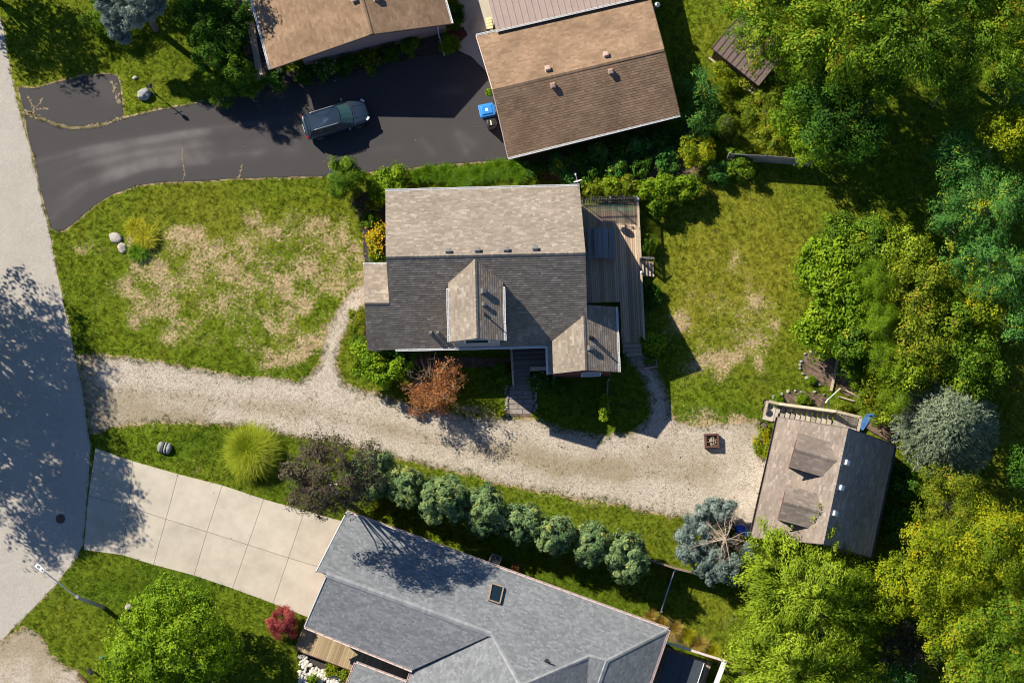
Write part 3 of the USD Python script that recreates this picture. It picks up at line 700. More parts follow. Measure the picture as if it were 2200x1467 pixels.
rng = np.random.default_rng(5)
N = 150000
tx, ty = rng.uniform(x0, x1, N), rng.uniform(y0, y1, N)
tp = shapely.points(tx, ty)
block = unary_union([unary_union([rough_edge(GRAVEL, 0.45, 0.2, 8, 2.2), GRAVEL2]).buffer(-0.22), PAVED.buffer(-0.04)] + [b.buffer(-0.2) for k, b in BEDS.items()] )
HOUSES = unary_union([area(p) for p in [[(840, 440), (1240, 430), (1250, 760), (800, 760)], [(1250, 450), (1365, 440), (1370, 760), (1180, 790)], [(1090, 350), (1060, 150), (1440, 60), (1450, 240)], [(700, 1120), (1420, 1360), (1380, 1500), (650, 1500)], [(1680, 920), (1900, 960), (1850, 1190), (1630, 1150)], [(550, 0), (590, 150), (960, 80), (950, -100)]]])
shapely.prepare(block); shapely.prepare(HOUSES)
ok = ~shapely.contains(block, tp) & ~shapely.contains(HOUSES, tp)
ppx, ppy = pix(tx, ty)
ok &= (ppx > -60) & (ppx < 2260) & (ppy > -60) & (ppy < 1530)
tx, ty = tx[ok], ty[ok]
dd, gg, pp = lawn_state(tx, ty)
u = rng.uniform(0, 1, len(tx))
kp = (rng.uniform(0, 1, len(tx)) > dd * 1.25)
tx, ty, dd, gg, pp, u = tx[kp], ty[kp], dd[kp], gg[kp], pp[kp], u[kp]
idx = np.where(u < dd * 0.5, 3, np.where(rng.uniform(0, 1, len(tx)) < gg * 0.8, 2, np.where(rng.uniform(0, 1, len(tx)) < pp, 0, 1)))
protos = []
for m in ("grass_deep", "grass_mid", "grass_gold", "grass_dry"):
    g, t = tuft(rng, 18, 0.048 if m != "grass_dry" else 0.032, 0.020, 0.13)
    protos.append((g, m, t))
scatter("lawn_grass", protos, np.c_[tx, ty, np.zeros(len(tx))], idx, rng.uniform(0.7, 1.3, len(tx)), "short lawn grass, green, gold and dried tan", "grass", rng)

# weeds standing in the gravel and at the joints
wx, wy = [], []
for poly, n in ((GRAVEL, 4600), (GRAVEL2, 800)):
    b = poly.bounds
    ax, ay = rng.uniform(b[0], b[2], n * 6), rng.uniform(b[1], b[3], n * 6)
    pq = shapely.points(ax, ay)
    e = shapely.distance(poly.boundary, pq)
    nn = meshkit.fbm(np.c_[ax, ay, 0 * ax] * 0.45, 3, 77)
    mid = np.exp(-(shapely.distance(LineString(XY([(200, 850), (330, 842), (480, 862), (650, 885), (820, 918), (1000, 962), (1180, 995), (1350, 1015), (1480, 1020)])), pq) / 0.45) ** 2)
    keep = shapely.contains(poly, pq) & (rng.uniform(0, 1, len(ax)) < np.clip(0.05 + np.exp(-e / 0.35) * 0.75 + np.clip(nn - 0.5, 0, 1) * 1.2 + 0.5 * mid, 0, 1))
    wx.append(ax[keep]); wy.append(ay[keep])
for line, n in (([(190, 1065), (278, 1089), (357, 1115), (445, 1142)], 25), ([(285, 990), (278, 1089), (262, 1192)], 45), ([(383, 1018), (370, 1065)], 14), ([(52, 243), (120, 271), (190, 277), (266, 254)], 70), ([(394, 330), (395, 388)], 10), ([(520, 355), (514, 384)], 12), ([(58, 205), (72, 232)], 12), ([(196, 960), (188, 1060), (178, 1170)], 40), ([(1000, 925), (900, 880)], 0)):
    L = LineString(XY(line))
    for t in rng.uniform(0, 1, n):
        p = L.interpolate(t, normalized=True)
        wx.append(np.array([p.x + rng.normal(0, 0.03)])); wy.append(np.array([p.y + rng.normal(0, 0.03)]))
wx, wy = np.concatenate(wx), np.concatenate(wy)
scatter("gravel_weeds", protos, np.c_[wx, wy, np.full(len(wx), 0.01)], rng.choice([0, 1, 2, 3, 3], len(wx)), rng.uniform(0.3, 0.85, len(wx)), "small weeds growing in the gravel and the paving joints", "weeds", rng)

# loose stones on the gravel
def pebble(rng):
    m = trimesh.creation.icosahedron()
    v = m.vertices * (1 + rng.uniform(-0.3, 0.3, (len(m.vertices), 1))) * [1.0, 0.75, 0.5]
    return v * 0.03, np.array(m.faces)


gxs = []
for poly, n in ((GRAVEL.buffer(0.12), 60000), (GRAVEL2.buffer(0.1), 9000)):
    b = poly.bounds
    ax, ay = rng.uniform(b[0], b[2], n), rng.uniform(b[1], b[3], n)
    pq = shapely.points(ax, ay); shapely.prepare(poly)
    keep = shapely.contains(poly, pq)
    gxs.append(np.c_[ax[keep], ay[keep], np.full(keep.sum(), 0.014)])
gxs = np.vstack(gxs)
plain("pebble_pale", (0.52, 0.465, 0.40), 0.95, vary=0.1); plain("pebble_grey", (0.36, 0.32, 0.275), 0.95, vary=0.1); plain("pebble_tan", (0.43, 0.36, 0.28), 0.95, vary=0.1); plain("pebble_dark", (0.16, 0.135, 0.11), 0.95, vary=0.1)
scatter("gravel_stones", [(pebble(rng), m, None) for m in ("pebble_pale", "pebble_grey", "pebble_tan", "pebble_dark")], gxs, rng.choice(4, len(gxs), p=[0.34, 0.28, 0.24, 0.14]), rng.uniform(0.3, 0.95, len(gxs)), "loose pale stones of the gravel drive", "gravel", rng, lean=0.5)

# fallen leaves on the drive, the lawns and the asphalt edge
rl = np.random.default_rng(909)
nl = 2600
lx, ly = rl.uniform(-30, 34, nl), rl.uniform(-21, 22, nl)
kl = ~shapely.contains(HOUSES, shapely.points(lx, ly)) & (rl.uniform(0, 1, nl) < np.clip(0.25 + lx / 45, 0.12, 1))
lx, ly = lx[kl], ly[kl]; nl = len(lx)
la = rl.uniform(0, 6.28, nl); ls = rl.uniform(0.03, 0.075, nl)
lc = np.c_[lx, ly, rl.uniform(0.035, 0.06, nl)]
d1_ = np.c_[np.cos(la), np.sin(la), rl.normal(0, 0.3, nl)] * ls[:, None]; d2_ = np.c_[-np.sin(la), np.cos(la), rl.normal(0, 0.3, nl)] * ls[:, None] * 0.6
lv = np.stack([lc - d1_, lc + d2_, lc + d1_, lc - d2_], 1).reshape(-1, 3)
lk = np.arange(nl)[:, None] * 4
leaf("litter", [(0, (0.10, 0.06, 0.03)), (0.5, (0.24, 0.15, 0.06)), (1, (0.42, 0.30, 0.06))], 0.1)
obj("fallen_leaves", (lv, np.vstack([lk + [0, 1, 2], lk + [0, 2, 3]])), "litter", tint=np.repeat(rl.uniform(0, 1, nl), 4), kind="stuff", label="brown and yellow fallen leaves scattered over drive and lawns", cat="leaves")
# ---------------------------------------------------------------- roofs and houses
class Roof:
    """roof planes of one building: boards, shingle courses, and the solid below them"""

    def __init__(self):
        self.planes = []

    def add(self, pts, up, shingles=True):
        """pts: 3-D outline (any order round), up: 3-D vector up the slope"""
        pts = np.asarray(pts, float)
        e1, e2 = pts[1] - pts[0], pts[2] - pts[0]
        n = np.zeros(3)
        for i in range(len(pts)):
            n += np.cross(pts[i], pts[(i + 1) % len(pts)])
        if n[2] < 0:
            pts, n = pts[::-1], -n
        n /= np.linalg.norm(n)
        up = np.asarray(up, float); up = up - n * np.dot(up, n); up /= np.linalg.norm(up)
        self.planes.append((pts, n, up, shingles))

    def boards(self, thick=0.16):
        mb = MB()
        for pts, n, up, _ in self.planes:
            k = len(pts)
            xy = Polygon(pts[:, :2])
            v, f = trimesh.creation.triangulate_polygon(xy, engine="earcut")
            v, f = np.asarray(v), np.asarray(f)
            z = pts[0, 2] - (n[0] * (v[:, 0] - pts[0, 0]) + n[1] * (v[:, 1] - pts[0, 1])) / n[2]
            top = np.c_[v, z]
            a = v[f]
            s = np.cross(a[:, 1] - a[:, 0], a[:, 2] - a[:, 0])
            f = np.where((s < 0)[:, None], f[:, ::-1], f)
            mb.add(top, f)
            mb.add(top - [0, 0, thick], f[:, ::-1])
            for i in range(k):
                p, q = pts[i], pts[(i + 1) % k]
                mb.add([p - [0, 0, thick], q - [0, 0, thick], q, p], [[0, 1, 2, 3]])
        return mb

    def shingles(self, rng, course=0.165, tab=0.25, lift=0.020):
        V, F, T, n0 = [], [], [], 0
        for pts, n, up, sh in self.planes:
            if not sh:
                continue
            side = np.cross(up, n)
            o = pts[0]
            uv = np.c_[(pts - o) @ side, (pts - o) @ up]
            poly = Polygon(uv).buffer(0)
            shapely.prepare(poly)
            lo, hi = uv.min(0), uv.max(0)
            rows = np.arange(lo[1], hi[1], course)
            B = []
            for r, y in enumerate(rows):
                x = lo[0] - rng.uniform(0, tab)
                w = tab * rng.choice([0.55, 0.8, 1.0, 1.0, 1.25, 1.6], int((hi[0] - lo[0]) / tab * 1.4) + 6)
                xs = x + np.r_[0, np.cumsum(w)]
                xs = xs[xs < hi[0] + tab * 1.6]
                for i in range(len(xs) - 1):
                    B.append((xs[i] + 0.002, y, xs[i + 1] - 0.002, y + course * 1.02, rng.uniform(0.75, 1.0) * lift))
            B = np.array(B)
            g = shapely.box(B[:, 0], B[:, 1], B[:, 2], B[:, 3])
            inside = shapely.contains(poly, g)
            cut = ~inside & shapely.intersects(poly, g)
            polys = [(np.array([(b[0], b[1]), (b[2], b[1]), (b[2], b[3]), (b[0], b[3])]), b[1], b[4]) for b in B[inside]]
            for b, c in zip(B[cut], shapely.intersection(poly, g[cut])):
                for p in getattr(c, "geoms", [c]):
                    if p.geom_type == "Polygon" and p.area > 2e-4:
                        q = shapely.geometry.polygon.orient(p.simplify(1e-4), 1)
                        polys.append((np.array(q.exterior.coords[:-1]), b[1], b[4]))
            for q, yb, h in polys:
                k = len(q)
                T.append(np.full(2 * k, rng.uniform()))
                hz = np.maximum(0.004, h * (1 - 0.75 * (q[:, 1] - yb) / course)) + 0.004
                top = o + q[:, :1] * side + q[:, 1:] * up + hz[:, None] * n
                bot = o + q[:, :1] * side + q[:, 1:] * up + 0.001 * n
                V.append(np.vstack([top, bot]))
                f = [[0, i, i + 1] for i in range(1, k - 1)]
                for i in range(k):
                    j = (i + 1) % k
                    if abs(q[i, 1] - yb) < 1e-6 and abs(q[j, 1] - yb) < 1e-6 or k != 4:
                        f += [[k + i, k + j, j], [k + i, j, i]]
                F.append(np.array(f) + n0); n0 += 2 * k
        return (np.vstack(V), np.vstack(F)), np.concatenate(T)

    def below(self, drop=0.17, floor=-0.3):
        """solid under the roof planes, as a Manifold"""
        out = []
        for pts, n, up, _ in self.planes:
            v, f = trimesh.creation.triangulate_polygon(Polygon(pts[:, :2]), engine="earcut")
            v, f = np.asarray(v), np.asarray(f)
            z = pts[0, 2] - (n[0] * (v[:, 0] - pts[0, 0]) + n[1] * (v[:, 1] - pts[0, 1])) / n[2] - drop
            m = trimesh.creation.extrude_polygon(Polygon(pts[:, :2]), 1.0, engine="earcut")
            vv = np.array(m.vertices)
            zt = pts[0, 2] - (n[0] * (vv[:, 0] - pts[0, 0]) + n[1] * (vv[:, 1] - pts[0, 1])) / n[2] - drop
            vv[:, 2] = np.where(vv[:, 2] > 0.5, zt, floor)
            out.append(m3.Manifold(m3.Mesh(vv.astype(np.float32), np.asarray(m.faces, np.uint32))))
        r = out[0]
        for s in out[1:]:
            r = r + s
        return r


def walls(foot, roof, drop=0.17):
    m = trimesh.creation.extrude_polygon(Polygon(foot), 14.0, engine="earcut")
    solid = m3.Manifold(m3.Mesh((np.array(m.vertices) + [0, 0, -0.25]).astype(np.float32), np.asarray(m.faces, np.uint32)))
    return solid ^ roof.below(drop)


def unit(v):
    v = np.asarray(v, float)
    return v / np.linalg.norm(v)


def gutter(a, b, out, w=0.12, h=0.10, ticks=0.75):
    """open trough along an eave from a to b; out = unit vector away from the roof"""
    a, b, out = np.asarray(a, float), np.asarray(b, float), unit(out)
    mb = MB()
    z = np.array([0, 0, 1.0])
    for off, hh, ww in ((0.012, h, 0.02), (w, h, 0.024)):
        mb.beam(a + out * off - z * 0.02, b + out * off - z * 0.02, ww, hh)
    mb.beam(a + out * w / 2 - z * (h / 2 + 0.02), b + out * w / 2 - z * (h / 2 + 0.02), w, 0.012)
    L = np.linalg.norm(b - a); t = unit(b - a)
    for s in np.arange(0.02, L, ticks):
        p = a + t * s + z * 0.035
        mb.beam(p, p + out * w, 0.035, 0.012)
    return mb


class CapMB(MB):
    def __init__(self):
        super().__init__()
        self.t = []


def caps(a, b, rng, side1, side2, width=0.15, course=0.14, lift=0.012):
    """overlapping caps folded over a ridge or hip from a to b; side1, side2 = directions down the two slopes"""
    a, b = np.asarray(a, float), np.asarray(b, float)
    t = unit(b - a); L = np.linalg.norm(b - a)
    mb = CapMB()
    z = np.array([0, 0, 1.0])
    for s in np.arange(0, L - 0.02, course):
        mb.t.append(np.full(12, rng.uniform(0.3, 1.0)))
        e = min(s + course * 1.1, L)
        h0, h1 = 0.042 + lift, 0.036
        r0, r1 = a + t * s + z * h0, a + t * e + z * h1
        v = [r0, r1, r1 + unit(side1) * width, r0 + unit(side1) * width, r1 + unit(side2) * width, r0 + unit(side2) * width]
        v += [np.array(x) - z * 0.03 for x in v]
        mb.add(v, [[0, 1, 2, 3], [1, 0, 5, 4], [0, 3, 9, 6], [5, 0, 6, 11], [3, 2, 8, 9], [4, 5, 11, 10]])
    return mb


def box_vent(p, n, up, size=0.34, h=0.22):
    """low roof vent with a hood, standing on a slope at p"""
    n, up = unit(n), unit(up); s = np.cross(up, n)
    mb = MB()
    def ring(k, z, dy=0):
        return [p + s * x * k + up * (y * k + dy) + n * z for x, y in ((-1, -1), (1, -1), (1, 1), (-1, 1))]
    k = size / 2
    r = [ring(k * 1.25, 0.012), ring(k * 1.25, 0.03), ring(k, 0.03), ring(k, h * 0.7), ring(k * 1.15, h * 0.7), ring(k * 1.1, h * 0.92), ring(k * 0.7, h)]
    v = np.vstack(r)
    f = []
    for i in range(len(r) - 1):
        for j in range(4):
            f.append([i * 4 + j, i * 4 + (j + 1) % 4, i * 4 + 4 + (j + 1) % 4, i * 4 + 4 + j])
    e = (len(r) - 1) * 4
    f.append([e, e + 1, e + 2, e + 3])
    return mb.add(v, f)


def pipe_vent(p, h=0.5, r=0.05):
    mb = MB()
    mb.lathe(p, [(r * 2.6, -0.12), (r * 2.4, 0.03), (r * 1.2, 0.12)], 12)
    mb.lathe(p, [(r, -0.1), (r, h), (r * 0.75, h), (r * 0.75, h - 0.15)], 12)
    return mb


def window(parent, c, w, h, out, sill=True):
    """framed pane on a wall; c = middle of the lower edge, out = unit vector out of the wall"""
    out = unit([out[0], out[1], 0]); t = np.array([-out[1], out[0], 0]); c = np.asarray(c, float); z = np.array([0, 0, 1.0])
    mb = MB()
    for s in (-1, 1):
        mb.beam(c + t * s * w / 2 + out * 0.03, c + t * s * w / 2 + z * h + out * 0.03, 0.08, 0.08, up=out)
    for y in (0, h, h * 0.55):
        mb.beam(c - t * (w / 2 - 0.04) + z * y + out * 0.033, c + t * (w / 2 - 0.04) + z * y + out * 0.033, 0.07, 0.07)
    win = obj("window", mb, "window_frame", parent)
    pm = MB().beam(c + z * 0.04 + out * 0.015, c + z * (h - 0.04) + out * 0.015, w - 0.08, 0.012, up=out)
    obj("pane", pm, "car_glass", win)
    if sill:
        obj("sill", MB().beam(c - t * (w / 2 + 0.06) - z * 0.05 + out * 0.05, c + t * (w / 2 + 0.06) - z * 0.05 + out * 0.05, 0.14, 0.05), "window_frame", win)


def door(parent, c, w, h, out, material="door_paint"):
    out = unit([out[0], out[1], 0]); t = np.array([-out[1], out[0], 0]); c = np.asarray(c, float); z = np.array([0, 0, 1.0])
    d = obj("door", MB().beam(c + out * 0.02, c + z * h + out * 0.02, w, 0.05, up=out), material, parent)
    fr = MB()
    for s in (-1, 1):
        fr.beam(c + t * s * (w / 2 + 0.05) + out * 0.03, c + t * s * (w / 2 + 0.05) + z * (h + 0.1) + out * 0.03, 0.1, 0.08, up=out)
    fr.beam(c - t * w / 2 + z * (h + 0.05) + out * 0.03, c + t * w / 2 + z * (h + 0.05) + out * 0.03, 0.08, 0.1)
    obj("frame", fr, "window_frame", d)
    obj("handle", MB().tube([c + t * (w / 2 - 0.09) + z * 1.0 + out * 0.045, c + t * (w / 2 - 0.09) + z * 1.0 + out * 0.1], 0.03, 8), "galvanised", d)


def finish(house, roof, rng, look, **kw):
    r = obj("roof", roof.boards(), "roof_board", house)
    m_, t_ = roof.shingles(rng, **kw)
    obj("shingles", m_, look, r, kind="stuff", tint=t_)
    return r


def quadfoot(a, b, c, d, inset):
    p = Polygon([x[:2] for x in (a, b, c, d)]).buffer(-inset, join_style=2)
    return list(shapely.geometry.polygon.orient(p, 1).exterior.coords[:-1])


rng = np.random.default_rng(8)
Z = np.array([0, 0, 1.0])

# ---- the house in the middle
ZR = 7.5
R0, R1 = P(829, 552, ZR), P(1258, 543, ZR)
ZE = 3.0
N0, N1 = P(828, 411, ZE), P(1245, 400, ZE)
rd = unit(R1 - R0)
def perp(p):
    w = (p - R0)[:2]
    return abs(w[0] * rd[1] - w[1] * rd[0])
slope = (ZR - ZE) / ((perp(N0) + perp(N1)) / 2)
south = np.array([rd[1], -rd[0], 0.0])
if south[1] > 0: south = -south
PS = Plane(R0, R1, R0 + south - Z * slope)
PN = Plane(R0, R1, R0 - south - Z * slope)
house = thing("house", "large middle house with taupe shingle roof, front gable dormer and side wing", "house", P(1040, 600, 0) * [1, 1, 0])
S = lambda x, y: PS.at(x, y)
roof = Roof()
roof.add([PN.at(828, 411), PN.at(1245, 400), R1, R0], south + Z * slope)
pS = [R0, R1, S(1263, 741), S(789, 752), S(783, 651), S(836, 651)]
roof.add(pS, -south + Z * slope)
Q0, Q1 = S(783, 651), S(836, 651)
PQ = Plane(Q0, Q0 + rd, Q0 - south - Z * slope)
roof.add([PQ.at(780, 569), PQ.at(831, 568), Q1 - Z * 0.0, Q0], south + Z * slope)
hr = finish(house, roof, rng, "shingle_taupe")
# dormer
DA = S(1020, 557)
zd = DA[2]
DB = P(1024, 727, zd)
dax = unit((DB - DA) * [1, 1, 0])
east = np.array([-dax[1], dax[0], 0.0]); east = east if east[0] > 0 else -east
dv = S(963, 608); zl = dv[2]
dw = abs(np.dot(dv - DA, east)); dsl = (zd - zl) / dw
PW, PE = Plane(DA, DB, DA - east - Z * dsl), Plane(DA, DB, DA + east - Z * dsl)
dv2 = DA + (dv - DA) - 2 * east * np.dot(dv - DA, east)
lf = np.dot(DB - DA, dax)
dl, dr = DA - east * dw - Z * (zd - zl) + dax * lf, DA + east * dw - Z * (zd - zl) + dax * lf
droof = Roof()
droof.add([DA, DB, dl, dv + dax * 0.0], east + Z * dsl)
droof.add([DA, DB, dr, dv2], -east + Z * dsl)
fw = [DA - east * (dw - 0.28) + dax * 1.2, DA - east * (dw - 0.28) + dax * (lf - 0.16), DA + east * (dw - 0.28) + dax * (lf - 0.16), DA + east * (dw - 0.28) + dax * 1.2]
dsolid = walls([p[:2] for p in fw], droof) - m3.Manifold(m3.Mesh(np.array([[-50, -50, -1], [50, -50, -1], [50, 50, -1], [-50, 50, -1], [-50, -50, 3.2], [50, -50, 3.2], [50, 50, 3.2], [-50, 50, 3.2]], np.float32), np.array([[2, 1, 0], [3, 2, 0], [4, 5, 6], [4, 6, 7], [0, 1, 5], [0, 5, 4], [1, 2, 6], [1, 6, 5], [2, 3, 7], [2, 7, 6], [3, 0, 4], [3, 4, 7]], np.uint32)))
dormer = obj("dormer", dsolid, "siding_grey", house)
dbm = droof.boards(0.12)
obj("dormer_roof", dbm, "roof_board", dormer)
m_, t_ = droof.shingles(rng); obj("dormer_shingles", m_, "shingle_taupe", dormer, kind="stuff", tint=t_)
fc = DA + dax * (lf - 0.15); fc[2] = zl - 1.15
obj("dormer_window", MB().beam(fc + dax * 0.03, fc + dax * 0.03 + Z * 1.0, 1.6, 0.06, up=dax), "window_frame", dormer)
obj("dormer_pane", MB().beam(fc + dax * 0.045 + Z * 0.06, fc + dax * 0.045 + Z * 0.94, 1.44, 0.05, up=dax), "car_glass", dormer)
obj("gutter", gutter(P(963, 607, zl) * 0 + dv + dax * 0.35, dl, -east), "white_metal", house)
obj("gutter", gutter(dv2 + dax * 0.35, dr, east), "white_metal", house)
# side wing
WA = S(1253, 679); zw = WA[2]
WB = P(1257.5, 795, zw)
wax = unit((WB - WA) * [1, 1, 0]); weast = np.array([-wax[1], wax[0], 0.0]); weast = weast if weast[0] > 0 else -weast
wv = S(1176, 741); zwl = wv[2]
ww = abs(np.dot(wv - WA, weast)); wsl = (zw - zwl) / ww
WN = WA - wax * 0.75
lw = np.dot(WB - WA, wax)
wE = Plane(WA, WB, WA + weast - Z * wsl)
we0 = wE.at(1323, 655); wwe = np.dot(we0 - WA, weast)
wl, wr = WA - weast * ww - Z * (zw - zwl) + wax * lw, WA + weast * wwe - Z * wsl * wwe + wax * lw
wr0 = wr - wax * (lw + 0.75)
wroof = Roof()
wroof.add([WA, WB, wl, wv], weast + Z * wsl)
wroof.add([WN, WB, wr, wr0], -weast + Z * wsl)
wfoot = [(WN + wax * 0.25 - weast * (ww - 0.32))[:2], (WB - wax * 0.22 - weast * (ww - 0.32))[:2], (WB - wax * 0.22 + weast * (wwe - 0.38))[:2], (WN + wax * 0.25 + weast * (wwe - 0.38))[:2]]
wsolid = walls(wfoot, wroof)
wing = obj("wing", wsolid, "siding_red", house)
obj("wing_roof", wroof.boards(), "roof_board", wing)
m_, t_ = wroof.shingles(rng); obj("wing_shingles", m_, "shingle_taupe", wing, kind="stuff", tint=t_)
obj("gutter", gutter(wr0, wr, weast), "white_metal", house)
obj("gutter", gutter(wv + wax * 0.1, wl, -weast), "white_metal", house)
# gutters of the main roof
obj("gutter", gutter(PN.at(828, 411), PN.at(1245, 400), -south), "white_metal", house)
obj("gutter", gutter(S(850, 750.6), S(1174, 743), south), "white_metal", house)
obj("gutter", gutter(PQ.at(780, 569), PQ.at(831, 568), -south), "white_metal", house)
# ridge caps
up_s, up_n = south - Z * slope, -south - Z * slope
obj("ridge_caps", caps(R0, R1, rng, up_s, up_n), "shingle_taupe", hr, kind="stuff")
obj("ridge_caps", caps(Q0, Q1, rng, up_s, up_n), "shingle_taupe", hr, kind="stuff")
obj("ridge_caps", caps(DA, DB, rng, east - Z * dsl, -east - Z * dsl), "shingle_taupe", dormer, kind="stuff")
obj("ridge_caps", caps(WA, WB, rng, weast - Z * wsl, -weast - Z * wsl), "shingle_taupe", wing, kind="stuff")
# vents
for x, y in ((963, 543), (1026, 541), (1088, 540), (1150, 537)):
    obj("roof_vent", box_vent(PN.at(x, y), PN.n, south + Z * slope, 0.30, 0.26), "vent_grey", house)
obj("roof_vent", box_vent(PE.at(1037, 626), PE.n, -east + Z * dsl, 0.32, 0.26), "vent_grey", house)
obj("roof_vent", box_vent(PE.at(1038, 654), PE.n, -east + Z * dsl, 0.22, 0.22), "vent_grey", house)
obj("vent_pipe", pipe_vent(PE.at(1042, 676), 0.55, 0.05), "dark_metal", house)
obj("roof_vent", box_vent(wE.at(1266, 748), wE.n, -weast + Z * wsl, 0.3, 0.26), "vent_grey", house)
obj("vent_pipe", pipe_vent(wE.at(1267, 726), 0.7, 0.06), "dark_metal", house)
obj("vent_pipe", pipe_vent(wE.at(1273, 726), 0.45, 0.05), "dark_metal", house)
for x in (925, 940):
    obj("vent_pipe", box_vent(S(x, 714), PS.n, -south + Z * slope, 0.20, 0.24), "vent_grey", house)
# walls
foot = [(PN.at(828, 411) + south * 0.35 + rd * 0.22)[:2], (S(789, 752) * 0 + R0 + south * (perp(S(789, 752)) - 0.4) + rd * 0.22)[:2], (R1 + south * (perp(S(1263, 741)) - 0.4) - rd * 0.25)[:2], (PN.at(1245, 400) + south * 0.35 - rd * 0.25)[:2]]
hw = obj("wall", walls(foot, roof), "siding_red", house)
lf_ = [(S(789, 700) * 0 + Q0 - south * 2.3 + rd * 0.05)[:2], (Q0 + south * (perp(S(789, 752)) - perp(Q0) - 0.4) + rd * 0.05)[:2], (Q1 + south * (perp(S(789, 752)) - perp(Q0) - 0.4))[:2], (Q1 - south * 2.3)[:2]]
obj("porch_wall", walls(lf_, roof), "trim_pink", house)
wy = R0 + south * (perp(S(789, 752)) - 0.4)
for t in (1.6, 5.2):
    window(house, np.r_[(wy + rd * t)[:2], 0.95], 1.4, 1.1, south)
door(house, np.r_[(wy + rd * 10.0)[:2], 0.62], 0.95, 2.05, south)
window(house, np.r_[(WB - wax * 0.22 + weast * 0.5)[:2], 1.0], 1.2, 1.1, wax)
ew = R1 - rd * 0.25
for t in (-2.8, 0.4):
    window(house, np.r_[(ew + south * t)[:2], 1.1 if t < 0 else 1.1], 1.5, 1.2, rd)

# ---- brown garage, top
ZR2, ZE2 = 4.5, 2.65
G0, G1 = P(1058.5, 193, ZR2), P(1426.5, 106, ZR2)
gd = unit(G1 - G0); gs = np.array([gd[1], -gd[0], 0.0]); gs = gs if gs[1] < 0 else -gs
gN, gS = [P(1023.5, 78, ZE2), P(1396, -6, ZE2)], [P(1092, 339, ZE2), P(1461, 247, ZE2)]
garage = thing("garage", "big brown garage with tan shingle gable roof and four square vents", "garage", P(1245, 180, 0) * [1, 1, 0])
groof = Roof()
groof.add([gN[0], gN[1], G1, G0], gs + Z * 0.4)
groof.add([gS[0], gS[1], G1, G0], -gs + Z * 0.4)
gr = finish(garage, groof, rng, "shingle_tan", course=0.17, tab=0.27)
obj("ridge_caps", caps(G0, G1, rng, gs - Z * .4, -gs - Z * .4), "shingle_tan", gr, kind="stuff")
obj("wall", walls(quadfoot(gN[0], gN[1], gS[1], gS[0], 0.42), groof), "brick_red", garage)
obj("gutter", gutter(gN[0], gN[1], -gs), "white_metal", garage)
obj("gutter", gutter(gS[0], gS[1], gs), "white_metal", garage)
def rake(a, b, out, w=0.04, h=0.16):
    return MB().beam(np.asarray(a) + unit(out) * 0.022 - Z * 0.06, np.asarray(b) + unit(out) * 0.022 - Z * 0.06, w, h)
for a, b, o in ((gN[0], G0, -gd), (G0, gS[0], -gd), (gN[1], G1, gd), (G1, gS[1], gd)):
    obj("rake_board", rake(a, b, o), "trim_pink" if o[0] < 0 else "siding_brown", garage)
gNp, gSp = Plane(gN[0], gN[1], G0), Plane(gS[0], gS[1], G0)
for (x, y), pl, up in (((1177, 151), gNp, gs), ((1302, 121), gNp, gs), ((1187, 183), gSp, -gs), ((1311, 153), gSp, -gs)):
    obj("roof_vent", box_vent(pl.at(x, y), pl.n, up + Z * 0.4, 0.30, 0.30), "vent_pink", garage)
gwl = (gN[0] + gS[0]) / 2 + gd * 0.42
gdoor = obj("garage_door", MB().beam(np.r_[gwl[:2], 0.05] - gd * 0.02, np.r_[gwl[:2], 2.3] - gd * 0.02, 4.4, 0.06, up=gd), "trim_pink", garage)
for k in range(4):
    obj("door_panel", MB().beam(np.r_[gwl[:2], 0.12 + k * 0.55] - gd * 0.06, np.r_[gwl[:2], 0.58 + k * 0.55] - gd * 0.06, 4.2, 0.04, up=gd), "trim_pink", gdoor)

# ---- flat metal roof annexe behind the garage
an = thing("annexe", "low annexe with flat mauve ribbed metal roof behind the brown garage", "annexe", P(1220, 0, 0) * [1, 1, 0])
A = [P(1066, 66, 2.95), P(1396, -10, 2.95)]
A2 = [A[1] - gs * 6.5 + Z * 0.25, A[0] - gs * 6.5 + Z * 0.25]
ar = Roof(); ar.add([A[0], A[1], A2[0], A2[1]], -gs + Z * 0.04, False)
rf = obj("roof", ar.boards(0.14), "metal_roof_mauve", an)
L = np.linalg.norm(A[1] - A[0])
for s in np.arange(0.2, L, 0.42):
    a = A[0] + gd * s + Z * 0.012
    obj("roof_rib", MB().beam(a, a - gs * 6.4 + Z * 0.246, 0.05, 0.03), "metal_roof_mauve", rf)
obj("wall", walls(quadfoot(A[0], A[1], A2[0], A2[1], 0.3), ar), "siding_brown", an)
obj("gutter", gutter(A[0] - gd * 0.02, A[1], gs, 0.10, 0.08, 3.0), "white_metal", an)
ew2 = A[1] + gd * 0.1
sm = MB().tube([P(1396, 20, 1.4), P(1406, 18, 1.45), P(1412, 16, 1.8), P(1412, 12, 2.5)], 0.10, 10).lathe(P(1412, 12, 2.5), [(0.16, 0), (0.2, 0.12), (0.16, 0.2), (0.05, 0.24)], 12)
obj("stove_pipe", sm, "galvanised", an)

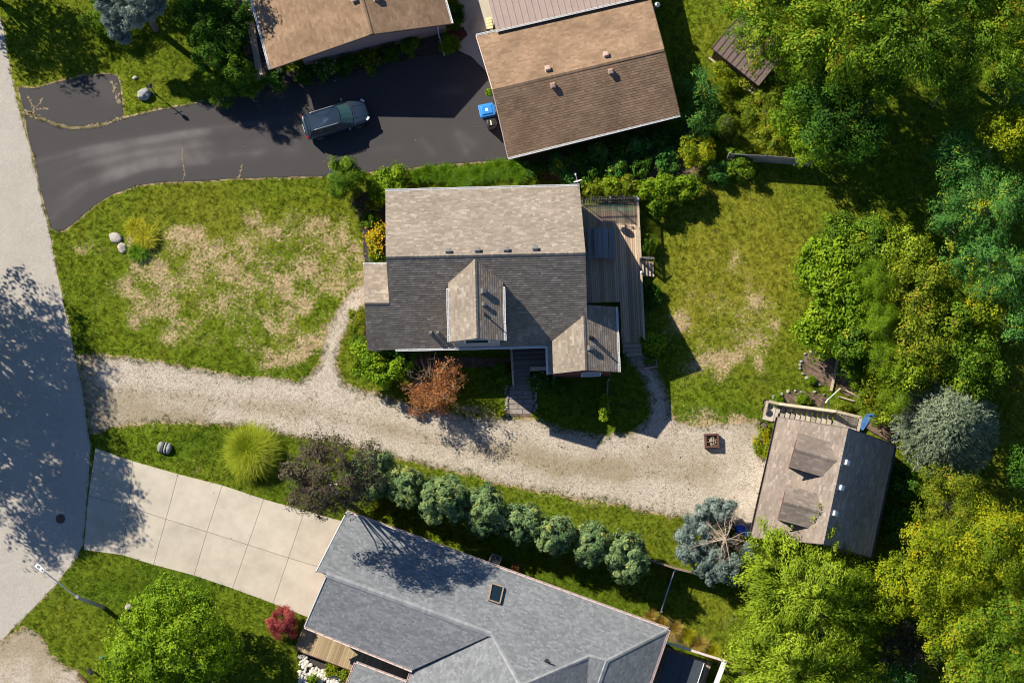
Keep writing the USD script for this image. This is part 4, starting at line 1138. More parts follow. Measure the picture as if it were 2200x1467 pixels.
# ---- brown house, top
ZR3, ZE3 = 5.0, 2.8
B0 = P(797, 74, ZR3)
eL0, eR0 = P(581, 149, ZE3), P(970, 51, ZE3)
nb = unit((P(543, 0, ZE3) - eL0))
nb2 = unit((P(955, 0, ZE3) - eR0))
nb = unit(nb + nb2)
B1, eL1, eR1 = B0 + nb * 8.5, eL0 + nb * 9.2, eR0 + nb * 7.9
brown = thing("brown_house", "brown house with tan shingle gable roof beside the asphalt drive", "house", P(780, 60, 0) * [1, 1, 0])
broof = Roof()
broof.add([eL0, B0, B1, eL1], B0 - (eL0 + nb * np.dot(B0 - eL0, nb)))
broof.add([eR0, B0, B1, eR1], B0 - (eR0 + nb * np.dot(B0 - eR0, nb)))
br = finish(brown, broof, rng, "shingle_tan", course=0.17, tab=0.27)
be = np.array([nb[1], -nb[0], 0.0])
obj("ridge_caps", caps(B0, B1, rng, be - Z * .3, -be - Z * .3), "shingle_tan", br, kind="stuff")
fwl, fwr = eL0 + nb * 0.9 + be * 2.3, eR0 + nb * 0.42 - be * 0.35
bfoot = [(eL0 + nb * 2.2 + be * 0.55)[:2], (eL0 + nb * 2.2 + be * 2.2)[:2], (eL0 + nb * 0.55 + be * 2.2)[:2], fwr[:2], (eR1 - be * 0.35)[:2], (eL1 + be * 0.55)[:2]]
solid = walls(bfoot, broof)
obj("wall", solid, "siding_mauve", brown)
obj("gutter", gutter(eL0, eL1, -be, ticks=0.5), "white_metal", brown)
obj("gutter", gutter(eR0, eR1, be), "white_metal", brown)
for a, b in ((eL0, B0), (B0, eR0)):
    obj("rake_board", rake(a, b, -nb), "siding_brown", brown)
obj("porch_post", MB().tube([np.r_[(eL0 + nb * 0.55 + be * 0.5)[:2], 0], np.r_[(eL0 + nb * 0.55 + be * 0.5)[:2], 2.65]], 0.07, 8), "white_metal", brown)
obj("downspout", MB().tube([np.r_[(eR0 + nb * 0.25 - be * 0.9)[:2], 2.6], np.r_[(eR0 + nb * 0.25 - be * 0.9)[:2], 0.25], np.r_[(eR0 - nb * 1.2 - be * 0.9)[:2], 0.1]], 0.05, 6), "white_metal", brown)
fm = (fwl + fwr) / 2
for t in (2.6, 5.8, 8.2):
    window(brown, np.r_[(eL0 + nb * 0.55 + be * (1.2 + t))[:2] + (fwr - (eL0 + nb * 0.55 + be * 2.2))[:2] * 0, 1.0], 1.3, 1.1, -nb, False) if False else None
obj("roof_vent", box_vent(Plane(eR0, B0, B1).at(762 + 45, -2), Plane(eR0, B0, B1).n, -be + Z * .4, 0.34, 0.3), "vent_pink", brown)
obj("roof_vent", box_vent(Plane(eL0, B0, B1).at(762, -1), Plane(eL0, B0, B1).n, be + Z * .4, 0.34, 0.3), "vent_pink", brown)

# ---- grey house, bottom
ze = 2.75
ue = unit(P(1436, 1352, ze) - P(745, 1100, ze)); us = np.array([ue[1], -ue[0], 0.0]); us = us if us[1] < 0 else -us
zr4 = 4.75
H0, H1 = P(705, 1233, zr4), P(1057, 1362, zr4)
E0, E1 = P(745, 1100, ze), P(1436, 1352, ze)
ue = unit(ue + unit(H1 - H0)); us = np.array([ue[1], -ue[0], 0.0]); us = us if us[1] < 0 else -us
PNg = Plane(E0, E1, (H0 + H1) / 2)
msl = math.tan(math.acos(PNg.n[2]))
g = lambda x, y: PNg.at(x, y)
apex = g(1118, 1473)
hx, h1 = g(1265, 1410), g(1057, 1362)
q = g(1302, 1420)
grey = thing("grey_house", "grey shingled house with hipped roof, skylight and pale gutters", "house", P(1000, 1330, 0) * [1, 1, 0])
hroof = Roof()
hroof.add([E0, E1, q, hx, apex, h1, g(705, 1233), g(679, 1228)], us + Z * msl)
PSg = Plane(h1, g(705, 1233), h1 + us - Z * msl)
SG = lambda x, y: PSg.at(x, y)
hroof.add([g(703, 1234), h1, SG(886, 1439), SG(655, 1345)], -us + Z * msl)
PWg = Plane(apex, apex + us, apex - ue - Z * msl)
far = 3.2
hroof.add([h1, apex, apex + us * far, PWg.at(886, 1439) + us * (far + 2.4), PWg.at(886, 1439)], ue + Z * msl)
PEg = Plane(apex, apex + us, apex + ue - Z * msl)
vE = hx + us * 2.4 + ue * 1.2
vE[2] = PEg.z(vE[0], vE[1])
hroof.add([apex, hx, vE, vE + us * 0.8, apex + us * far], -ue + Z * msl)
PQg = Plane(q, q + us, hx)
vq = hx + us * 3.2 + ue * 0.9
vq[2] = PQg.z(vq[0], vq[1])
hroof.add([q, hx, vq, q + us * 3.2], ue + Z * msl)
PBg = Plane(q, q + us, E1)
hroof.add([q, E1, PBg.at(1396, 1467), q + us * 3.2], -ue + Z * msl)
lp = P(765, 1424, 2.55)
lroof_pts = [lp, P(876, 1466, 2.55), P(876, 1466, 2.55) + us * 2.5 + Z * 1.0, lp + us * 2.5 + Z * 1.0]
hroof.add(lroof_pts, us + Z * 0.4)
grr = finish(grey, hroof, rng, "shingle_slate", course=0.135, tab=0.2, lift=0.022)
for a, b, d1, d2 in ((g(700, 1233), h1, us, -us), (h1, apex, -ue, -us), (hx, apex, ue, -us), (hx, q, us * .2 - ue, -us), (q, E1, ue, -us), (q, q + us * 3, ue, -ue)):
    obj("ridge_caps", caps(a, b, rng, d1 - Z * msl, d2 - Z * msl, 0.2, 0.2), "cap_slate", grr, kind="stuff")
foot = [(E0 + us * 0.5 + ue * 0.3), (g(679, 1228) + ue * 0.35), (SG(660, 1345) - us * 0.45 + ue * 0.3), (SG(886, 1439) - us * 0.45 + ue * 0.5), (SG(886, 1439) + us * 2.4 + ue * 0.5), (PBg.at(1396, 1467) - ue * 0.5), (E1 + us * 0.5 - ue * 0.5)]
obj("wall", walls([p[:2] for p in foot], hroof), "brick_red", grey)
for a, b, o in ((E0, E1, -us), (SG(655, 1345), SG(886, 1439), us), (PWg.at(886, 1439), PWg.at(886, 1439) + us * 2.2, -ue), (E1, PBg.at(1396, 1467), ue), (lroof_pts[0], lroof_pts[1], -us), (lroof_pts[0], lroof_pts[3], -ue)):
    obj("gutter", gutter(a, b, o, 0.13, 0.11, 0.6), "trim_pink", grey)
for a, b, o in ((E0, g(679, 1228), -ue), (g(703, 1234), SG(655, 1345), -ue)):
    obj("rake_board", rake(a, b, o, 0.05, 0.2), "white_metal", grey)
sk = [g(1056, 1255), g(1081, 1263), g(1073, 1298), g(1049, 1290)]
sn = PNg.n
frm = MB()
for i in range(4):
    frm.beam(sk[i] + sn * 0.09, sk[(i + 1) % 4] + sn * 0.09, 0.08, 0.18, up=sn)
sky_ = obj("skylight", frm, "soffit_tan", grey)
obj("pane", MB().add([p + sn * 0.12 for p in sk], [[0, 1, 2, 3]]) if np.cross(sk[1] - sk[0], sk[2] - sk[0])[2] > 0 else MB().add([p + sn * 0.12 for p in sk], [[3, 2, 1, 0]]), "car_glass", sky_)
vp = g(1174, 1419)
obj("vent_pipe", pipe_vent(vp, 0.3, 0.06).tube([vp + Z * 0.28 - ue * 0.12, vp + Z * 0.28 + ue * 0.28], 0.05, 8), "dark_metal", grey)
wmid = (SG(700, 1363) - us * 0.45)
window(grey, np.r_[(SG(760, 1388) - us * 0.45)[:2], 1.0], 1.4, 1.2, us)
door(grey, np.r_[(SG(840, 1420) - us * 0.45)[:2], 0.42], 0.95, 2.0, us)

# ---- detached garage on the right
ZR5, ZE5 = 6.3, 2.6
J0, J1 = P(1822, 920, ZR5), P(1769, 1168, ZR5)
jd = unit(J1 - J0); je = np.array([-jd[1], jd[0], 0.0]); je = je if je[0] > 0 else -je
wN, wS, eN, eS = P(1671, 896, ZE5), P(1613, 1153, ZE5), P(1923, 956, ZE5), P(1871, 1196, ZE5)
coach = thing("coach_house", "detached garage at the end of the gravel drive with two roof dormers and outside stairs", "garage", P(1770, 1040, 0) * [1, 1, 0])
jroof = Roof()
jroof.add([wN, wS, J1, J0], je + Z)
jroof.add([eN, eS, J1, J0], -je + Z)
jr = finish(coach, jroof, rng, "shingle_garage", course=0.15, tab=0.3)
obj("ridge_caps", caps(J0, J1, rng, je - Z, -je - Z), "shingle_garage", jr, kind="stuff")
obj("wall", walls(quadfoot(wN, wS, eS, eN, 0.18), jroof), "siding_red", coach)
obj("gutter", gutter(wN, wS, -je), "gutter_brown", coach)
obj("gutter", gutter(eN, eS, je), "gutter_brown", coach)
for a, b, o in ((wN, J0, -jd), (eN, J0, -jd), (wS, J1, jd), (eS, J1, jd)):
    obj("rake_board", rake(a, b, o), "gutter_brown", coach)
JW, JE = Plane(wN, wS, J0), Plane(eN, eS, J0)
for x, y in ((1816, 993), (1804, 1047), (1790, 1102)):
    obj("roof_vent", box_vent(JE.at(x, y), JE.n, -je + Z, 0.3, 0.26), "vent_pale", coach)
for (rx, ry), (fx, fy), (sx, sy) in (((1797, 990), (1708, 964), (1697, 1003)), ((1768, 1100), (1683, 1077), (1670, 1114))):
    a = JW.at(rx, ry); b = P(fx, fy, a[2]); ax = unit((a - b) * [1, 1, 0]); ln = np.linalg.norm((a - b)[:2]); sd = np.array([ax[1], -ax[0], 0.0]); sd = sd if sd[1] < 0 else -sd
    w2, dz = 1.12, 0.55
    tv = (dz / 1.0)                      # the valley runs back along the slope of the main roof
    vS, vN = a + sd * w2 - Z * dz - ax * tv, a - sd * w2 - Z * dz - ax * tv
    fS, fN = b + sd * w2 - Z * dz, b - sd * w2 - Z * dz
    dr_ = Roof()
    dr_.add([a, b, fS, vS], -sd + Z * dz / w2); dr_.add([a, b, fN, vN], sd + Z * dz / w2)
    ft = [(b + ax * 0.15 + sd * 0.95)[:2], (a - ax * 0.4 + sd * 0.95)[:2], (a - ax * 0.4 - sd * 0.95)[:2], (b + ax * 0.15 - sd * 0.95)[:2]]
    low = m3.Manifold.cube([200, 200, 3.0], True).translate([0, 0, 1.4])
    dm = obj("dormer", walls(ft, dr_, 0.12) - low, "siding_red", coach)
    obj("dormer_roof", dr_.boards(0.1), "roof_board", dm)
    m_, t_ = dr_.shingles(rng, 0.15, 0.3); obj("dormer_shingles", m_, "shingle_garage", dm, kind="stuff", tint=t_)
    obj("ridge_caps", caps(b, a, rng, sd - Z * .5, -sd - Z * .5), "shingle_garage", dm, kind="stuff")
    fc = b + ax * 0.15 - Z * 1.0
    obj("dormer_window", MB().beam(fc - ax * 0.02, fc - ax * 0.02 + Z * 0.75, 0.9, 0.06, up=ax), "window_frame", dm)
    obj("dormer_pane", MB().beam(fc - ax * 0.035 + Z * 0.06, fc - ax * 0.035 + Z * 0.69, 0.76, 0.05, up=ax), "car_glass", dm)
wl_ = (wN + wS) / 2 + je * 0.18
gdo = obj("garage_door", MB().beam(np.r_[wl_[:2], 0.03] - je * 0.02, np.r_[wl_[:2], 2.15] - je * 0.02, 4.2, 0.06, up=je), "window_frame", coach)
for k in range(4):
    obj("door_panel", MB().beam(np.r_[wl_[:2], 0.1 + k * 0.52] - je * 0.06, np.r_[wl_[:2], 0.54 + k * 0.52] - je * 0.06, 4.0, 0.04, up=je), "window_frame", gdo)
# outside stairs along its north end
nw = J0 + jd * 0.18
st0, st1 = np.r_[P(1664, 888, 0)[:2], 0], np.r_[P(1788, 905, 2.5)[:2], 0]
sx_ = unit(st1 - st0); sy_ = np.array([-sx_[1], sx_[0], 0.0])
n_st, sw = 11, 1.05
Ls = np.linalg.norm((st1 - st0)[:2]); Hs = 2.55
for k in range(n_st):
    c = st0 + sx_ * Ls * (k + 0.5) / n_st + sy_ * 0.0 + Z * (Hs * (k + 1) / (n_st + 1) - 0.05)
    obj("tread", MB().beam(c - sy_ * sw / 2, c + sy_ * sw / 2, 0.27, 0.05), "stair_boards", coach)
for sgn in (-1, 1):
    obj("stringer", MB().beam(st0 + sy_ * sgn * (sw / 2 - 0.03), st1 + sy_ * sgn * (sw / 2 - 0.03) + Z * (Hs - 0.1), 0.05, 0.26), "wood_grey", coach)
ld = 1.55
for k in range(11):
    c = st1 + sx_ * (0.05 + ld * (k + 0.5) / 11) + Z * (Hs + 0.0)
    obj("landing_board", MB().beam(c - sy_ * (sw / 2 + 0.25), c + sy_ * sw / 2, ld / 11 - 0.012, 0.04), "stair_boards", coach)
tops = [st0 + sy_ * sw / 2 + Z * 1.05, st1 + sy_ * sw / 2 + Z * (Hs + 1.0), st1 + sx_ * (ld + 0.05) + sy_ * sw / 2 + Z * (Hs + 1.0), st1 + sx_ * (ld + 0.05) - sy_ * (sw / 2 + 0.25) + Z * (Hs + 1.0)]
for a, b in zip(tops[:-1], tops[1:]):
    obj("handrail", MB().beam(a, b, 0.17, 0.05), "wood_pale", coach)
    n_ = max(3, int(np.linalg.norm(b - a) / 0.16))
    bm = MB()
    for t in np.linspace(0.03, 0.97, n_):
        p = a + (b - a) * t
        bm.beam(p - Z * 0.95, p - Z * 0.02, 0.04, 0.04)
    obj("balusters", bm, "wood_grey", coach)
for p, base in zip(tops, (0, 0, 0, 0)):
    obj("post", MB().box([p[0], p[1], 0], (0.11, 0.11, p[2] + 0.03)), "wood_grey", coach)
b0 = st0 - sx_ * 0.35
obj("landing_board", MB().box(np.r_[b0[:2], 0.02], (0.7, sw + 0.1, 0.08), math.atan2(sx_[1], sx_[0])), "stair_boards", coach)
obj("handrail", MB().beam(b0 - sx_ * 0.38 - sy_ * sw / 2 + Z * 1.05, b0 - sx_ * 0.38 + sy_ * sw / 2 + Z * 1.05, 0.17, 0.05), "wood_pale", coach)
obj("handrail", MB().beam(b0 - sx_ * 0.3 + sy_ * sw / 2 + Z * 1.05, tops[0], 0.17, 0.05), "wood_pale", coach)

# ---- shed under the trees
shed = thing("shed", "small dark brown shed with ribbed metal roof under the trees", "shed", P(1595, 120, 0) * [1, 1, 0])
za, zb = 2.1, 2.75
sa, sb_ = P(1529, 104, za), P(1630, 185, za)
sd = unit(sb_ - sa); so = np.array([-sd[1], sd[0], 0.0]); so = so if so[0] > 0 else -so
s2 = Roof()
rw = 1.55
s2.add([sa, sb_, sb_ + so * rw + Z * 0.45, sa + so * rw + Z * 0.45], so + Z * 0.3, False)
s2.add([sa + so * 2 * rw, sb_ + so * 2 * rw, sb_ + so * rw + Z * 0.45, sa + so * rw + Z * 0.45], -so + Z * 0.3, False)
rf = obj("roof", s2.boards(0.08), "shed_roof_brown", shed)
L = np.linalg.norm(sb_ - sa)
for t in np.arange(0.03, L, 0.40):
    p = sa + sd * t + Z * 0.012
    obj("roof_rib", MB().beam(p, p + so * rw + Z * 0.45, 0.035, 0.045), "shed_wall", rf)
    obj("roof_rib", MB().beam(p + so * 2 * rw, p + so * rw + Z * 0.45, 0.035, 0.045), "shed_wall", rf)
obj("wall", walls(quadfoot(sa, sb_, sb_ + so * 2 * rw, sa + so * 2 * rw, 0.15), s2, 0.09), "shed_wall", shed)
obj("door", MB().beam(np.r_[(sa + sd * L * 0.72 + so * 0.13)[:2], 0.1], np.r_[(sa + sd * L * 0.72 + so * 0.13)[:2], 1.9], 1.3, 0.04, up=so), "siding_brown", shed)
obj("sill_beam", MB().beam(np.r_[(sa - so * 0.02)[:2], 0.08], np.r_[(sb_ - so * 0.02)[:2], 0.08], 0.12, 0.14), "wood_pale", shed)
# ---------------------------------------------------------------- things on the ground
rng = np.random.default_rng(21)


def G(px, py):
    return P(px, py, 0.0)


# ---- back deck of the middle house
DZ = 0.62
d0, d1 = P(1368, 436, DZ), P(1382, 735, DZ)
dn = unit(d1 - d0); dside = np.array([dn[1], -dn[0], 0.0]); dside = dside if dside[0] < 0 else -dside     # towards the house
deck = thing("back_deck", "weathered wooden back deck with railing behind the middle house", "deck", [d0[0], d0[1], 0])
Ld = np.linalg.norm(d1 - d0)
bw = 0.142
endN = np.dot(P(1325, 648, DZ) - d0, dn)
for k in range(27):
    off = 0.07 + k * bw
    a = d0 + dside * off
    e = Ld if off < 1.35 else endN + 0.02
    obj("deck_board", MB().beam(a - Z * 0.02 - dn * 0.02, a + dn * e - Z * 0.02, bw - 0.020, 0.04), "deck_boards", deck)
obj("rim_joist", MB().beam(d0 - dside * 0.03 - Z * 0.15, d1 - dside * 0.03 - Z * 0.15, 0.04, 0.28), "wood_grey", deck)
obj("rim_joist", MB().beam(d1 - dside * 0.02 - Z * 0.16 + dn * 0.03, d1 + dside * 1.3 - Z * 0.16 + dn * 0.03, 0.04, 0.26), "wood_grey", deck)
sA, sB = np.dot(P(1376, 560, DZ) - d0, dn), np.dot(P(1377, 592, DZ) - d0, dn)
for a, b in ((0.0, sA), (sB, Ld - 0.05)):
    p, q = d0 + dn * a + Z * 0.98, d0 + dn * b + Z * 0.98
    obj("rail_cap", MB().beam(p, q, 0.15, 0.04), "wood_pale", deck)
    obj("lower_rail", MB().beam(p - Z * 0.86, q - Z * 0.86, 0.06, 0.06), "wood_grey", deck)
    for t in np.arange(0.1, b - a - 0.05, 0.13):
        c = p + dn * t
        obj("baluster", MB().beam(c - Z * 0.86, c - Z * 0.02, 0.035, 0.035), "wood_grey", deck)
    n_ = max(2, int(round((b - a) / 1.8)) + 1)
    for t in np.linspace(0.0, b - a, n_):
        c = d0 + dn * (a + t) - dside * 0.04
        obj("post", MB().box([c[0], c[1], 0.0], (0.1, 0.1, DZ + 1.04), bevel=0.015), "wood_grey", deck)
# post caps that show white
for t in (0.02, sB):
    c = d0 + dn * t - dside * 0.02
    obj("post_cap", MB().lathe([c[0], c[1], DZ + 1.02], [(0.05, 0), (0.085, 0.03), (0.09, 0.09), (0.05, 0.14), (0.001, 0.15)], 12), "white_metal", deck)
# stairs down to the back lawn
so_ = -dside
for k in range(4):
    c = d0 + dn * (sA + sB) / 2 + so_ * (0.16 + 0.23 * k) - Z * (0.13 * (k + 1))
    obj("tread", MB().beam(c - dn * (sB - sA) / 2, c + dn * (sB - sA) / 2, 0.235, 0.045), "deck_boards", deck)
a = d0 + dn * (sA - 0.02) + Z * 0.98; b = a + so_ * 0.95 - Z * 0.45
obj("stair_rail", MB().beam(a, b, 0.12, 0.04), "wood_grey", deck)
for t in np.linspace(0.12, 0.98, 8):
    c = a + (b - a) * t
    obj("baluster", MB().beam([c[0], c[1], max(0.05, c[2] - 0.9)], c, 0.035, 0.035), "wood_grey", deck)
# stairs down to the side path
for k in range(3):
    c = d1 + dn * (0.15 + 0.27 * k) + dside * 0.68 - Z * (0.15 * (k + 1))
    obj("tread", MB().beam(c - dside * 0.58, c + dside * 0.58, 0.27, 0.045), "stair_boards", deck)
obj("stair_rail", MB().beam(d1 + dside * 1.32 - dn * 0.3 + Z * 0.6, d1 + dside * 1.32 + dn * 0.75 + Z * 0.3, 0.12, 0.05), "wood_grey", deck)
for t in (-0.25, 0.7):
    c = d1 + dside * 1.32 + dn * t
    obj("post", MB().box([c[0], c[1], 0], (0.09, 0.09, 1.1 if t < 0 else 0.9)), "wood_grey", deck)
# privacy screen at the north end
screen = thing("privacy_screen", "dark board privacy screen along the north end of the back deck", "screen", [d0[0], d0[1], 0])
p0, p1 = P(1254, 423, 2.35), P(1368, 420, 2.35)
sv = unit(p1 - p0); Ls_ = np.linalg.norm(p1 - p0)
nb_ = 21
for k in range(nb_):
    c = p0 + sv * Ls_ * (k + 0.5) / nb_
    j = rng.uniform(-0.04, 0.04)
    obj("screen_board", MB().beam([c[0], c[1], 0.55], [c[0], c[1], 2.33 + j], Ls_ / nb_ - 0.075, 0.025, up=[sv[1], -sv[0], 0]), "screen_boards", screen)
for z in (0.85, 1.75):
    obj("rail", MB().beam(np.r_[p0[:2], z] + [0, -0.035, 0], np.r_[p1[:2], z] + [0, -0.035, 0], 0.04, 0.09), "wood_grey", screen)
for c in (p0, (p0 + p1) / 2, p1):
    obj("post", MB().box([c[0], c[1] - 0.08, 0], (0.09, 0.09, 2.35)), "wood_grey", screen)
# clothes lines
line = thing("clothesline", "green cord clothesline strung across the deck by the privacy screen", "clothesline", [d0[0], d0[1], 0])
for a, b in (((1250, 443), (1364, 442)), ((1250, 446), (1364, 450)), ((1252, 458), (1364, 449))):
    pa, pb = P(*a, 2.0), P(*b, 1.75)
    pts = [pa + (pb - pa) * t - Z * 0.10 * math.sin(math.pi * t) for t in np.linspace(0, 1, 9)]
    obj("cord", MB().tube(pts, 0.012, 5), "cord_green", line)
obj("pulley", MB().tube([P(1318, 446, 1.86), P(1318, 446, 1.98)], 0.06, 10), "cord_green", line)
# picnic table
TZ = DZ
pt = thing("picnic_table", "grey weathered picnic table with attached benches on the back deck", "picnic table", P(1291, 525, DZ))
def slab(x0, x1, ya, yb, z, n, name, m):
    a0, a1, b0, b1 = P(x0, ya, z), P(x1, ya, z), P(x0 + 1.5, yb, z), P(x1 + 1.5, yb, z)
    for k in range(n):
        t = (k + 0.5) / n
        a, b = a0 + (a1 - a0) * t, b0 + (b1 - b0) * t
        w = np.linalg.norm(a1 - a0) / n - 0.022
        obj(name, MB().beam(a - Z * 0.02, b - Z * 0.02, w, 0.04), m, pt)
slab(1276, 1306, 489, 554, TZ + 0.76, 6, "table_board", "table_boards")
slab(1262, 1274, 490, 556, TZ + 0.45, 2, "bench_board", "table_boards")
slab(1307, 1319, 490, 556, TZ + 0.45, 2, "bench_board", "table_boards")
for yy in (499, 546):
    c = P(1291, yy, TZ)
    obj("cross_beam", MB().beam(P(1263, yy, TZ + 0.40), P(1318, yy, TZ + 0.40), 0.09, 0.045, up=[0, 0, 1]), "wood_grey", pt)
    for s in (-1, 1):
        obj("leg", MB().beam(c + [s * 0.62, 0.05, 0.02], c + [s * 0.28, 0.05, 0.72], 0.09, 0.045, up=[0, 1, 0]), "wood_grey", pt)

# ---- satellite dish at the north-east roof corner
dish = thing("satellite_dish", "pale satellite dish on a mast at the north-east roof corner", "satellite dish", P(1241, 404, 3.1))
mb0, mt = P(1241, 404, 3.12), P(1241, 404, 3.12) + Z * 0.5
obj("mast", MB().tube([mb0, mb0 + Z * 0.3 + [0.02, 0.05, 0], mt + [0.0, 0.22, 0.12]], 0.028, 8), "galvanised", dish)
fn = unit([-0.30, 0.93, 0.34]); fs = unit(np.cross(fn, Z)); fu = np.cross(fs, fn)
dc = mt + np.array([0.0, 0.24, 0.22])
rings = []
for r, dep in ((0.0, 0.0), (0.12, 0.008), (0.22, 0.025), (0.33, 0.06)):
    an = np.arange(20) * 2 * np.pi / 20
    rings.append(dc + fn * dep + r * (np.cos(an)[:, None] * fs * 0.92 + np.sin(an)[:, None] * fu))
back = [r - fn * 0.015 for r in rings]
v = np.vstack(rings + back[::-1])
f = [[i * 20 + j, i * 20 + (j + 1) % 20, (i + 1) * 20 + (j + 1) % 20, (i + 1) * 20 + j] for i in range(7) for j in range(20)]
obj("reflector", (v, np.array(f)), "white_metal", dish, smooth=40)
tip = dc + fn * 0.44 - fu * 0.15
obj("feed_arm", MB().tube([dc - fu * 0.28, tip], 0.018, 6), "galvanised", dish)
obj("feed_horn", MB().tube([tip - fn * 0.02, tip + fn * 0.12], [0.05, 0.06], 10), "white_metal", dish)

# ---- front porch with steps and flagged path
PZ = 0.62
a0, a1, b0, b1 = P(1098, 748, PZ), P(1176, 744, PZ), P(1101, 798, PZ), P(1178, 796, PZ)
porch = thing("front_porch", "small wooden front porch with steps and pale railings", "porch", [a0[0], a0[1], 0])
nB = 11
for k in range(nB):
    t0, t1 = k / nB, (k + 1) / nB
    p, q = a0 + (b0 - a0) * (t0 + t1) / 2, a1 + (b1 - a1) * (t0 + t1) / 2
    obj("deck_board", MB().beam(p - Z * 0.02, q - Z * 0.02, np.linalg.norm(b0 - a0) / nB - 0.012, 0.04), "porch_boards", porch)
pdn = unit(b0 - a0); pdx = unit(b1 - b0)
for k in range(4):
    c = b0 + pdn * (0.13 + 0.26 * k) + pdx * 0.6 - Z * (0.125 * (k + 1))
    obj("tread", MB().beam(c - pdx * 0.55, c + pdx * 0.55, 0.265, 0.045), "porch_boards", porch)
obj("rail_cap", MB().beam(a0 + Z * 0.95, b0 + Z * 0.95, 0.15, 0.04), "wood_pale", porch)
obj("rail_cap", MB().beam(b0 + pdn * 0.02 + Z * 0.9, b0 + pdn * 1.0 + Z * 0.42, 0.13, 0.04), "wood_pale", porch)
obj("rail_cap", MB().beam(b0 + pdx * 1.15 + Z * 0.95, b1 + Z * 0.95, 0.26, 0.05), "wood_pale", porch)
for a, b in ((a0, b0), (b0 + pdx * 1.15, b1)):
    for t in np.linspace(0.05, 0.95, 9):
        c = a + (b - a) * t
        obj("baluster", MB().beam(c + Z * 0.06, c + Z * 0.93, 0.035, 0.035), "wood_grey", porch)
for c, h in ((a0, 1.6), (b0, 1.6), (b0 + pdx * 1.15, 1.6), (b1, 1.6), (b0 + pdn * 1.0, 1.1)):
    obj("post", MB().box([c[0], c[1], 0], (0.09, 0.09, h)), "wood_grey", porch)
path = numbered("/World", "flagstone_path"); fx = UsdGeom.Xform.Define(stage, path); ORIGIN[path] = np.zeros(3)
mark(fx.GetPrim(), "path of large brownish flagstones below the front porch steps", "path", kind="structure")
obj("path_bed", sheet(area([(1088, 828), (1146, 826), (1154, 862), (1146, 896), (1090, 894), (1085, 860)]), 0.022), "soil", path)
ys = [829, 838.5, 848, 857.5, 868, 879, 890]
for r in range(6):
    sp = 1117 + (7 if r % 2 else -3) + rng.uniform(-2, 2)
    xl, xr = 1094 + rng.uniform(-1, 1), 1146 - abs(r - 3) * 1.5
    for xa, xb in ((xl, sp), (sp, xr)):
        q = Polygon(XY([(xa, ys[r]), (xb, ys[r]), (xb, ys[r + 1]), (xa, ys[r + 1])])).buffer(-0.018, join_style=2)
        obj("flagstone", MB().prism(q, 0.015, 0.055 + rng.uniform(-0.008, 0.01)), "flagstone", path)


def rock(rng, c, size, flat=0.6, seed=0):
    m = trimesh.creation.icosphere(3 if max(size) > 0.5 else 2)
    n = meshkit.fbm(m.vertices * 1.6 + seed * 7.7, 3, seed) - 0.5
    n2 = np.round(meshkit.noise(m.vertices * 1.1 + seed * 3.3, seed) * 4) / 4 - 0.5
    v = m.vertices * (1 + n[:, None] * 0.55 + n2[:, None] * 0.25) * np.array(size) / 2
    v[:, 2] = np.maximum(v[:, 2], -0.25 * size[2])
    a = rng.uniform(0, 6.28)
    R = np.array([[math.cos(a), -math.sin(a), 0], [math.sin(a), math.cos(a), 0], [0, 0, 1]])
    return v @ R.T + c, np.array(m.faces)


for k in range(26):
    left = k % 2
    y = 829 + (k // 2) * 5.2
    c = G((1088 if left else 1150) + rng.uniform(-3, 3), y)
    obj("edging_stone", rock(rng, c + Z * 0.03, (rng.uniform(.14, .24), rng.uniform(.12, .2), 0.14), seed=k), "stone_pale" if rng.uniform() < .6 else "stone_grey", path)

# ---- boulders
def boulder(px, py, size, look, label, seed):
    c = G(px, py)
    r = np.random.default_rng(seed)
    p = obj("boulder", rock(r, c + Z * size[2] * 0.22, size, seed=seed), look, smooth=25, label=label, cat="boulder")
boulder(310, 205, (0.95, 0.8, 0.75), "stone_grey", "rounded grey boulder beside the lamp post on the upper lawn", 3)
boulder(249, 511, (0.85, 0.7, 0.35), "stone_pale", "upper of two pale flat rocks at the daylily clump", 4)
boulder(262, 533, (0.75, 0.55, 0.3), "stone_pale", "lower of two pale flat rocks at the daylily clump", 5)
boulder(290, 168, (0.36, 0.26, 0.2), "stone_pale", "small white stone on the lawn above the lamp post boulder", 6)
boulder(276, 1303, (0.5, 0.4, 0.3), "stone_pale", "small pale rock at the end of the hedge bank by the street lamp", 7)
bs = thing("boulder", "grey boulder with a pale band lying on the grass below the gravel drive", "boulder", G(354, 962))
c = G(354, 962)
for k, (dx, w, m) in enumerate(((-0.26, 0.34, "stone_grey"), (-0.08, 0.2, "dark_band"), (0.07, 0.16, "stone_pale"), (0.26, 0.36, "stone_grey"))):
    mbx = MB(); t = np.array([0.96, -0.25, 0])
    v, f = rock(np.random.default_rng(60 + k), np.zeros(3), (w * 1.15, 0.8 - abs(dx) * 0.6, 0.55 - abs(dx) * 0.5), seed=60 + k)
    v, f = trimesh.creation.icosphere(2).vertices * [w * 0.62, 0.44 - abs(dx) * 0.3, 0.34 - abs(dx) * 0.3], trimesh.creation.icosphere(2).faces
    v = v * (1 + 0.25 * (meshkit.fbm(v * 5 + k, 3, k)[:, None] - 0.5))
    a = math.radians(-14)
    R = np.array([[math.cos(a), -math.sin(a), 0], [math.sin(a), math.cos(a), 0], [0, 0, 1]])
    obj("rock_band", (v @ R.T + c + t * dx + Z * 0.12, f), m, bs, smooth=40)

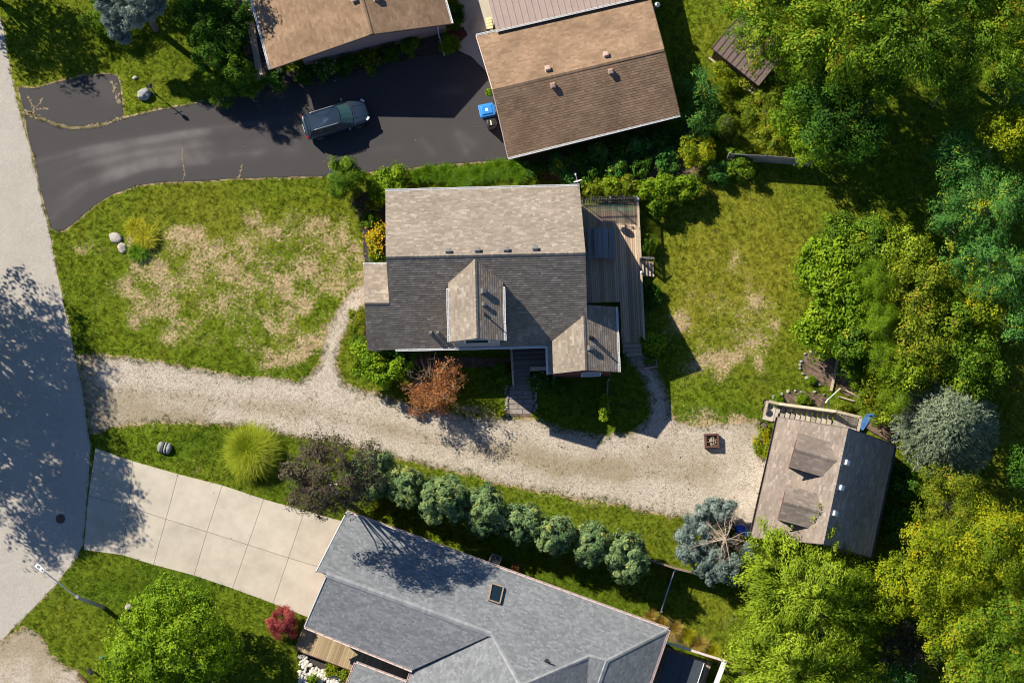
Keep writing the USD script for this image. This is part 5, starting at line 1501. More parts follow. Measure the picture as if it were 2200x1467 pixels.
# ---- lamp post, bird bath, street lamp, manhole
lp_ = thing("lamp_post", "dark garden lamp post beside the grey boulder", "lamp post", G(334, 203))
c = G(334, 203)
obj("post", MB().lathe(c, [(0.07, 0), (0.06, 0.12), (0.035, 0.2), (0.035, 1.75), (0.05, 1.8)], 10), "dark_metal", lp_)
obj("lantern", MB().lathe(c + Z * 1.8, [(0.06, 0), (0.12, 0.06), (0.13, 0.26), (0.15, 0.27), (0.05, 0.38), (0.012, 0.44)], 6), "dark_metal", lp_)
obj("crossbar", MB().beam(c + Z * 1.55 - [0.25, 0.1, 0], c + Z * 1.55 + [0.25, 0.1, 0], 0.03, 0.03), "dark_metal", lp_)
bb = thing("bird_bath", "small white bird bath in the shaded shrubs beside the walk", "bird bath", G(519, 146))
c = G(519, 146)
obj("pedestal", MB().lathe(c, [(0.16, 0), (0.15, 0.06), (0.06, 0.12), (0.05, 0.6), (0.09, 0.66)], 12), "white_metal", bb)
obj("basin", MB().lathe(c + Z * 0.66, [(0.05, 0), (0.2, 0.05), (0.22, 0.1), (0.18, 0.09), (0.02, 0.05)], 16), "white_metal", bb)
sl = thing("street_lamp", "tall wooden street lamp pole with long silver arm over the road", "street lamp", G(221, 1303))
c, top = G(221, 1303), P(165, 1282, 8.6)
obj("pole", MB().tube([c, c + (top - c) * 0.5, top], [0.15, 0.13, 0.11], 10), "wood_grey", sl)
hd = P(95, 1227, 9.3)
arm = [top - Z * 0.25, top - Z * 0.1 + (hd - top) * 0.06, top + (hd - top) * 0.5 + Z * 0.05, hd]
obj("arm", MB().tube(arm, [0.055, 0.05, 0.045, 0.035], 8), "galvanised", sl)
obj("bracket", MB().box(top - Z * 0.5 - [0.05, -0.05, 0], (0.2, 0.2, 0.35)), "grey_metal", sl)
hdir = unit((P(74, 1210, 9.3) - hd) * [1, 1, 0]); hs = np.array([-hdir[1], hdir[0], 0])
v = []
for t, w, h in ((0.0, 0.06, 0.05), (0.12, 0.11, 0.07), (0.45, 0.13, 0.07), (0.66, 0.11, 0.05)):
    for s, z in ((-1, -h), (1, -h), (1, h * 0.8), (-1, h * 0.8)):
        v.append(hd + hdir * t + hs * w * s + Z * z)
f = [[i * 4 + j, i * 4 + (j + 1) % 4, i * 4 + 4 + (j + 1) % 4, i * 4 + 4 + j] for i in range(3) for j in range(4)] + [[3, 2, 1, 0], [12, 13, 14, 15]]
head = obj("lamp_head", (np.array(v), np.array(f)), "white_metal", sl)
obj("heat_sink", MB().beam(hd + hdir * 0.36 + Z * 0.06, hd + hdir * 0.55 + Z * 0.06, 0.16, 0.03), "grey_metal", head)
obj("photocell", MB().lathe(hd + hdir * 0.16 + Z * 0.05, [(0.04, 0), (0.04, 0.06), (0.01, 0.07)], 10), "dark_metal", head)
mh = thing("manhole_cover", "round rusty manhole cover in the road by the concrete driveway", "manhole cover", G(130, 1114))
c = G(130, 1114)
obj("ring", MB().lathe(c, [(0.36, 0.0), (0.36, 0.028), (0.31, 0.03), (0.30, 0.02)], 28), "grey_metal", mh)
obj("lid", MB().lathe(c, [(0.30, 0.0), (0.30, 0.026), (0.24, 0.028), (0.23, 0.022), (0.15, 0.022), (0.14, 0.028), (0.001, 0.028)], 28), "iron", mh)
# mail box, marker, timber edge
mb_ = thing("mailbox", "small dark grey mailbox on a post beside the gravel corner", "mailbox", G(202, 1442))
c = G(202, 1442)
obj("post", MB().box(c, (0.09, 0.09, 1.05)), "wood_grey", mb_)
v = MB().box(c + Z * 1.05 - [0.02, 0, 0], (0.24, 0.46, 0.18), 0.6, bevel=0.05)
obj("box", v, "plastic_black", mb_)
obj("flag", MB().beam(c + Z * 1.12 + [0.14, 0.1, 0], c + Z * 1.3 + [0.14, 0.1, 0], 0.02, 0.05), "lamp_red", mb_)
mk = thing("marker_post", "small white marker post at the edge of the hedge bank", "marker", G(220, 1411))
obj("post", MB().box(G(220, 1411), (0.12, 0.1, 0.5), 0.4, bevel=0.02), "white_metal", mk)
obj("cap", MB().box(G(220, 1411) + Z * 0.5, (0.15, 0.13, 0.04), 0.4), "plastic_blue", mk)
tb = thing("landscape_timber", "weathered timber edging at the gravel corner", "timber", G(178, 1452))
for a, b in (((168, 1447), (180, 1458)), ((180, 1458), (196, 1480))):
    obj("timber", MB().beam(G(*a) + Z * 0.08, G(*b) + Z * 0.08, 0.15, 0.16), "wood_brown", tb)

# ---- waste bins by the garage
def cart(px, py, sx, sy, h, ang, body, lid, label, lab):
    c = G(px, py)
    t = thing("wheelie_bin", label, "bin", c)
    ca, sa = math.cos(ang), math.sin(ang)
    R = np.array([[ca, -sa, 0], [sa, ca, 0], [0, 0, 1]])
    def loft(rows, m, name, par=t, **k):
        v = []
        for kx, ky, z in rows:
            b = min(kx, ky) * 0.16
            ring = [(-kx + b, -ky), (kx - b, -ky), (kx, -ky + b), (kx, ky - b), (kx - b, ky), (-kx + b, ky), (-kx, ky - b), (-kx, -ky + b)]
            v += [(x, y, z) for x, y in ring]
        v = np.array(v, float) @ R.T + c
        n = len(rows)
        f = [[i * 8 + j, i * 8 + (j + 1) % 8, i * 8 + 8 + (j + 1) % 8, i * 8 + 8 + j] for i in range(n - 1) for j in range(8)]
        mb = MB().add(v, f)
        mb.add(np.vstack([v[-8:], v[-8:].mean(0)]), [[j, (j + 1) % 8, 8] for j in range(8)])
        return obj(name, mb, m, par, smooth=35, **k)
    X_, Y_ = sx / 2, sy / 2
    loft([(X_ * .72, Y_ * .72, 0.06), (X_ * .9, Y_ * .9, h * 0.86), (X_ * .97, Y_ * .97, h * 0.87), (X_ * .97, Y_ * .97, h * 0.91)], body, "body")
    l = loft([(X_, Y_, h * 0.91), (X_ * 1.02, Y_ * 1.02, h * 0.93), (X_ * .95, Y_ * .95, h * 0.955), (X_ * .80, Y_ * .78, h * 0.96), (X_ * .70, Y_ * .68, h * 1.01), (X_ * .62, Y_ * .6, h * 1.02)], lid, "lid")
    obj("label", MB().hexa(np.array([(x * lab[0], y * lab[1], z) for z in (h * 1.021, h * 1.026) for x, y in ((-1, -1), (1, -1), (1, 1), (-1, 1))]) @ R.T + c), lab[2], l)
    obj("handle", MB().tube((np.array([(X_ * 1.1, -Y_ * .6, h * .9), (X_ * 1.1, Y_ * .6, h * .9)])) @ R.T + c, 0.018, 8), lid, t)
    for s in (-1, 1):
        w = MB().tube((np.array([(X_ * .75, s * Y_ * .78, 0.12), (X_ * .75, s * Y_ * .9, 0.12)])) @ R.T + c, 0.12, 14)
        obj("wheel", w, "tyre", t)
cart(1046, 246, 1.02, 0.86, 1.12, 0.21, "plastic_blue", "plastic_blue", "large blue wheeled bin beside the brown garage wall", (0.09, 0.1, "label_white"))
cart(1055, 273, 0.66, 0.56, 1.02, 0.2, "plastic_grey", "plastic_black", "smaller grey wheeled bin with black lid below the blue bin", (0.04, 0.17, "label_yellow"))

# ---- the parked car
def car():
    c = G(723, 262)
    ang = math.radians(17.2)
    t = thing("parked_car", "dark blue-grey crossover car parked on the asphalt driveway", "car", c)
    R = np.array([[math.cos(ang), -math.sin(ang), 0], [math.sin(ang), math.cos(ang), 0], [0, 0, 1]])
    w = lambda v: np.asarray(v, float).reshape(-1, 3) @ R.T + c
    # stations from tail to nose: x, half width, belt height
    xs = np.array([-2.22, -2.16, -2.0, -1.6, -1.1, -0.4, 0.3, 0.75, 1.2, 1.6, 1.9, 2.08, 2.20, 2.26])
    hw = np.array([0.62, 0.76, 0.86, 0.90, 0.915, 0.92, 0.92, 0.915, 0.905, 0.88, 0.83, 0.75, 0.62, 0.50])
    bz = np.array([0.86, 0.96, 1.02, 1.04, 1.05, 1.04, 1.03, 1.03, 1.01, 0.97, 0.91, 0.84, 0.74, 0.62])
    lo = np.array([0.42, 0.34, 0.28, 0.26, 0.24, 0.24, 0.24, 0.24, 0.24, 0.26, 0.28, 0.30, 0.33, 0.38])
    sec = []
    for x, h, b, l in zip(xs, hw, bz, lo):
        half = [(0.0, b + 0.035), (h * 0.45, b + 0.03), (h * 0.78, b + 0.012), (h * 0.93, b - 0.03), (h * 0.99, b - 0.14), (h, (b + l) * 0.52), (h * 0.97, l + 0.12), (h * 0.9, l), (0.0, l)]
        ring = [(x, y, z) for y, z in half] + [(x, -y, z) for y, z in half[-2:0:-1]]
        sec.append(ring)
    n, k = len(sec), len(sec[0])
    v = np.array(sec).reshape(-1, 3)
    f = [[i * k + j, (i + 1) * k + j, (i + 1) * k + (j + 1) % k, i * k + (j + 1) % k] for i in range(n - 1) for j in range(k)]
    mb = MB().add(w(v), np.array(f)[:, ::-1])
    for i, flip in ((0, False), (n - 1, True)):
        ring = w(v[i * k:(i + 1) * k]); cc = np.vstack([ring, ring.mean(0)])
        mb.add(cc, [[j, (j + 1) % k, k] if not flip else [(j + 1) % k, j, k] for j in range(k)])
    body = obj("body", mb, "car_paint", t, smooth=32)
    # cabin: lower ring on the belt, upper ring at the roof
    low = [(-2.02, 0.74, 1.03), (-1.2, 0.86, 1.06), (0.2, 0.86, 1.05), (0.98, 0.80, 1.04), (1.12, 0.40, 1.05), (1.15, 0, 1.055)]
    up = [(-1.80, 0.60, 1.58), (-1.1, 0.645, 1.63), (-0.2, 0.645, 1.635), (0.22, 0.62, 1.60), (0.33, 0.32, 1.605), (0.36, 0, 1.605)]
    full = lambda r: r + [(x, -y, z) for x, y, z in r[-2::-1]]
    L_, U_ = full(low), full(up)
    m = len(L_)
    vv = np.array(L_ + U_)
    ff = [[j, j + 1, m + j + 1, m + j] for j in range(m - 1)] + [[m - 1, 0, m, 2 * m - 1]]
    obj("cabin_glass", MB().add(w(vv), np.array(ff)[:, ::-1]).add(w(vv), np.array(ff)), "car_glass", t, smooth=25)
    # roof skin, domed
    ring = np.array(U_); cen = ring.mean(0); 
    r0 = ring * [1.005, 1.03, 1] + [0, 0, -0.015]; r1 = ring * [1, 1, 1] + [0, 0, 0.022]; r2 = cen + (ring - cen) * 0.72 + [0, 0, 0.045]; r3 = cen + (ring - cen) * 0.3 + [0, 0, 0.055]
    r2[:, 2] = r1[:, 2] + 0.022; r3[:, 2] = r1[:, 2] + 0.03
    v3 = np.vstack([r0, r1, r2, r3, [cen + [0, 0, 0.06]]])
    f3 = [[a * m + j, a * m + (j + 1) % m, (a + 1) * m + (j + 1) % m, (a + 1) * m + j] for a in range(3) for j in range(m)]
    mr = MB().add(w(v3), np.array(f3)[:, ::-1]).add(w(v3), [[3 * m + (j + 1) % m, 3 * m + j, 4 * m] for j in range(m)])
    obj("roof", mr, "car_paint", t, smooth=40)
    # pillars
    for s in (-1, 1):
        for (a, b, ww) in ((low[3], up[3], 0.07), (low[2], up[2], 0.06), (low[1], up[1], 0.07), (low[0], up[0], 0.12)):
            q = w([(a[0], s * a[1] * 1.005, a[2]), (b[0], s * b[1] * 1.01, b[2])])
            obj("pillar", MB().beam(q[0], q[1], ww, 0.03), "car_paint", t)
        q = w([(-1.55, s * 0.60, 1.70), (-1.4, s * 0.61, 1.725), (0.0, s * 0.62, 1.725), (0.12, s * 0.61, 1.66)])
        obj("roof_rail", MB().tube(q, 0.02, 8), "galvanised", t)
        mm = MB().tube(w([(0.78, s * 0.90, 1.04), (0.74, s * 1.04, 1.08)]), [0.03, 0.045], 8)
        q = w([(0.74, s * 1.06, 1.0)])[0]
        mm.box(q, (0.10, 0.22, 0.16), ang, bevel=0.03)
        obj("mirror", mm, "car_paint", t)
        q = w([(1.96, s * 0.74, 0.84), (2.16, s * 0.56, 0.78)])
        obj("headlight", MB().beam(q[0], q[1], 0.16, 0.12), "lamp_clear", t)
        q = w([(-2.1, s * 0.82, 0.9), (-2.2, s * 0.62, 0.88)])
        obj("tail_light", MB().beam(q[0], q[1], 0.10, 0.2), "lamp_red", t)
        for x in (-1.34, 1.36):
            a, b = w([(x, s * 0.72, 0.34), (x, s * 0.935, 0.34)])
            wh = obj("wheel", MB().tube([a, a + (b - a) * 0.08, a + (b - a) * 0.92, b], [0.30, 0.34, 0.34, 0.30], 20), "tyre", t, smooth=40)
            obj("rim", MB().tube([b - (b - a) * 0.04, b + (b - a) * 0.02], [0.22, 0.20], 16), "rim", wh)
    # windscreen and rear window stand a little proud of the cabin
    ws = [(1.0, -0.74, 1.065), (1.13, -0.38, 1.075), (1.16, 0.0, 1.08), (1.13, 0.38, 1.075), (1.0, 0.74, 1.065)]
    wt = [(0.26, -0.58, 1.59), (0.36, -0.3, 1.6), (0.385, 0, 1.6), (0.36, 0.3, 1.6), (0.26, 0.58, 1.59)]
    vv = w(np.array(ws + wt) + [0.012, 0, 0.012])
    obj("windscreen", MB().add(vv, [[j, j + 1, 6 + j, 5 + j] for j in range(4)]), "windscreen", t)
    vv = w([(-2.05, -0.66, 1.08), (-2.05, 0.66, 1.08), (-1.84, 0.54, 1.545), (-1.84, -0.54, 1.545)])
    obj("rear_window", MB().add(vv, [[0, 1, 2, 3]]), "car_glass", t)
    for x0_, x1_ in ((-1.15, -1.15), (-0.25, -0.25)):
        for sg in (-1, 1):
            q = w([(x0_, sg * 0.925, 0.4), (x0_, sg * 0.915, 0.98)])
            obj("door_seam", MB().beam(q[0], q[1], 0.014, 0.008), "tyre", t)
    q = w([(1.2, -0.80, 1.03), (1.27, -0.4, 1.052), (1.29, 0.0, 1.056), (1.27, 0.4, 1.052), (1.2, 0.80, 1.03)])
    obj("bonnet_seam", MB().tube(q, 0.014, 5), "tyre", t)
    q = w([(2.23, -0.36, 0.62), (2.23, 0.36, 0.62)])
    obj("grille", MB().beam(q[0], q[1], 0.04, 0.14), "tyre", t)
    # wipers, plate
    for s in (-0.1, 0.45):
        q = w([(1.12, s, 1.07), (1.0, s + 0.3, 1.13)])
        obj("wiper", MB().beam(q[0], q[1], 0.025, 0.02), "tyre", t)
    q = w([(-2.235, -0.26, 0.7), (-2.235, 0.26, 0.7)])
    obj("number_plate", MB().beam(q[0], q[1], 0.02, 0.13), "label_white", t)
    q = w([(-1.86, -0.5, 1.615), (-1.86, 0.5, 1.615)])
    obj("spoiler", MB().beam(q[0], q[1], 0.2, 0.035), "car_paint", t)
    a, b, cc2, d = w([(1.09, -0.36, 1.075), (1.09, 0.36, 1.075), (0.40, 0.3, 1.585), (0.40, -0.3, 1.585)])
    for s in (-1, 1):
        q = w([(1.3, s * 0.42, 1.045), (1.95, s * 0.36, 0.945)])
        obj("bonnet_crease", MB().beam(q[0], q[1], 0.03, 0.02), "car_paint", t)
car()

# ---- fire pit, pots, planter, poles round the garage
c = G(1528, 948)
fp = thing("fire_pit", "square rusty fire pit of stacked timbers filled with sticks on the gravel", "fire pit", c)
ang = 0.03
for k in range(3):
    for j in range(4):
        a = ang + j * math.pi / 2
        o = np.array([math.cos(a), math.sin(a), 0]) * 0.40; tt = np.array([-math.sin(a), math.cos(a), 0]) * (0.46 if (j + k) % 2 else 0.36)
        obj("timber", MB().beam(c + o - tt + Z * (0.08 + 0.15 * k), c + o + tt + Z * (0.08 + 0.15 * k), 0.12, 0.14), "wood_brown", fp)
obj("ash_bed", MB().box(c, (0.66, 0.66, 0.2), ang), "sand", fp)
for k in range(14):
    a = rng.uniform(0, 6.28); r = rng.uniform(0.1, 0.3)
    p = c + [rng.uniform(-.12, .12), rng.uniform(-.12, .12), 0.24 + 0.015 * k]
    d = np.array([math.cos(a), math.sin(a), rng.uniform(-.2, .2)]) * r
    obj("stick", MB().tube([p - d, p + d], rng.uniform(0.012, 0.022), 5), "wood_ash", fp)


def pot(px, py, r, h, label):
    c = G(px, py)
    t = thing("plant_pot", label, "plant pot", c)
    obj("shell", MB().lathe(c, [(r * 0.75, 0), (r, h * 0.92), (r * 1.07, h * 0.93), (r * 1.07, h), (r * 0.96, h), (r * 0.9, h * 0.85)], 20), "plastic_black", t, smooth=40)
    obj("earth", MB().lathe(c + Z * h * 0.84, [(r * 0.92, 0.0), (r * 0.4, 0.02), (0.001, 0.03)], 16), "terracotta_soil", t)
pot(1645, 866, 0.21, 0.36, "empty dark plant pot on the lawn, furthest from the garage stairs")
pot(1643, 881, 0.22, 0.38, "middle dark plant pot beside the foot of the garage stairs")
pot(1638, 915, 0.23, 0.42, "dark plant pot full of earth beside the yellow-green weeds")
c = G(1396, 783)
pl = thing("planter_box", "low pale rectangular planter box of greens beside the side path", "planter", c)
a0_ = math.radians(8)
for s in (-1, 1):
    ca, sa = math.cos(a0_), math.sin(a0_)
    o = np.array([-sa, ca, 0]) * 0.22 * s; tt = np.array([ca, sa, 0]) * 0.48
    obj("side_board", MB().beam(c + o - tt + Z * 0.16, c + o + tt + Z * 0.16, 0.04, 0.3), "wood_pale", pl)
    o2 = np.array([ca, sa, 0]) * 0.46 * s; t2 = np.array([-sa, ca, 0]) * 0.2
    obj("end_board", MB().beam(c + o2 - t2 + Z * 0.16, c + o2 + t2 + Z * 0.16, 0.04, 0.3), "wood_pale", pl)
obj("earth", MB().box(c, (0.88, 0.4, 0.24), a0_), "soil", pl)
pp_ = thing("bent_pole", "pale bent metal pole standing between the garage stairs and the garden beds", "pole", G(1777, 884))
obj("pole", MB().tube([G(1777, 884), G(1777, 884) + Z * 0.9, P(1779, 857, 1.3)], 0.035, 8), "galvanised", pp_)
obj("crossbar", MB().tube([P(1773, 865, 1.3), P(1780, 857, 1.35), P(1801, 838, 1.4)], 0.028, 8), "galvanised", pp_)
obj("tip", MB().tube([P(1800, 839, 1.4), P(1806, 834, 1.4)], 0.05, 8), "trim_pink", pp_)
lg = thing("garden_plank", "long pale weathered plank edging between two garden beds", "plank", G(1793, 805))
for a, b in (((1800, 769), (1794, 800)), ((1794, 801), (1785, 840))):
    obj("plank", MB().beam(G(*a) + Z * 0.09, G(*b) + Z * 0.07, 0.17, 0.14), "wood_ash", lg)
for k, (a, b) in enumerate([((1815, 838), (1862, 862)), ((1800, 852), (1835, 862))]):
    t = thing("garden_log", "%s thin log edging the garden bed below the plank" % ("upper" if k == 0 else "lower"), "log", G(*a))
    obj("log", MB().tube([G(*a) + Z * 0.08, G(*b) + Z * 0.08], 0.06, 7), "wood_ash", t)
st_ = thing("garden_stakes", "row of thin bare stakes standing in the brown garden bed", "stakes", G(1750, 785))
for x, y in ((1732, 770), (1738, 764), (1745, 760), (1752, 760), (1760, 764), (1730, 782), (1740, 778), (1690, 850), (1712, 848), (1728, 845), (1745, 850)):
    obj("stake", MB().tube([G(x, y), G(x, y) + [0.03, 0.05, 0.75]], 0.018, 5), "wood_grey", st_)
rs = thing("edging_stones", "ring of pale edging stones round the brown garden bed", "stones", G(1750, 790))
for x, y in ((1730, 760), (1742, 756), (1722, 777), (1718, 784), (1719, 792), (1725, 803), (1733, 812), (1745, 819), (1760, 826), (1708, 840), (1722, 843), (1693, 841), (1680, 847), (1662, 853), (1750, 842), (1770, 848)):
    obj("stone", rock(rng, G(x, y) + Z * 0.04, (rng.uniform(.15, .3), rng.uniform(.14, .24), 0.18), seed=x), "stone_pale" if x % 3 else "stone_grey", rs)
rb = thing("raised_bed", "raised earth bed with torn blue tarp edging behind the garage", "raised bed", G(1888, 920))
obj("earth", MB().prism(rough_edge(area([(1864, 898), (1890, 897), (1916, 910), (1924, 930), (1914, 950), (1882, 934), (1858, 918)]), 0.1, 0.2, 91), 0.0, 0.16), "soil", rb)
for a, b, w in (((1847, 922), (1868, 892), 0.42), ((1868, 892), (1902, 901), 0.22), ((1902, 901), (1926, 922), 0.14), ((1926, 922), (1922, 946), 0.12)):
    obj("tarp_edge", MB().beam(G(*a) + Z * 0.12, G(*b) + Z * 0.12, w, 0.2), "tarp_blue", rb)

# barrels and bins beside the half-dead spruce
def barrel(px, py, r, h, look, label):
    c = G(px, py)
    t = thing("barrel", label, "barrel", c)
    obj("body", MB().lathe(c, [(r * .9, 0), (r, 0.06), (r * 1.03, h * .33), (r * .98, h * .36), (r * 1.03, h * .66), (r * .98, h * .69), (r, h - 0.05), (r * .9, h)], 20), look, t, smooth=40)
    obj("lid", MB().lathe(c + Z * h, [(r * .9, 0), (r * .86, 0.03), (r * .8, 0.005), (0.001, 0.005)], 20), look, t)
barrel(1588, 1137, 0.30, 0.9, "barrel_blue", "deep blue plastic barrel at the garage corner, left of its neighbour")
barrel(1603, 1146, 0.25, 0.7, "plastic_blue", "lighter blue barrel tight against the garage corner")
barrel(1566, 1130, 0.3, 0.8, "plastic_black", "black barrel half hidden under the dying spruce")

# ---- fences
def board_fence(name, label, pts, h, bw, gap, look, rails="wood_grey", cat="fence", cap=None, thick=0.025, picket="picket", flank=0.04, z0=0.04):
    t = thing(name, label, cat, G(*pts[0]))
    for a, b in zip(pts[:-1], pts[1:]):
        a, b = G(*a), G(*b)
        d = unit(b - a); L = np.linalg.norm(b - a); nrm = np.array([-d[1], d[0], 0])
        n = int(L / (bw + gap))
        for k in range(n):
            c = a + d * L * (k + 0.5) / n
            obj(picket, MB().beam(c + Z * z0, c + Z * (h + rng.uniform(-0.02, 0.02)), bw if thick < bw else bw, thick, up=nrm), look, t)
        for z in (h * 0.2, h * 0.8):
            obj("rail", MB().beam(a + nrm * (thick / 2 + 0.02) + Z * z, b + nrm * (thick / 2 + 0.02) + Z * z, 0.04, 0.09), rails, t)
        if cap:
            obj("cap_rail", MB().beam(a + Z * (h + 0.05), b + Z * (h + 0.05), cap, 0.045), rails, t)
        for c in (a, b):
            obj("post", MB().box(c + nrm * 0.07, (0.09, 0.09, h + 0.06)), rails, t)
    return t
board_fence("board_fence", "brownish board fence running from the last hedge conifer to the willow", [(1392, 1205), (1448, 1223), (1530, 1243), (1618, 1259)], 1.45, 0.135, 0.018, "wood_brown", cap=0.14, rails="fence_brown")
board_fence("metal_gate_fence", "thin metal picket fence across the strip of lawn below the board fence", [(1446, 1226), (1417, 1314)], 1.15, 0.025, 0.10, "dark_metal", rails="galvanised", thick=0.02, picket="baluster", cap=0.05)
board_fence("grey_fence", "grey vertical board fence in the shade under the big trees", [(1562, 345), (1640, 349), (1742, 357)], 1.75, 0.135, 0.012, "wood_grey")
board_fence("trellis_fence", "thin grey board screen standing in the shaded lawn by the house wing", [(1304, 820), (1303, 873)], 1.1, 0.09, 0.02, "wood_grey")

# ---- porch deck and hot tub of the grey house
o = SG(655, 1345); o = np.array([o[0], o[1], 0.0])
gdk = thing("porch_deck", "tan plank porch deck along the grey house", "deck", o)
for k in range(54):
    a = o + ue * (-0.32 + k * 0.142) + Z * 0.40
    obj("deck_board", MB().beam(a - us * 0.45 - Z * 0.02, a + us * 1.62 - Z * 0.02, 0.13, 0.04), "tan_boards", gdk)
obj("rim_joist", MB().beam(o - ue * 0.35 + us * 1.65 + Z * 0.26, o + ue * 7.3 + us * 1.65 + Z * 0.26, 0.04, 0.26), "wood_brown", gdk)
e1 = PBg.at(1396, 1467); ee = np.array([E1[0], E1[1], 0])
tubd = thing("tub_deck", "railed wooden terrace at the right end of the grey house", "deck", ee)
for k in range(26):
    a = ee + us * 0.95 + ue * (-0.6 + k * 0.16) + Z * 0.42
    obj("deck_board", MB().beam(a, a + us * 3.4, 0.146, 0.04), "tub_boards", tubd)
r0_, r1_, r2_ = P(1430, 1379, 1.4), P(1557, 1419, 1.4), P(1530, 1490, 1.4)
for a, b, w in ((r0_, r1_, 0.15), (r1_, r2_, 0.32)):
    obj("rail_cap", MB().beam(a, b, w, 0.05), "trim_pink" if w < 0.2 else "white_metal", tubd)
    for t in np.linspace(0.02, 0.98, int(np.linalg.norm(b - a) / 0.17)):
        p = a + (b - a) * t
        obj("baluster", MB().beam(p - Z * 0.95, p - Z * 0.03, 0.05, 0.05), "wood_brown", tubd)
for p in (r0_, r1_):
    obj("post", MB().box([p[0], p[1], 0], (0.15, 0.15, 1.5), bevel=0.03), "white_metal", tubd)
tq = [P(1434, 1396, 1.05), P(1512, 1422, 1.05), P(1492, 1482, 1.05), P(1414, 1456 + 20, 1.05)]
tub = thing("hot_tub", "dark covered hot tub on the railed terrace", "hot tub", [tq[0][0], tq[0][1], 0.44])
pq = shapely.geometry.polygon.orient(Polygon([p[:2] for p in tq]), 1)
obj("shell", MB().prism(pq.buffer(-0.05), 0.44, 1.0), "wood_brown", tub)
mid = [(tq[0] + tq[1]) / 2, (tq[3] + tq[2]) / 2]
for q4 in ([tq[0], mid[0], mid[1], tq[3]], [mid[0], tq[1], tq[2], mid[1]]):
    obj("cover_panel", MB().prism(shapely.geometry.polygon.orient(Polygon([p[:2] for p in q4]).buffer(-0.008, join_style=2), 1), 1.0, 1.10), "tub_cover", tub)
obj("cover_bar", MB().tube([P(1513, 1424, 1.3), P(1494, 1482, 1.3)], 0.03, 8), "galvanised", tub)
ac = thing("air_conditioner", "pale grey air conditioner box against the north wall of the grey house", "air conditioner", G(1063, 1206))
obj("housing", MB().box(G(1064, 1204), (0.75, 0.7, 0.8), -0.35, bevel=0.04), "plastic_grey", ac)
obj("fan_grille", MB().lathe(G(1064, 1204) + Z * 0.8, [(0.3, 0.0), (0.3, 0.02), (0.05, 0.04), (0.001, 0.04)], 18), "dark_metal", ac)

# white river stones in the bed by the porch deck
ws = thing("river_stones", "bed of loose white river stones beside the porch deck", "stones", G(665, 1440))
BEDW = area([(643, 1402), (662, 1412), (672, 1432), (700, 1442), (725, 1448), (735, 1458), (720, 1472), (690, 1490), (645, 1490)])
acc = MB()
bx = BEDW.bounds
k = 0
while k < 260:
    x, y = rng.uniform(bx[0], bx[2]), rng.uniform(bx[1], bx[3])
    if BEDW.contains(Point(x, y)):
        sz = rng.uniform(0.14, 0.3)
        m = trimesh.creation.icosphere(1)
        v = m.vertices * (1 + 0.35 * (meshkit.noise(m.vertices * 1.5 + k, k)[:, None] - 0.5)) * [sz / 2, sz * rng.uniform(.3, .5), sz * .28]
        a = rng.uniform(0, 6.28); R = np.array([[math.cos(a), -math.sin(a), 0], [math.sin(a), math.cos(a), 0], [0, 0, 1]])
        acc.add(v @ R.T + [x, y, 0.05 + rng.uniform(0, 0.06)], m.faces); k += 1
plain("river_stone", (0.60, 0.55, 0.47), 0.9, vary=0.2, scale=5)
obj("stones", acc, "river_stone", ws, kind="stuff")

# planks leaning in the paved gap, straw-coloured board by the annexe
pk = thing("plank_pile", "pile of loose planks lying in the gap beside the brown garage", "planks", G(1012, 55))
for k, (a, b) in enumerate([((1005, 62), (1022, 28)), ((1009, 70), (1020, 36)), ((1013, 66), (1026, 40)), ((1000, 34), (1010, 45)), ((1006, 22), (1019, 20)), ((1000, 35), (1012, 12))]):
    obj("plank", MB().beam(G(*a) + Z * (0.06 + 0.03 * k), G(*b) + Z * (0.10 + 0.03 * k), 0.10 if k < 3 else 0.05, 0.03), "wood_ash", pk)
pb = thing("wooden_crate", "pale wooden crate standing at the corner of the annexe", "crate", G(1054, 55))
for k in range(4):
    a, b = P(1043 + k * 1.0, 42 + k * 6.2, 0.8), P(1056 + k * 1.0, 40 + k * 6.2, 0.8)
    obj("lid_board", MB().beam(a, b, 0.17, 0.03), "label_yellow", pb)
obj("crate_body", MB().box(G(1054, 61), (0.42, 0.72, 0.77), -0.16), "wood_pale", pb)
# ---------------------------------------------------------------- plants
def norm(v):
    return v / (np.linalg.norm(v, axis=-1, keepdims=True) + 1e-12)


def leaf_quads(p, nrm, length, width, rng, direction=None, fold=0.25):
    """one folded rhomb per leaf: 4 points, 2 triangles"""
    n = len(p)
    nrm = norm(nrm)
    d = rng.normal(size=(n, 3)) if direction is None else direction + rng.normal(size=(n, 3)) * 0.25
    d = norm(d - nrm * (d * nrm).sum(1, keepdims=True))
    s = np.cross(nrm, d)
    length, width = np.broadcast_to(length, (n,))[:, None], np.broadcast_to(width, (n,))[:, None]
    lift = nrm * width * fold
    v = np.stack([p - d * length / 2, p + s * width / 2 + lift, p + d * length / 2, p - s * width / 2 + lift], 1).reshape(-1, 3)
    k = np.arange(n)[:, None] * 4
    return v, np.vstack([k + [0, 1, 2], k + [0, 2, 3]])


def lump(dirs, seed, amount):
    return 1 + amount * 2 * (meshkit.fbm(dirs * 1.7 + seed * 5.1, 3, seed) - 0.5)


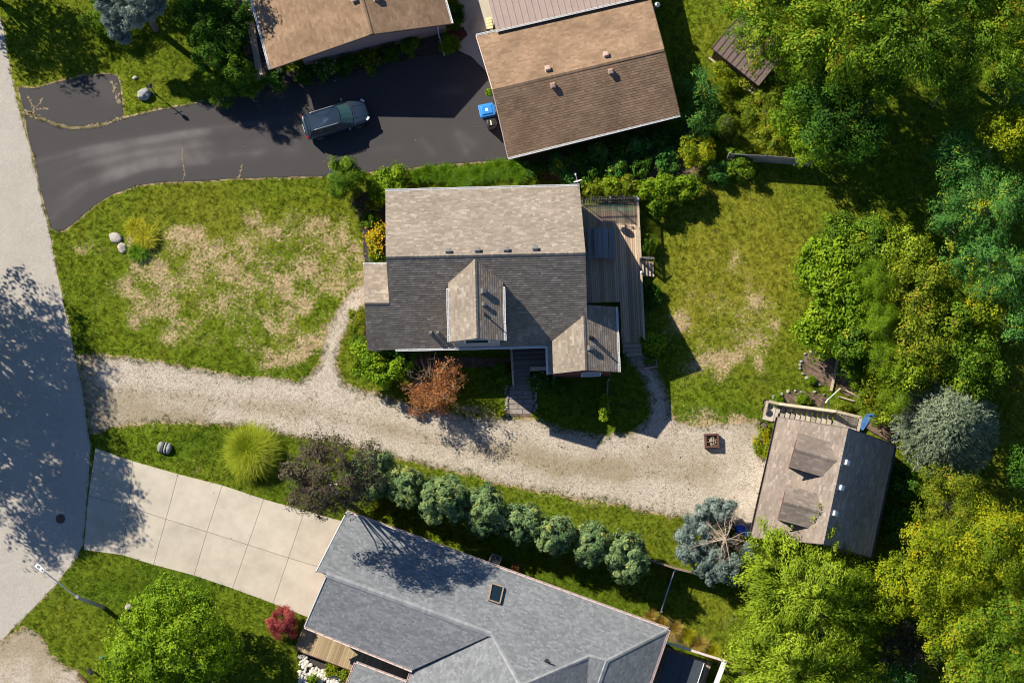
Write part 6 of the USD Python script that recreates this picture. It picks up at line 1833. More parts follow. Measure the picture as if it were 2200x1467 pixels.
def crown(rng, c, R, clusters, per, size, crad, seed, lobes=0.35, up=0.8, flat=0.7, elong=0.0, droop=0.0, fill=0.35, bottom=-0.3, aspect=0.55, spread=0.22, boughs=None, bough=0.31):
    """leaf clusters gathered on boughs through an uneven ellipsoid. Returns vertices, faces, tints, cluster centres."""
    r_ = float(np.mean(R[:2]))
    nb = boughs or int(7 + 5.0 * r_)
    k = np.arange(nb) + 0.5
    zz = 1 - (1 - bottom) * k / nb
    ph = k * 2.39996 + seed
    bd = np.c_[np.sqrt(1 - zz ** 2) * np.cos(ph), np.sqrt(1 - zz ** 2) * np.sin(ph), zz] + rng.normal(0, 0.16, (nb, 3))
    bd = norm(bd)
    br_ = np.clip(lump(bd, seed, lobes) * rng.uniform(0.72, 1.12, nb), 0.5, 1.3)
    bc = bd * br_[:, None] * (1 - bough * 0.75)
    bi = rng.integers(0, nb, clusters)
    core = rng.uniform(0, 1, clusters) < fill * 0.35
    off0 = norm(rng.normal(size=(clusters, 3))) * (rng.uniform(0, 1, clusters) ** 0.4)[:, None] * [1, 1, 0.75] * bough
    rel = bc[bi] * np.where(core, rng.uniform(0.2, 0.8, clusters), 1.0)[:, None] + off0
    d = norm(rel)
    cc = c + rel * R
    bt = rng.normal(0, 0.13, nb)
    ct = 0.5 + bt[bi] + rng.normal(0, spread * 0.7, clusters)
    csz = crad * rng.uniform(0.6, 1.25, clusters)
    n = clusters * per
    ci = np.repeat(np.arange(clusters), per)
    off = rng.normal(size=(n, 3)); off = norm(off) * (rng.uniform(0, 1, n) ** 0.45)[:, None] * [1, 1, flat]
    out = norm(off0 / bough * 0.7 + d * [1, 1, 0.35] * 0.6)
    if elong:
        ax = norm(norm(d * [1, 1, 0.35]) + rng.normal(size=out.shape) * 0.35 - [0, 0, droop])
        off = off * (1 - elong * 0.45) + ax[ci] * ((off * ax[ci]).sum(1) * elong * 1.6)[:, None]
    p = cc[ci] + off * csz[ci][:, None]
    if droop:
        p[:, 2] -= droop * (np.linalg.norm(off[:, :2], axis=1) ** 2) * csz[ci] * 0.6
    nrm = np.array([0, 0, 1.0]) * up * 0.45 + norm(off0)[ci] * 0.75 + d[ci] * 0.3 + off * 0.45 + rng.normal(size=(n, 3)) * 0.3
    ln = size * rng.uniform(0.5, 1.5, n)
    direction = (ax[ci] if elong else None)
    v, f = leaf_quads(p, nrm, ln, ln * aspect, rng, direction)
    t = np.clip(ct[ci] + rng.normal(0, 0.16, n), 0, 1)
    return v, f, np.repeat(t, 4), cc


def limbs(base, cc, c, rng, r0, k=14, top=None, sub=0):
    """trunk and limbs to some of the leaf clusters"""
    tr, br = MB(), MB()
    top = c * 1.0 if top is None else top
    mid = base + (top - base) * 0.5 + np.r_[rng.normal(0, 0.08, 2), 0]
    tr.tube([base - [0, 0, 0.1], base + (mid - base) * 0.15, mid, top], [r0 * 1.35, r0, r0 * 0.8, r0 * 0.35], 8)
    idx = rng.choice(len(cc), min(k, len(cc)), replace=False)
    for i in idx:
        t = rng.uniform(0.35, 0.95)
        a = base + (top - base) * t
        b = cc[i]
        m = a + (b - a) * 0.5 + [0, 0, 0.1 * np.linalg.norm(b - a)]
        rr = r0 * 0.42 * (1.1 - 0.5 * t)
        br.tube([a, m, b], [rr, rr * 0.6, rr * 0.2], 5, cap=False)
    return tr, br


def leafy(name, label, px, py, rad, h, look, seed, cat="tree", group=None, ratio=1.0, base_h=None, dens=1.0, size=0.17, crad=0.42, bark="bark", lobes=0.35, zr=None, per=26, **k):
    """a broad-leaved tree or shrub; px, py, rad = crown centre and radius measured in the picture, h = height of its top"""
    rng = np.random.default_rng(1000 + seed)
    r = rad / 33.0
    zr = zr or min(r * 0.85, h * 0.45)
    zc = h - zr
    c = P(px, py, zc)
    base = np.array([c[0] + rng.normal(0, 0.1 * r), c[1] + rng.normal(0, 0.1 * r), 0.0])
    nc = int(max(12, 10.1 * dens * r * (r * ratio) / (crad ** 2)))
    v, f, t, cc = crown(rng, c, np.array([r, r * ratio, zr]) * 1.04, nc, per, size * 1.06, crad, seed, lobes, **k)
    v[:, 2] = np.maximum(v[:, 2], 0.03)
    th = thing(name, label, cat, base, group)
    tr, br = limbs(base, cc, c, rng, max(0.03, min(0.24, r * 0.055)), k=int(6 + r * 3))
    obj("trunk" if cat == "tree" else "stem", tr, bark, th)
    obj("branches", br, bark, th, kind="stuff")
    obj("crown" if cat == "tree" else "foliage", (v, f), look, th, tint=t, kind="stuff")
    return th, c, cc


def conifer(name, label, px, py, rad, h, look, seed, tufts=900, needle=0.16, twig=0.42, cat="tree", group=None, cone=0.9, low=0.25, bark="bark", lobes=0.15, per=22, width=0.05, face=None):
    """needle tree: twigs set over a rounded cone, each twig a spray of needles pointing outward and down"""
    rng = np.random.default_rng(2000 + seed)
    r = rad / 33.0
    zc = low * h
    c0 = P(px, py, max(zc, h * 0.42)); base = np.array([c0[0], c0[1], 0.0])
    u = rng.uniform(0, 1, tufts) ** 0.62              # 0 = top
    th = rng.uniform(0, 2 * np.pi, tufts)
    rr = r * (u ** cone)
    zz = h - (h - zc) * u
    rr = rr * (1 + lobes * 2 * (meshkit.fbm(np.c_[np.cos(th) * 2, np.sin(th) * 2, zz * 1.3] + seed, 3, seed) - 0.5)) * rng.uniform(0.78, 1.04, tufts)
    out = np.c_[np.cos(th), np.sin(th), np.zeros(tufts)]
    root = base + out * rr[:, None] + np.c_[np.zeros((tufts, 2)), zz]
    d = norm(out + np.c_[rng.normal(0, 0.28, (tufts, 2)), rng.uniform(-0.15, 0.55, tufts) + 0.9 * (1 - u) ** 2])
    L = twig * rng.uniform(0.6, 1.25, tufts)
    n = tufts * per
    ci = np.repeat(np.arange(tufts), per)
    s = rng.uniform(-0.6, 0.5, n)
    side = rng.normal(size=(n, 3))
    p = root[ci] + d[ci] * (s * L[ci])[:, None] + norm(side) * (rng.uniform(0, 1, n) * L[ci] * 0.28 * (0.9 - s))[:, None]
    nd = norm(d[ci] + norm(side) * 0.75)
    nr = norm(rng.normal(size=(n, 3)) * 0.6 + [0, 0, 0.9] + out[ci] * 0.6)
    v, f = leaf_quads(p, nr, needle * rng.uniform(0.6, 1.3, n), width, rng, nd, fold=0.1)
    v[:, 2] = np.maximum(v[:, 2], 0.03)
    ct = np.clip(rng.normal(0.5, 0.2, tufts) + 0.6 * (meshkit.fbm(root * 0.9, 2, seed) - 0.5), 0, 1)
    if face is not None:
        ct = np.clip(ct + face * np.clip(out @ unit([-0.6, 0.5, 0]), -0.2, 1), 0, 1)
    t = np.clip(ct[ci] + rng.normal(0, 0.12, n), 0, 1)
    t_ = thing(name, label, cat, base, group)
    obj("trunk", MB().tube([base - [0, 0, 0.1], base + [0, 0, h * 0.5], base + [0, 0, h * 0.96]], [max(0.05, r * 0.07), max(0.035, r * 0.04), 0.015], 8), bark, t_)
    br = MB()
    for i in rng.choice(tufts, min(tufts, 70), replace=False):
        br.tube([base + [0, 0, max(0.1, zz[i] - 0.1 * rr[i])], root[i]], [0.03, 0.012], 4, cap=False)
    obj("branches", br, bark, t_, kind="stuff")
    obj("crown", (v, f), look, t_, tint=np.repeat(t, 4), kind="stuff")
    return t_, base


def blades(name, label, px, py, rad, h, n, look, seed, w=0.02, cat="grass clump", arch=1.0, group=None, flowers=None, ratio=1.0, lean=(0, 0)):
    """a clump of long arching leaves"""
    rng = np.random.default_rng(3000 + seed)
    c = G(px, py); r = rad / 33.0
    th = rng.uniform(0, 2 * np.pi, n)
    d = np.c_[np.cos(th), np.sin(th) * ratio, np.zeros(n)]; s = np.c_[-np.sin(th), np.cos(th), np.zeros(n)] * w / 2
    reach = r * (0.12 + 0.88 * np.sqrt(rng.uniform(0.0, 1.0, n))); hh = h * rng.uniform(0.8, 1.12, n) * np.sqrt(np.maximum(0.10, 1 - 0.9 * (reach / r) ** 2))
    th2 = rng.uniform(0, 2 * np.pi, n)
    base = c + np.c_[np.cos(th2), np.sin(th2), np.zeros(n)] * (r * 0.24 * np.sqrt(rng.uniform(0, 1, n)))[:, None]
    d = d + np.c_[rng.normal(0, 0.16, (n, 2)), np.zeros(n)]
    rows = []
    for q, k in ((0, 1.0), (0.35, 1.0), (0.7, 0.8), (1.0, 0.1)):
        z = hh * (1.5 * q - 0.5 * arch * q * q)
        p = base + d * (reach * 0.88 * (q ** 1.2))[:, None] + np.c_[np.zeros((n, 2)), z]
        p[:, :2] += rng.normal(0, 0.01, (n, 2))
        rows += [p - s * k, p + s * k]
    v = np.stack(rows, 1).reshape(-1, 3)
    k = np.arange(n)[:, None] * 8
    f = np.vstack([k + np.array(q) for q in ([0, 1, 3], [0, 3, 2], [2, 3, 5], [2, 5, 4], [4, 5, 7], [4, 7, 6])])
    t = np.repeat(np.clip(rng.normal(0.5, 0.25, n), 0, 1), 8)
    th_ = thing(name, label, cat, c, group)
    obj("leaves", (v, f), look, th_, tint=t, kind="stuff")
    obj("root_crown", MB().lathe(c, [(r * 0.3, 0.0), (r * 0.22, 0.08), (0.001, 0.12)], 12), "terracotta_soil", th_)
    return th_


def flowers(parent, centres, rng, look, n, size, name="flowers"):
    i = rng.integers(0, len(centres), n)
    p = centres[i] + rng.normal(0, 0.22, (n, 3)) + [0, 0, 0.22]
    v, f = leaf_quads(p, rng.normal(size=(n, 3)) * 0.3 + [0, 0, 1], size, size, rng)
    obj(name, (v, f), look, parent, tint=np.repeat(rng.uniform(0, 1, n), 4), kind="stuff")


# --- big trees of the upper right
W = "big trees beyond the gardens"
leafy("leafy_tree", "tall yellow-green tree whose drooping boughs hang over the brown shed", 1650, 62, 100, 10.0, "leaf_autumn", 1, elong=0.7, droop=0.9, crad=0.6, per=40, lobes=0.4, dens=1.0)
leafy("leafy_tree", "tall tree with yellow tufts at the top edge, right of the shed tree", 1800, 62, 128, 13.5, "leaf_autumn", 2, elong=0.6, droop=0.7, crad=0.6, per=40, lobes=0.4)
leafy("leafy_tree", "tall yellow-flecked green tree at the upper edge, second from the corner", 1960, 70, 125, 13.5, "leaf_mid", 3, elong=0.6, droop=0.7, crad=0.6, per=40, lobes=0.4)
leafy("leafy_tree", "tall green tree filling the upper right corner", 2115, 70, 120, 12.0, "leaf_autumn", 4, elong=0.5, droop=0.5, crad=0.6, per=38, lobes=0.4)
leafy("leafy_tree", "dark green tree right of the shed, in front of the yellow-green ones", 1800, 235, 105, 9.5, "leaf_dark", 5, ratio=1.15, crad=0.5, per=36, lobes=0.4)
leafy("leafy_tree", "orange-tinged young maple above the dark green tree", 1722, 130, 62, 8.5, "leaf_autumn", 6, elong=0.6, droop=0.9, crad=0.5, per=36, lobes=0.4)
leafy("shrub", "dry weedy thicket below the brown shed", 1650, 225, 62, 1.7, "leaf_olive", 7, "shrub", ratio=1.1, size=0.12, crad=0.32, lobes=0.45, fill=0.1)
leafy("shrub", "bright green bush at the right of the weedy thicket", 1712, 250, 62, 3.6, "leaf_bright", 8, "shrub", size=0.14, lobes=0.4)
leafy("shrub", "light green bush over the end of the grey fence", 1750, 318, 50, 4.0, "leaf_bright", 9, "shrub", size=0.14, lobes=0.45)
leafy("shrub", "pale weedy bush above the grey fence", 1672, 288, 50, 2.0, "leaf_olive", 10, "shrub", size=0.12, crad=0.3, lobes=0.45)
leafy("shrub", "shaded green bush in front of the grey fence", 1590, 352, 34, 1.5, "leaf_mid", 11, "shrub", size=0.13, crad=0.3)
leafy("shrub", "yellow flowering bush near the corner of the brown garage", 1495, 322, 46, 2.0, "leaf_yellow", 12, "shrub", size=0.13, crad=0.32, lobes=0.4)
leafy("sumac", "feathery blue-green sumac beside the brown garage wall", 1505, 195, 52, 3.0, "leaf_sumac", 13, "shrub", elong=0.85, droop=0.4, crad=0.55, per=34, size=0.15, aspect=0.3)
leafy("sumac", "smaller feathery sumac lower along the garage wall", 1500, 262, 42, 2.6, "leaf_sumac", 14, "shrub", elong=0.85, droop=0.4, crad=0.5, per=34, size=0.15, aspect=0.3)
leafy("shrub", "gold-tipped weeds at the front of the brown shed", 1560, 160, 34, 1.2, "leaf_yellow", 15, "shrub", size=0.11, crad=0.28)
conifer("columnar_cedar", "clipped columnar cedar between the sumac and the fence", 1557, 272, 21, 3.4, "needle_green", 16, tufts=520, needle=0.09, twig=0.2, cone=0.28, low=0.02, lobes=0.12)
leafy("leafy_tree", "green tree between the dark tree and the upper corner trees", 1890, 165, 72, 10.0, "leaf_mid", 17, elong=0.4, crad=0.5, per=34, lobes=0.4)
leafy("leafy_tree", "lower green tree at the edge of the shaded clearing", 2050, 165, 60, 9.0, "leaf_autumn", 18, elong=0.6, droop=0.6, crad=0.5, per=34, lobes=0.4)
leafy("street_tree", "tall tree just beyond the top edge above the dark tree", 1735, -95, 125, 13.0, "leaf_mid", 285, crad=0.55, per=22, size=0.24, lobes=0.4)
leafy("street_tree", "tall tree just beyond the top edge above the clearing", 1905, -85, 130, 14.0, "leaf_mid", 286, crad=0.55, per=22, size=0.24, lobes=0.4)
leafy("street_tree", "tall tree just beyond the top edge near the upper corner", 2080, -80, 125, 13.5, "leaf_mid", 287, crad=0.55, per=22, size=0.24, lobes=0.4)
# right edge
leafy("leafy_tree", "dark blue-green tree in the shade at the upper right", 2060, 335, 68, 7.0, "leaf_sumac", 20, elong=0.6, crad=0.5, per=34, size=0.17, aspect=0.35)
leafy("leafy_tree", "yellow-topped tree at the right edge below the corner", 2165, 285, 62, 8.5, "leaf_yellow", 21, crad=0.45, per=32, lobes=0.4)
leafy("leafy_tree", "large feathery blue-green locust at the right edge", 2130, 430, 95, 8.0, "leaf_sumac", 22, elong=0.7, droop=0.4, crad=0.55, per=38, size=0.17, aspect=0.33, lobes=0.4)
leafy("leafy_tree", "feathery blue-green locust left of the large one", 2055, 470, 58, 6.5, "leaf_sumac", 23, elong=0.7, droop=0.4, crad=0.5, per=36, size=0.17, aspect=0.33)
leafy("leafy_tree", "locust with yellowing sprays at the right edge, lower one", 2150, 585, 80, 7.5, "leaf_sumac", 24, elong=0.6, crad=0.5, per=36, size=0.17, aspect=0.35, lobes=0.4)
leafy("leafy_tree", "yellow-flecked small tree below the locusts", 2115, 660, 50, 6.0, "leaf_yellow", 25, crad=0.45, per=32, lobes=0.45, spread=0.3)
leafy("leafy_tree", "dark narrow tree at the far right edge", 2190, 700, 40, 6.0, "leaf_sumac", 26, crad=0.45, per=32)
leafy("leafy_tree", "feathery locust at the right edge of the shaded clearing, topmost", 2185, 190, 55, 8.0, "leaf_sumac", 27, elong=0.6, crad=0.5, per=34, size=0.17, aspect=0.35)
leafy("leafy_tree", "shaded locust below the clearing, left of the yellow-flecked tree", 2065, 570, 52, 6.0, "leaf_sumac", 28, elong=0.6, crad=0.5, per=34, size=0.17, aspect=0.35)
# grove right of the back lawn
leafy("leafy_tree", "green tree behind the two dark broad-leaved trees, upper one", 1835, 640, 50, 4.6, "leaf_bright", 38, crad=0.42, per=28, lobes=0.35, aspect=0.65)
leafy("leafy_tree", "green tree behind the two dark broad-leaved trees, lower one", 1840, 735, 48, 4.4, "leaf_mid", 39, crad=0.42, per=28, lobes=0.35, aspect=0.65)
leafy("leafy_tree", "yellow-green tree at the upper middle of the grove", 1950, 545, 52, 5.6, "leaf_lime", 48, crad=0.45, per=30, lobes=0.4)
leafy("leafy_tree", "yellow-green tree in the lower grove beside the feathery saplings", 1955, 800, 50, 5.4, "leaf_lime", 49, crad=0.45, per=30, lobes=0.4)
leafy("leafy_tree", "green tree between the two olive trees and the right side", 2050, 690, 50, 5.6, "leaf_mid", 55, crad=0.45, per=30, lobes=0.4)
leafy("leafy_tree", "dark broad-leaved tree at the edge of the back lawn, upper of two", 1782, 590, 80, 4.4, "leaf_bright", 30, crad=0.45, per=26, size=0.2, lobes=0.3, aspect=0.7)
leafy("leafy_tree", "dark broad-leaved tree at the edge of the back lawn, lower of two", 1782, 700, 80, 4.2, "leaf_bright", 31, crad=0.45, per=26, size=0.2, lobes=0.3, aspect=0.7)
leafy("leafy_tree", "green tree at the top of the grove by the back lawn", 1885, 520, 66, 5.0, "leaf_mid", 32, crad=0.45, per=28, lobes=0.4)
leafy("leafy_tree", "small tree at the shaded top end of the back lawn", 1800, 500, 45, 3.0, "leaf_mid", 47, crad=0.4, per=28, lobes=0.4)
for k, (x, y, r, h) in enumerate(((1885, 605, 48, 5.6), (1893, 690, 46, 5.6), (1903, 775, 42, 5.2), (1925, 855, 36, 4.6))):
    leafy("feathery_tree", ["uppermost of the four bright feathery saplings in the grove", "second of the four bright feathery saplings from the top", "third of the four bright feathery saplings from the top", "lowest of the four bright feathery saplings, above the grey spruce"][k], x, y, r, h, "leaf_bright", 33 + k, ratio=1.1, crad=0.4, per=60, size=0.13, aspect=0.16, lobes=0.35, fill=0.2, group=None)
leafy("leafy_tree", "olive-green tree in the middle of the grove", 1985, 615, 76, 6.5, "leaf_olive", 40, crad=0.5, per=32, lobes=0.4, size=0.16)
leafy("leafy_tree", "olive tree with broken twigs, lower middle of the grove", 1988, 725, 78, 6.5, "leaf_olive", 41, crad=0.5, per=32, lobes=0.4, size=0.16)
leafy("leafy_tree", "deep green tree at the right side of the grove", 2085, 790, 72, 6.0, "leaf_mid", 42, crad=0.48, per=30, lobes=0.35, ratio=1.2)
leafy("shrub", "green shrub with reddish tips above the raised bed", 1885, 850, 45, 2.6, "leaf_olive", 43, "shrub", crad=0.36, per=28, size=0.14)
leafy("shrub", "yellow-green shrub left of the grey spruce", 1905, 880, 36, 2.2, "leaf_lime", 44, "shrub", crad=0.34, per=28, size=0.13)
leafy("shrub", "green shrub above the garden plank", 1835, 775, 44, 2.4, "leaf_mid", 45, "shrub", crad=0.36, per=28, size=0.14)
leafy("shrub", "low green bush between the garden beds and the grove", 1850, 820, 28, 1.2, "leaf_bright", 46, "shrub", crad=0.3, size=0.12)
conifer("spruce_tree", "large round grey-green spruce behind the raised bed", 2040, 918, 108, 7.0, "needle_grey", 50, tufts=2600, needle=0.17, twig=0.5, cone=0.62, lobes=0.16, width=0.055, per=24)
leafy("leafy_tree", "round yellow-green tree below the grey spruce", 2045, 1085, 84, 5.5, "leaf_olive", 51, ratio=1.1, crad=0.42, per=40, size=0.12, lobes=0.22, aspect=0.4)
leafy("leafy_tree", "dark tree at the right edge beside the grey spruce", 2200, 1010, 42, 5.0, "leaf_dark", 52, crad=0.45, per=30)
leafy("shrub", "dark shaded bush behind the coach garage, upper one", 1935, 1035, 44, 2.0, "leaf_dark", 53, "shrub", crad=0.4, per=28)
leafy("shrub", "dark shaded bush behind the coach garage, lower one", 1925, 1120, 50, 2.0, "leaf_dark", 54, "shrub", crad=0.4, per=28)
# lower right
leafy("willow_tree", "big pale green willow over the end of the coach garage", 1738, 1278, 148, 8.5, "leaf_lime", 60, crad=0.55, per=70, size=0.19, aspect=0.34, lobes=0.42, elong=0.5, droop=0.5, ratio=0.95)
leafy("willow_tree", "second pale green willow at the lower edge", 1718, 1445, 140, 8.0, "leaf_lime", 61, crad=0.55, per=70, size=0.19, aspect=0.34, lobes=0.42, elong=0.5, droop=0.5, ratio=0.9)
leafy("leafy_tree", "golden yellow tree right of the willow", 2015, 1235, 108, 8.0, "leaf_yellow", 62, crad=0.5, per=48, size=0.15, lobes=0.4, aspect=0.45)
leafy("leafy_tree", "golden tree at the right edge above the lower corner", 2150, 1180, 98, 8.5, "leaf_yellow", 63, crad=0.5, per=46, size=0.15, lobes=0.4, aspect=0.45)
leafy("leafy_tree", "yellow-green tree in the lower right corner", 2155, 1385, 125, 9.0, "leaf_autumn", 64, crad=0.5, per=46, size=0.15, lobes=0.4, aspect=0.45)
leafy("leafy_tree", "yellowing tree between the lower corner and the brown thicket", 2050, 1360, 70, 7.0, "leaf_yellow", 65, crad=0.48, per=40, size=0.15, lobes=0.4)
leafy("leafy_tree", "olive-yellow tree touching the willow", 1925, 1270, 60, 6.5, "leaf_yellow", 66, crad=0.45, per=40, size=0.15, lobes=0.4)
leafy("shrub", "brown half-bare thicket between the willow and the yellow trees", 1955, 1400, 75, 2.5, "leaf_plum", 67, "shrub", crad=0.5, per=22, dens=0.6, lobes=0.5)
leafy("shrub", "dark green bush at the lower edge below the brown thicket", 1935, 1462, 40, 2.5, "leaf_sumac", 68, "shrub", crad=0.4)
leafy("leafy_tree", "yellow tree in the lower right corner, bottom edge", 2080, 1480, 70, 8.0, "leaf_autumn", 69, crad=0.5, per=40, size=0.15, lobes=0.4)

# --- left side
leafy("leafy_tree", "large bright green tree at the lower left", 385, 1372, 128, 7.0, "leaf_bright", 70, crad=0.5, per=40, size=0.17, lobes=0.28, ratio=0.95)
leafy("leafy_tree", "bright green bush merging with the large tree at the lower edge", 280, 1440, 82, 4.5, "leaf_bright", 71, crad=0.5, per=36, size=0.16, lobes=0.3)
leafy("shrub", "low yellow-green growth on the bank by the street lamp", 258, 1375, 34, 1.2, "leaf_lime", 72, "shrub", crad=0.3, size=0.12, fill=0.1)
rng = np.random.default_rng(71)
bs_ = P(300, 0, 6.0); bs_ = np.array([bs_[0], bs_[1], 0.0])
t_ = thing("spruce_tree", "pale blue spruce at the top edge of the upper lawn", "tree", bs_)
VV, FF, TT, n0 = [], [], [], 0
tw = MB()
for k, (x, y, r, z) in enumerate([(225, 8, 20, 5.2), (248, 26, 22, 5.0), (278, 18, 26, 6.4), (310, 6, 26, 7.0), (342, 10, 22, 6.2), (262, 48, 18, 4.4), (285, 44, 20, 5.2), (316, 30, 18, 6.0), (246, 68, 15, 3.4), (266, 80, 14, 3.0), (232, 42, 13, 4.2), (300, -22, 36, 8.0), (258, -20, 28, 6.8), (345, -20, 30, 7.0), (215, -18, 26, 5.4)]):
    c_ = P(x, y, z)
    v, f, t, cc_ = crown(rng, c_, np.array([r, r, r * 0.8]) / 33.0, 80, 36, 0.16, 0.26, 360 + k, 0.35, up=0.5, flat=0.85, aspect=0.3, bottom=-0.4)
    VV.append(v); FF.append(f + n0); TT.append(t); n0 += len(v)
    tw.tube([bs_ + Z * (z + 0.3), c_], [0.06, 0.02], 5, cap=False)
obj("trunk", MB().tube([bs_, bs_ + Z * 5, bs_ + Z * 8.6], [0.24, 0.14, 0.03], 8), "bark", t_)
obj("branches", tw, "bark", t_, kind="stuff")
obj("crown", (np.vstack(VV), np.vstack(FF)), "needle_blue", t_, tint=np.concatenate(TT), kind="stuff")
leafy("hedge", "clipped dark green hedge wrapped round the foot of the blue spruce", 240, 38, 64, 1.8, "leaf_mid", 74, "hedge", crad=0.3, per=34, size=0.10, lobes=0.1, ratio=1.0, flat=0.9, fill=0.5)
SH = [(470, 25, 40), (500, 85, 44), (455, 120, 36), (505, 150, 44), (475, 195, 40), (530, 185, 30), (520, 30, 30), (585, 170, 26), (440, 60, 36), (405, 20, 40)]
for k, (x, y, r) in enumerate(SH):
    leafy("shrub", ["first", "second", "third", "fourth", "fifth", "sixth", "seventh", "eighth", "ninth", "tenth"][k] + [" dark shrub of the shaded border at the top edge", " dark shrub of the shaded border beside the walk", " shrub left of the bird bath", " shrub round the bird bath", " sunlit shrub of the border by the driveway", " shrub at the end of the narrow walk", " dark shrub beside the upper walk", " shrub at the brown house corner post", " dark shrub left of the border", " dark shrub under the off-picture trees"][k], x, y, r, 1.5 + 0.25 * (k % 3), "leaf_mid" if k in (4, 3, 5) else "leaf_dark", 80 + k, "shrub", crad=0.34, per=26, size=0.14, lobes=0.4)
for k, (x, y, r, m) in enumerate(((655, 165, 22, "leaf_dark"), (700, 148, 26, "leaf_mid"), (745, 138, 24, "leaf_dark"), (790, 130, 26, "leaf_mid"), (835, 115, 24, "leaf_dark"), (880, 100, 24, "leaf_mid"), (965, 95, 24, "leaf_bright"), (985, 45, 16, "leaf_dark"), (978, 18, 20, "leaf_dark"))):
    t_, c_, cc_ = leafy("shrub", "shaded foundation shrub along the brown house, number %s from the porch" % ["one", "two", "three", "four", "five", "six", "seven", "eight", "nine"][k], x, y, r, 1.0, m, 95 + k, "shrub", crad=0.26, per=24, size=0.11, lobes=0.4)
    if k in (1, 3):
        flowers(t_, cc_, np.random.default_rng(k), "petal_white" if k == 1 else "petal_yellow", 40, 0.10)
# by the middle house
leafy("shrub", "rounded feathery shrub beside the asphalt driveway", 742, 388, 43, 2.9, "leaf_mid", 110, "shrub", crad=0.3, per=56, size=0.13, aspect=0.4, dens=1.3, lobes=0.12, ratio=1.1)
leafy("shrub", "small dark purple-grey shrub beside the feathery one", 778, 432, 22, 1.3, "leaf_plum", 111, "shrub", crad=0.24, per=26, size=0.09)
t_, c_, cc_ = leafy("shrub", "pale grey flowering bush at the lawn edge", 768, 440, 13, 0.9, "leaf_dark", 112, "shrub", crad=0.2, per=20, size=0.09); flowers(t_, cc_, np.random.default_rng(5), "petal_violet", 90, 0.09)
leafy("shrub", "bright shrub at the north-west house corner", 846, 385, 40, 2.0, "leaf_bright", 113, "shrub", crad=0.34, per=28, size=0.14, lobes=0.35)
leafy("shrub", "bright shrub against the west house wall", 810, 415, 26, 1.5, "leaf_bright", 114, "shrub", crad=0.3, per=28, size=0.13, ratio=1.4)
leafy("shrub", "green plant in the front bed above the yellow flowers", 795, 472, 18, 0.9, "leaf_mid", 115, "shrub", crad=0.22, size=0.12)
for k, (x, y, r) in enumerate(((803, 512, 17), (818, 495, 10), (806, 535, 14))):
    t_, c_, cc_ = leafy("flowering_plant", ["largest clump of yellow flowers in the front bed", "clump of yellow flowers nearest the house wall", "lower clump of yellow flowers in the front bed"][k], x, y, r, 0.9, "leaf_bright", 116 + k, "flowers", crad=0.2, per=24, size=0.11)
    flowers(t_, cc_, np.random.default_rng(20 + k), "petal_yellow", [220, 90, 130][k], 0.11)
leafy("shrub", "green bush between the yellow flowers and the porch roof", 812, 558, 17, 0.8, "leaf_mid", 119, "shrub", crad=0.22, size=0.11)
leafy("shrub", "olive plants under the west porch wall", 770, 690, 22, 0.7, "leaf_olive", 120, "shrub", crad=0.24, size=0.11, ratio=1.6)
leafy("shrub", "dark green plants at the south-west wall", 772, 738, 20, 0.9, "leaf_mid", 121, "shrub", crad=0.24, size=0.11)
leafy("shrub", "large green viburnum at the south-west house corner", 815, 782, 58, 3.1, "leaf_bright", 122, "shrub", crad=0.36, per=28, size=0.16, lobes=0.4, ratio=0.85, aspect=0.7)
leafy("shrub", "green shrub under the south gutter, right of the viburnum", 855, 775, 34, 2.9, "leaf_mid", 123, "shrub", crad=0.32, per=26, size=0.15, aspect=0.7)
# the autumn shrub with bare stems
rng = np.random.default_rng(77)
cA = P(938, 838, 1.4); bA = np.array([P(925, 830, 0)[0], P(925, 830, 0)[1], 0])
ta = thing("burning_bush", "orange-leaved dying shrub with bare grey stems beside the gravel drive", "shrub", bA)
tw = MB(); tips = []
for k in range(90):
    a = rng.uniform(0, 6.28); L = rng.uniform(1.2, 2.6); el = rng.uniform(0.35, 1.1)
    e = bA + np.array([math.cos(a) * L * math.cos(el) * 1.05, math.sin(a) * L * math.cos(el), 0.7 + L * math.sin(el) * 1.55]) + [0.2, -0.1, 0]
    m = bA + (e - bA) * 0.5 + [0, 0, 0.15]
    tw.tube([bA + [0, 0, 0.2], m, e], [0.028, 0.016, 0.006], 4, cap=False)
    tips.append((e, a))
    for j in range(4):
        q = m + (e - m) * rng.uniform(0.1, 0.9); e2 = q + rng.normal(0, 0.25, 3)
        tw.tube([q, e2], [0.009, 0.004], 3, cap=False); tips.append((e2, a))
obj("stems", tw, "bark_grey", ta, kind="stuff")
keep = np.array([e for e, a in tips if math.cos(a - (-0.75)) + rng.normal(0, 0.25) > -0.35])
n = len(keep) * 26
p = np.repeat(keep, 26, 0) + rng.normal(0, 0.16, (n, 3))
v, f = leaf_quads(p, rng.normal(size=(n, 3)) + [0, 0, 0.6], 0.11 * rng.uniform(.6, 1.3, n), 0.065, rng)
obj("foliage", (v, f), "leaf_orange", ta, tint=np.repeat(rng.uniform(0, 1, n), 4), kind="stuff")

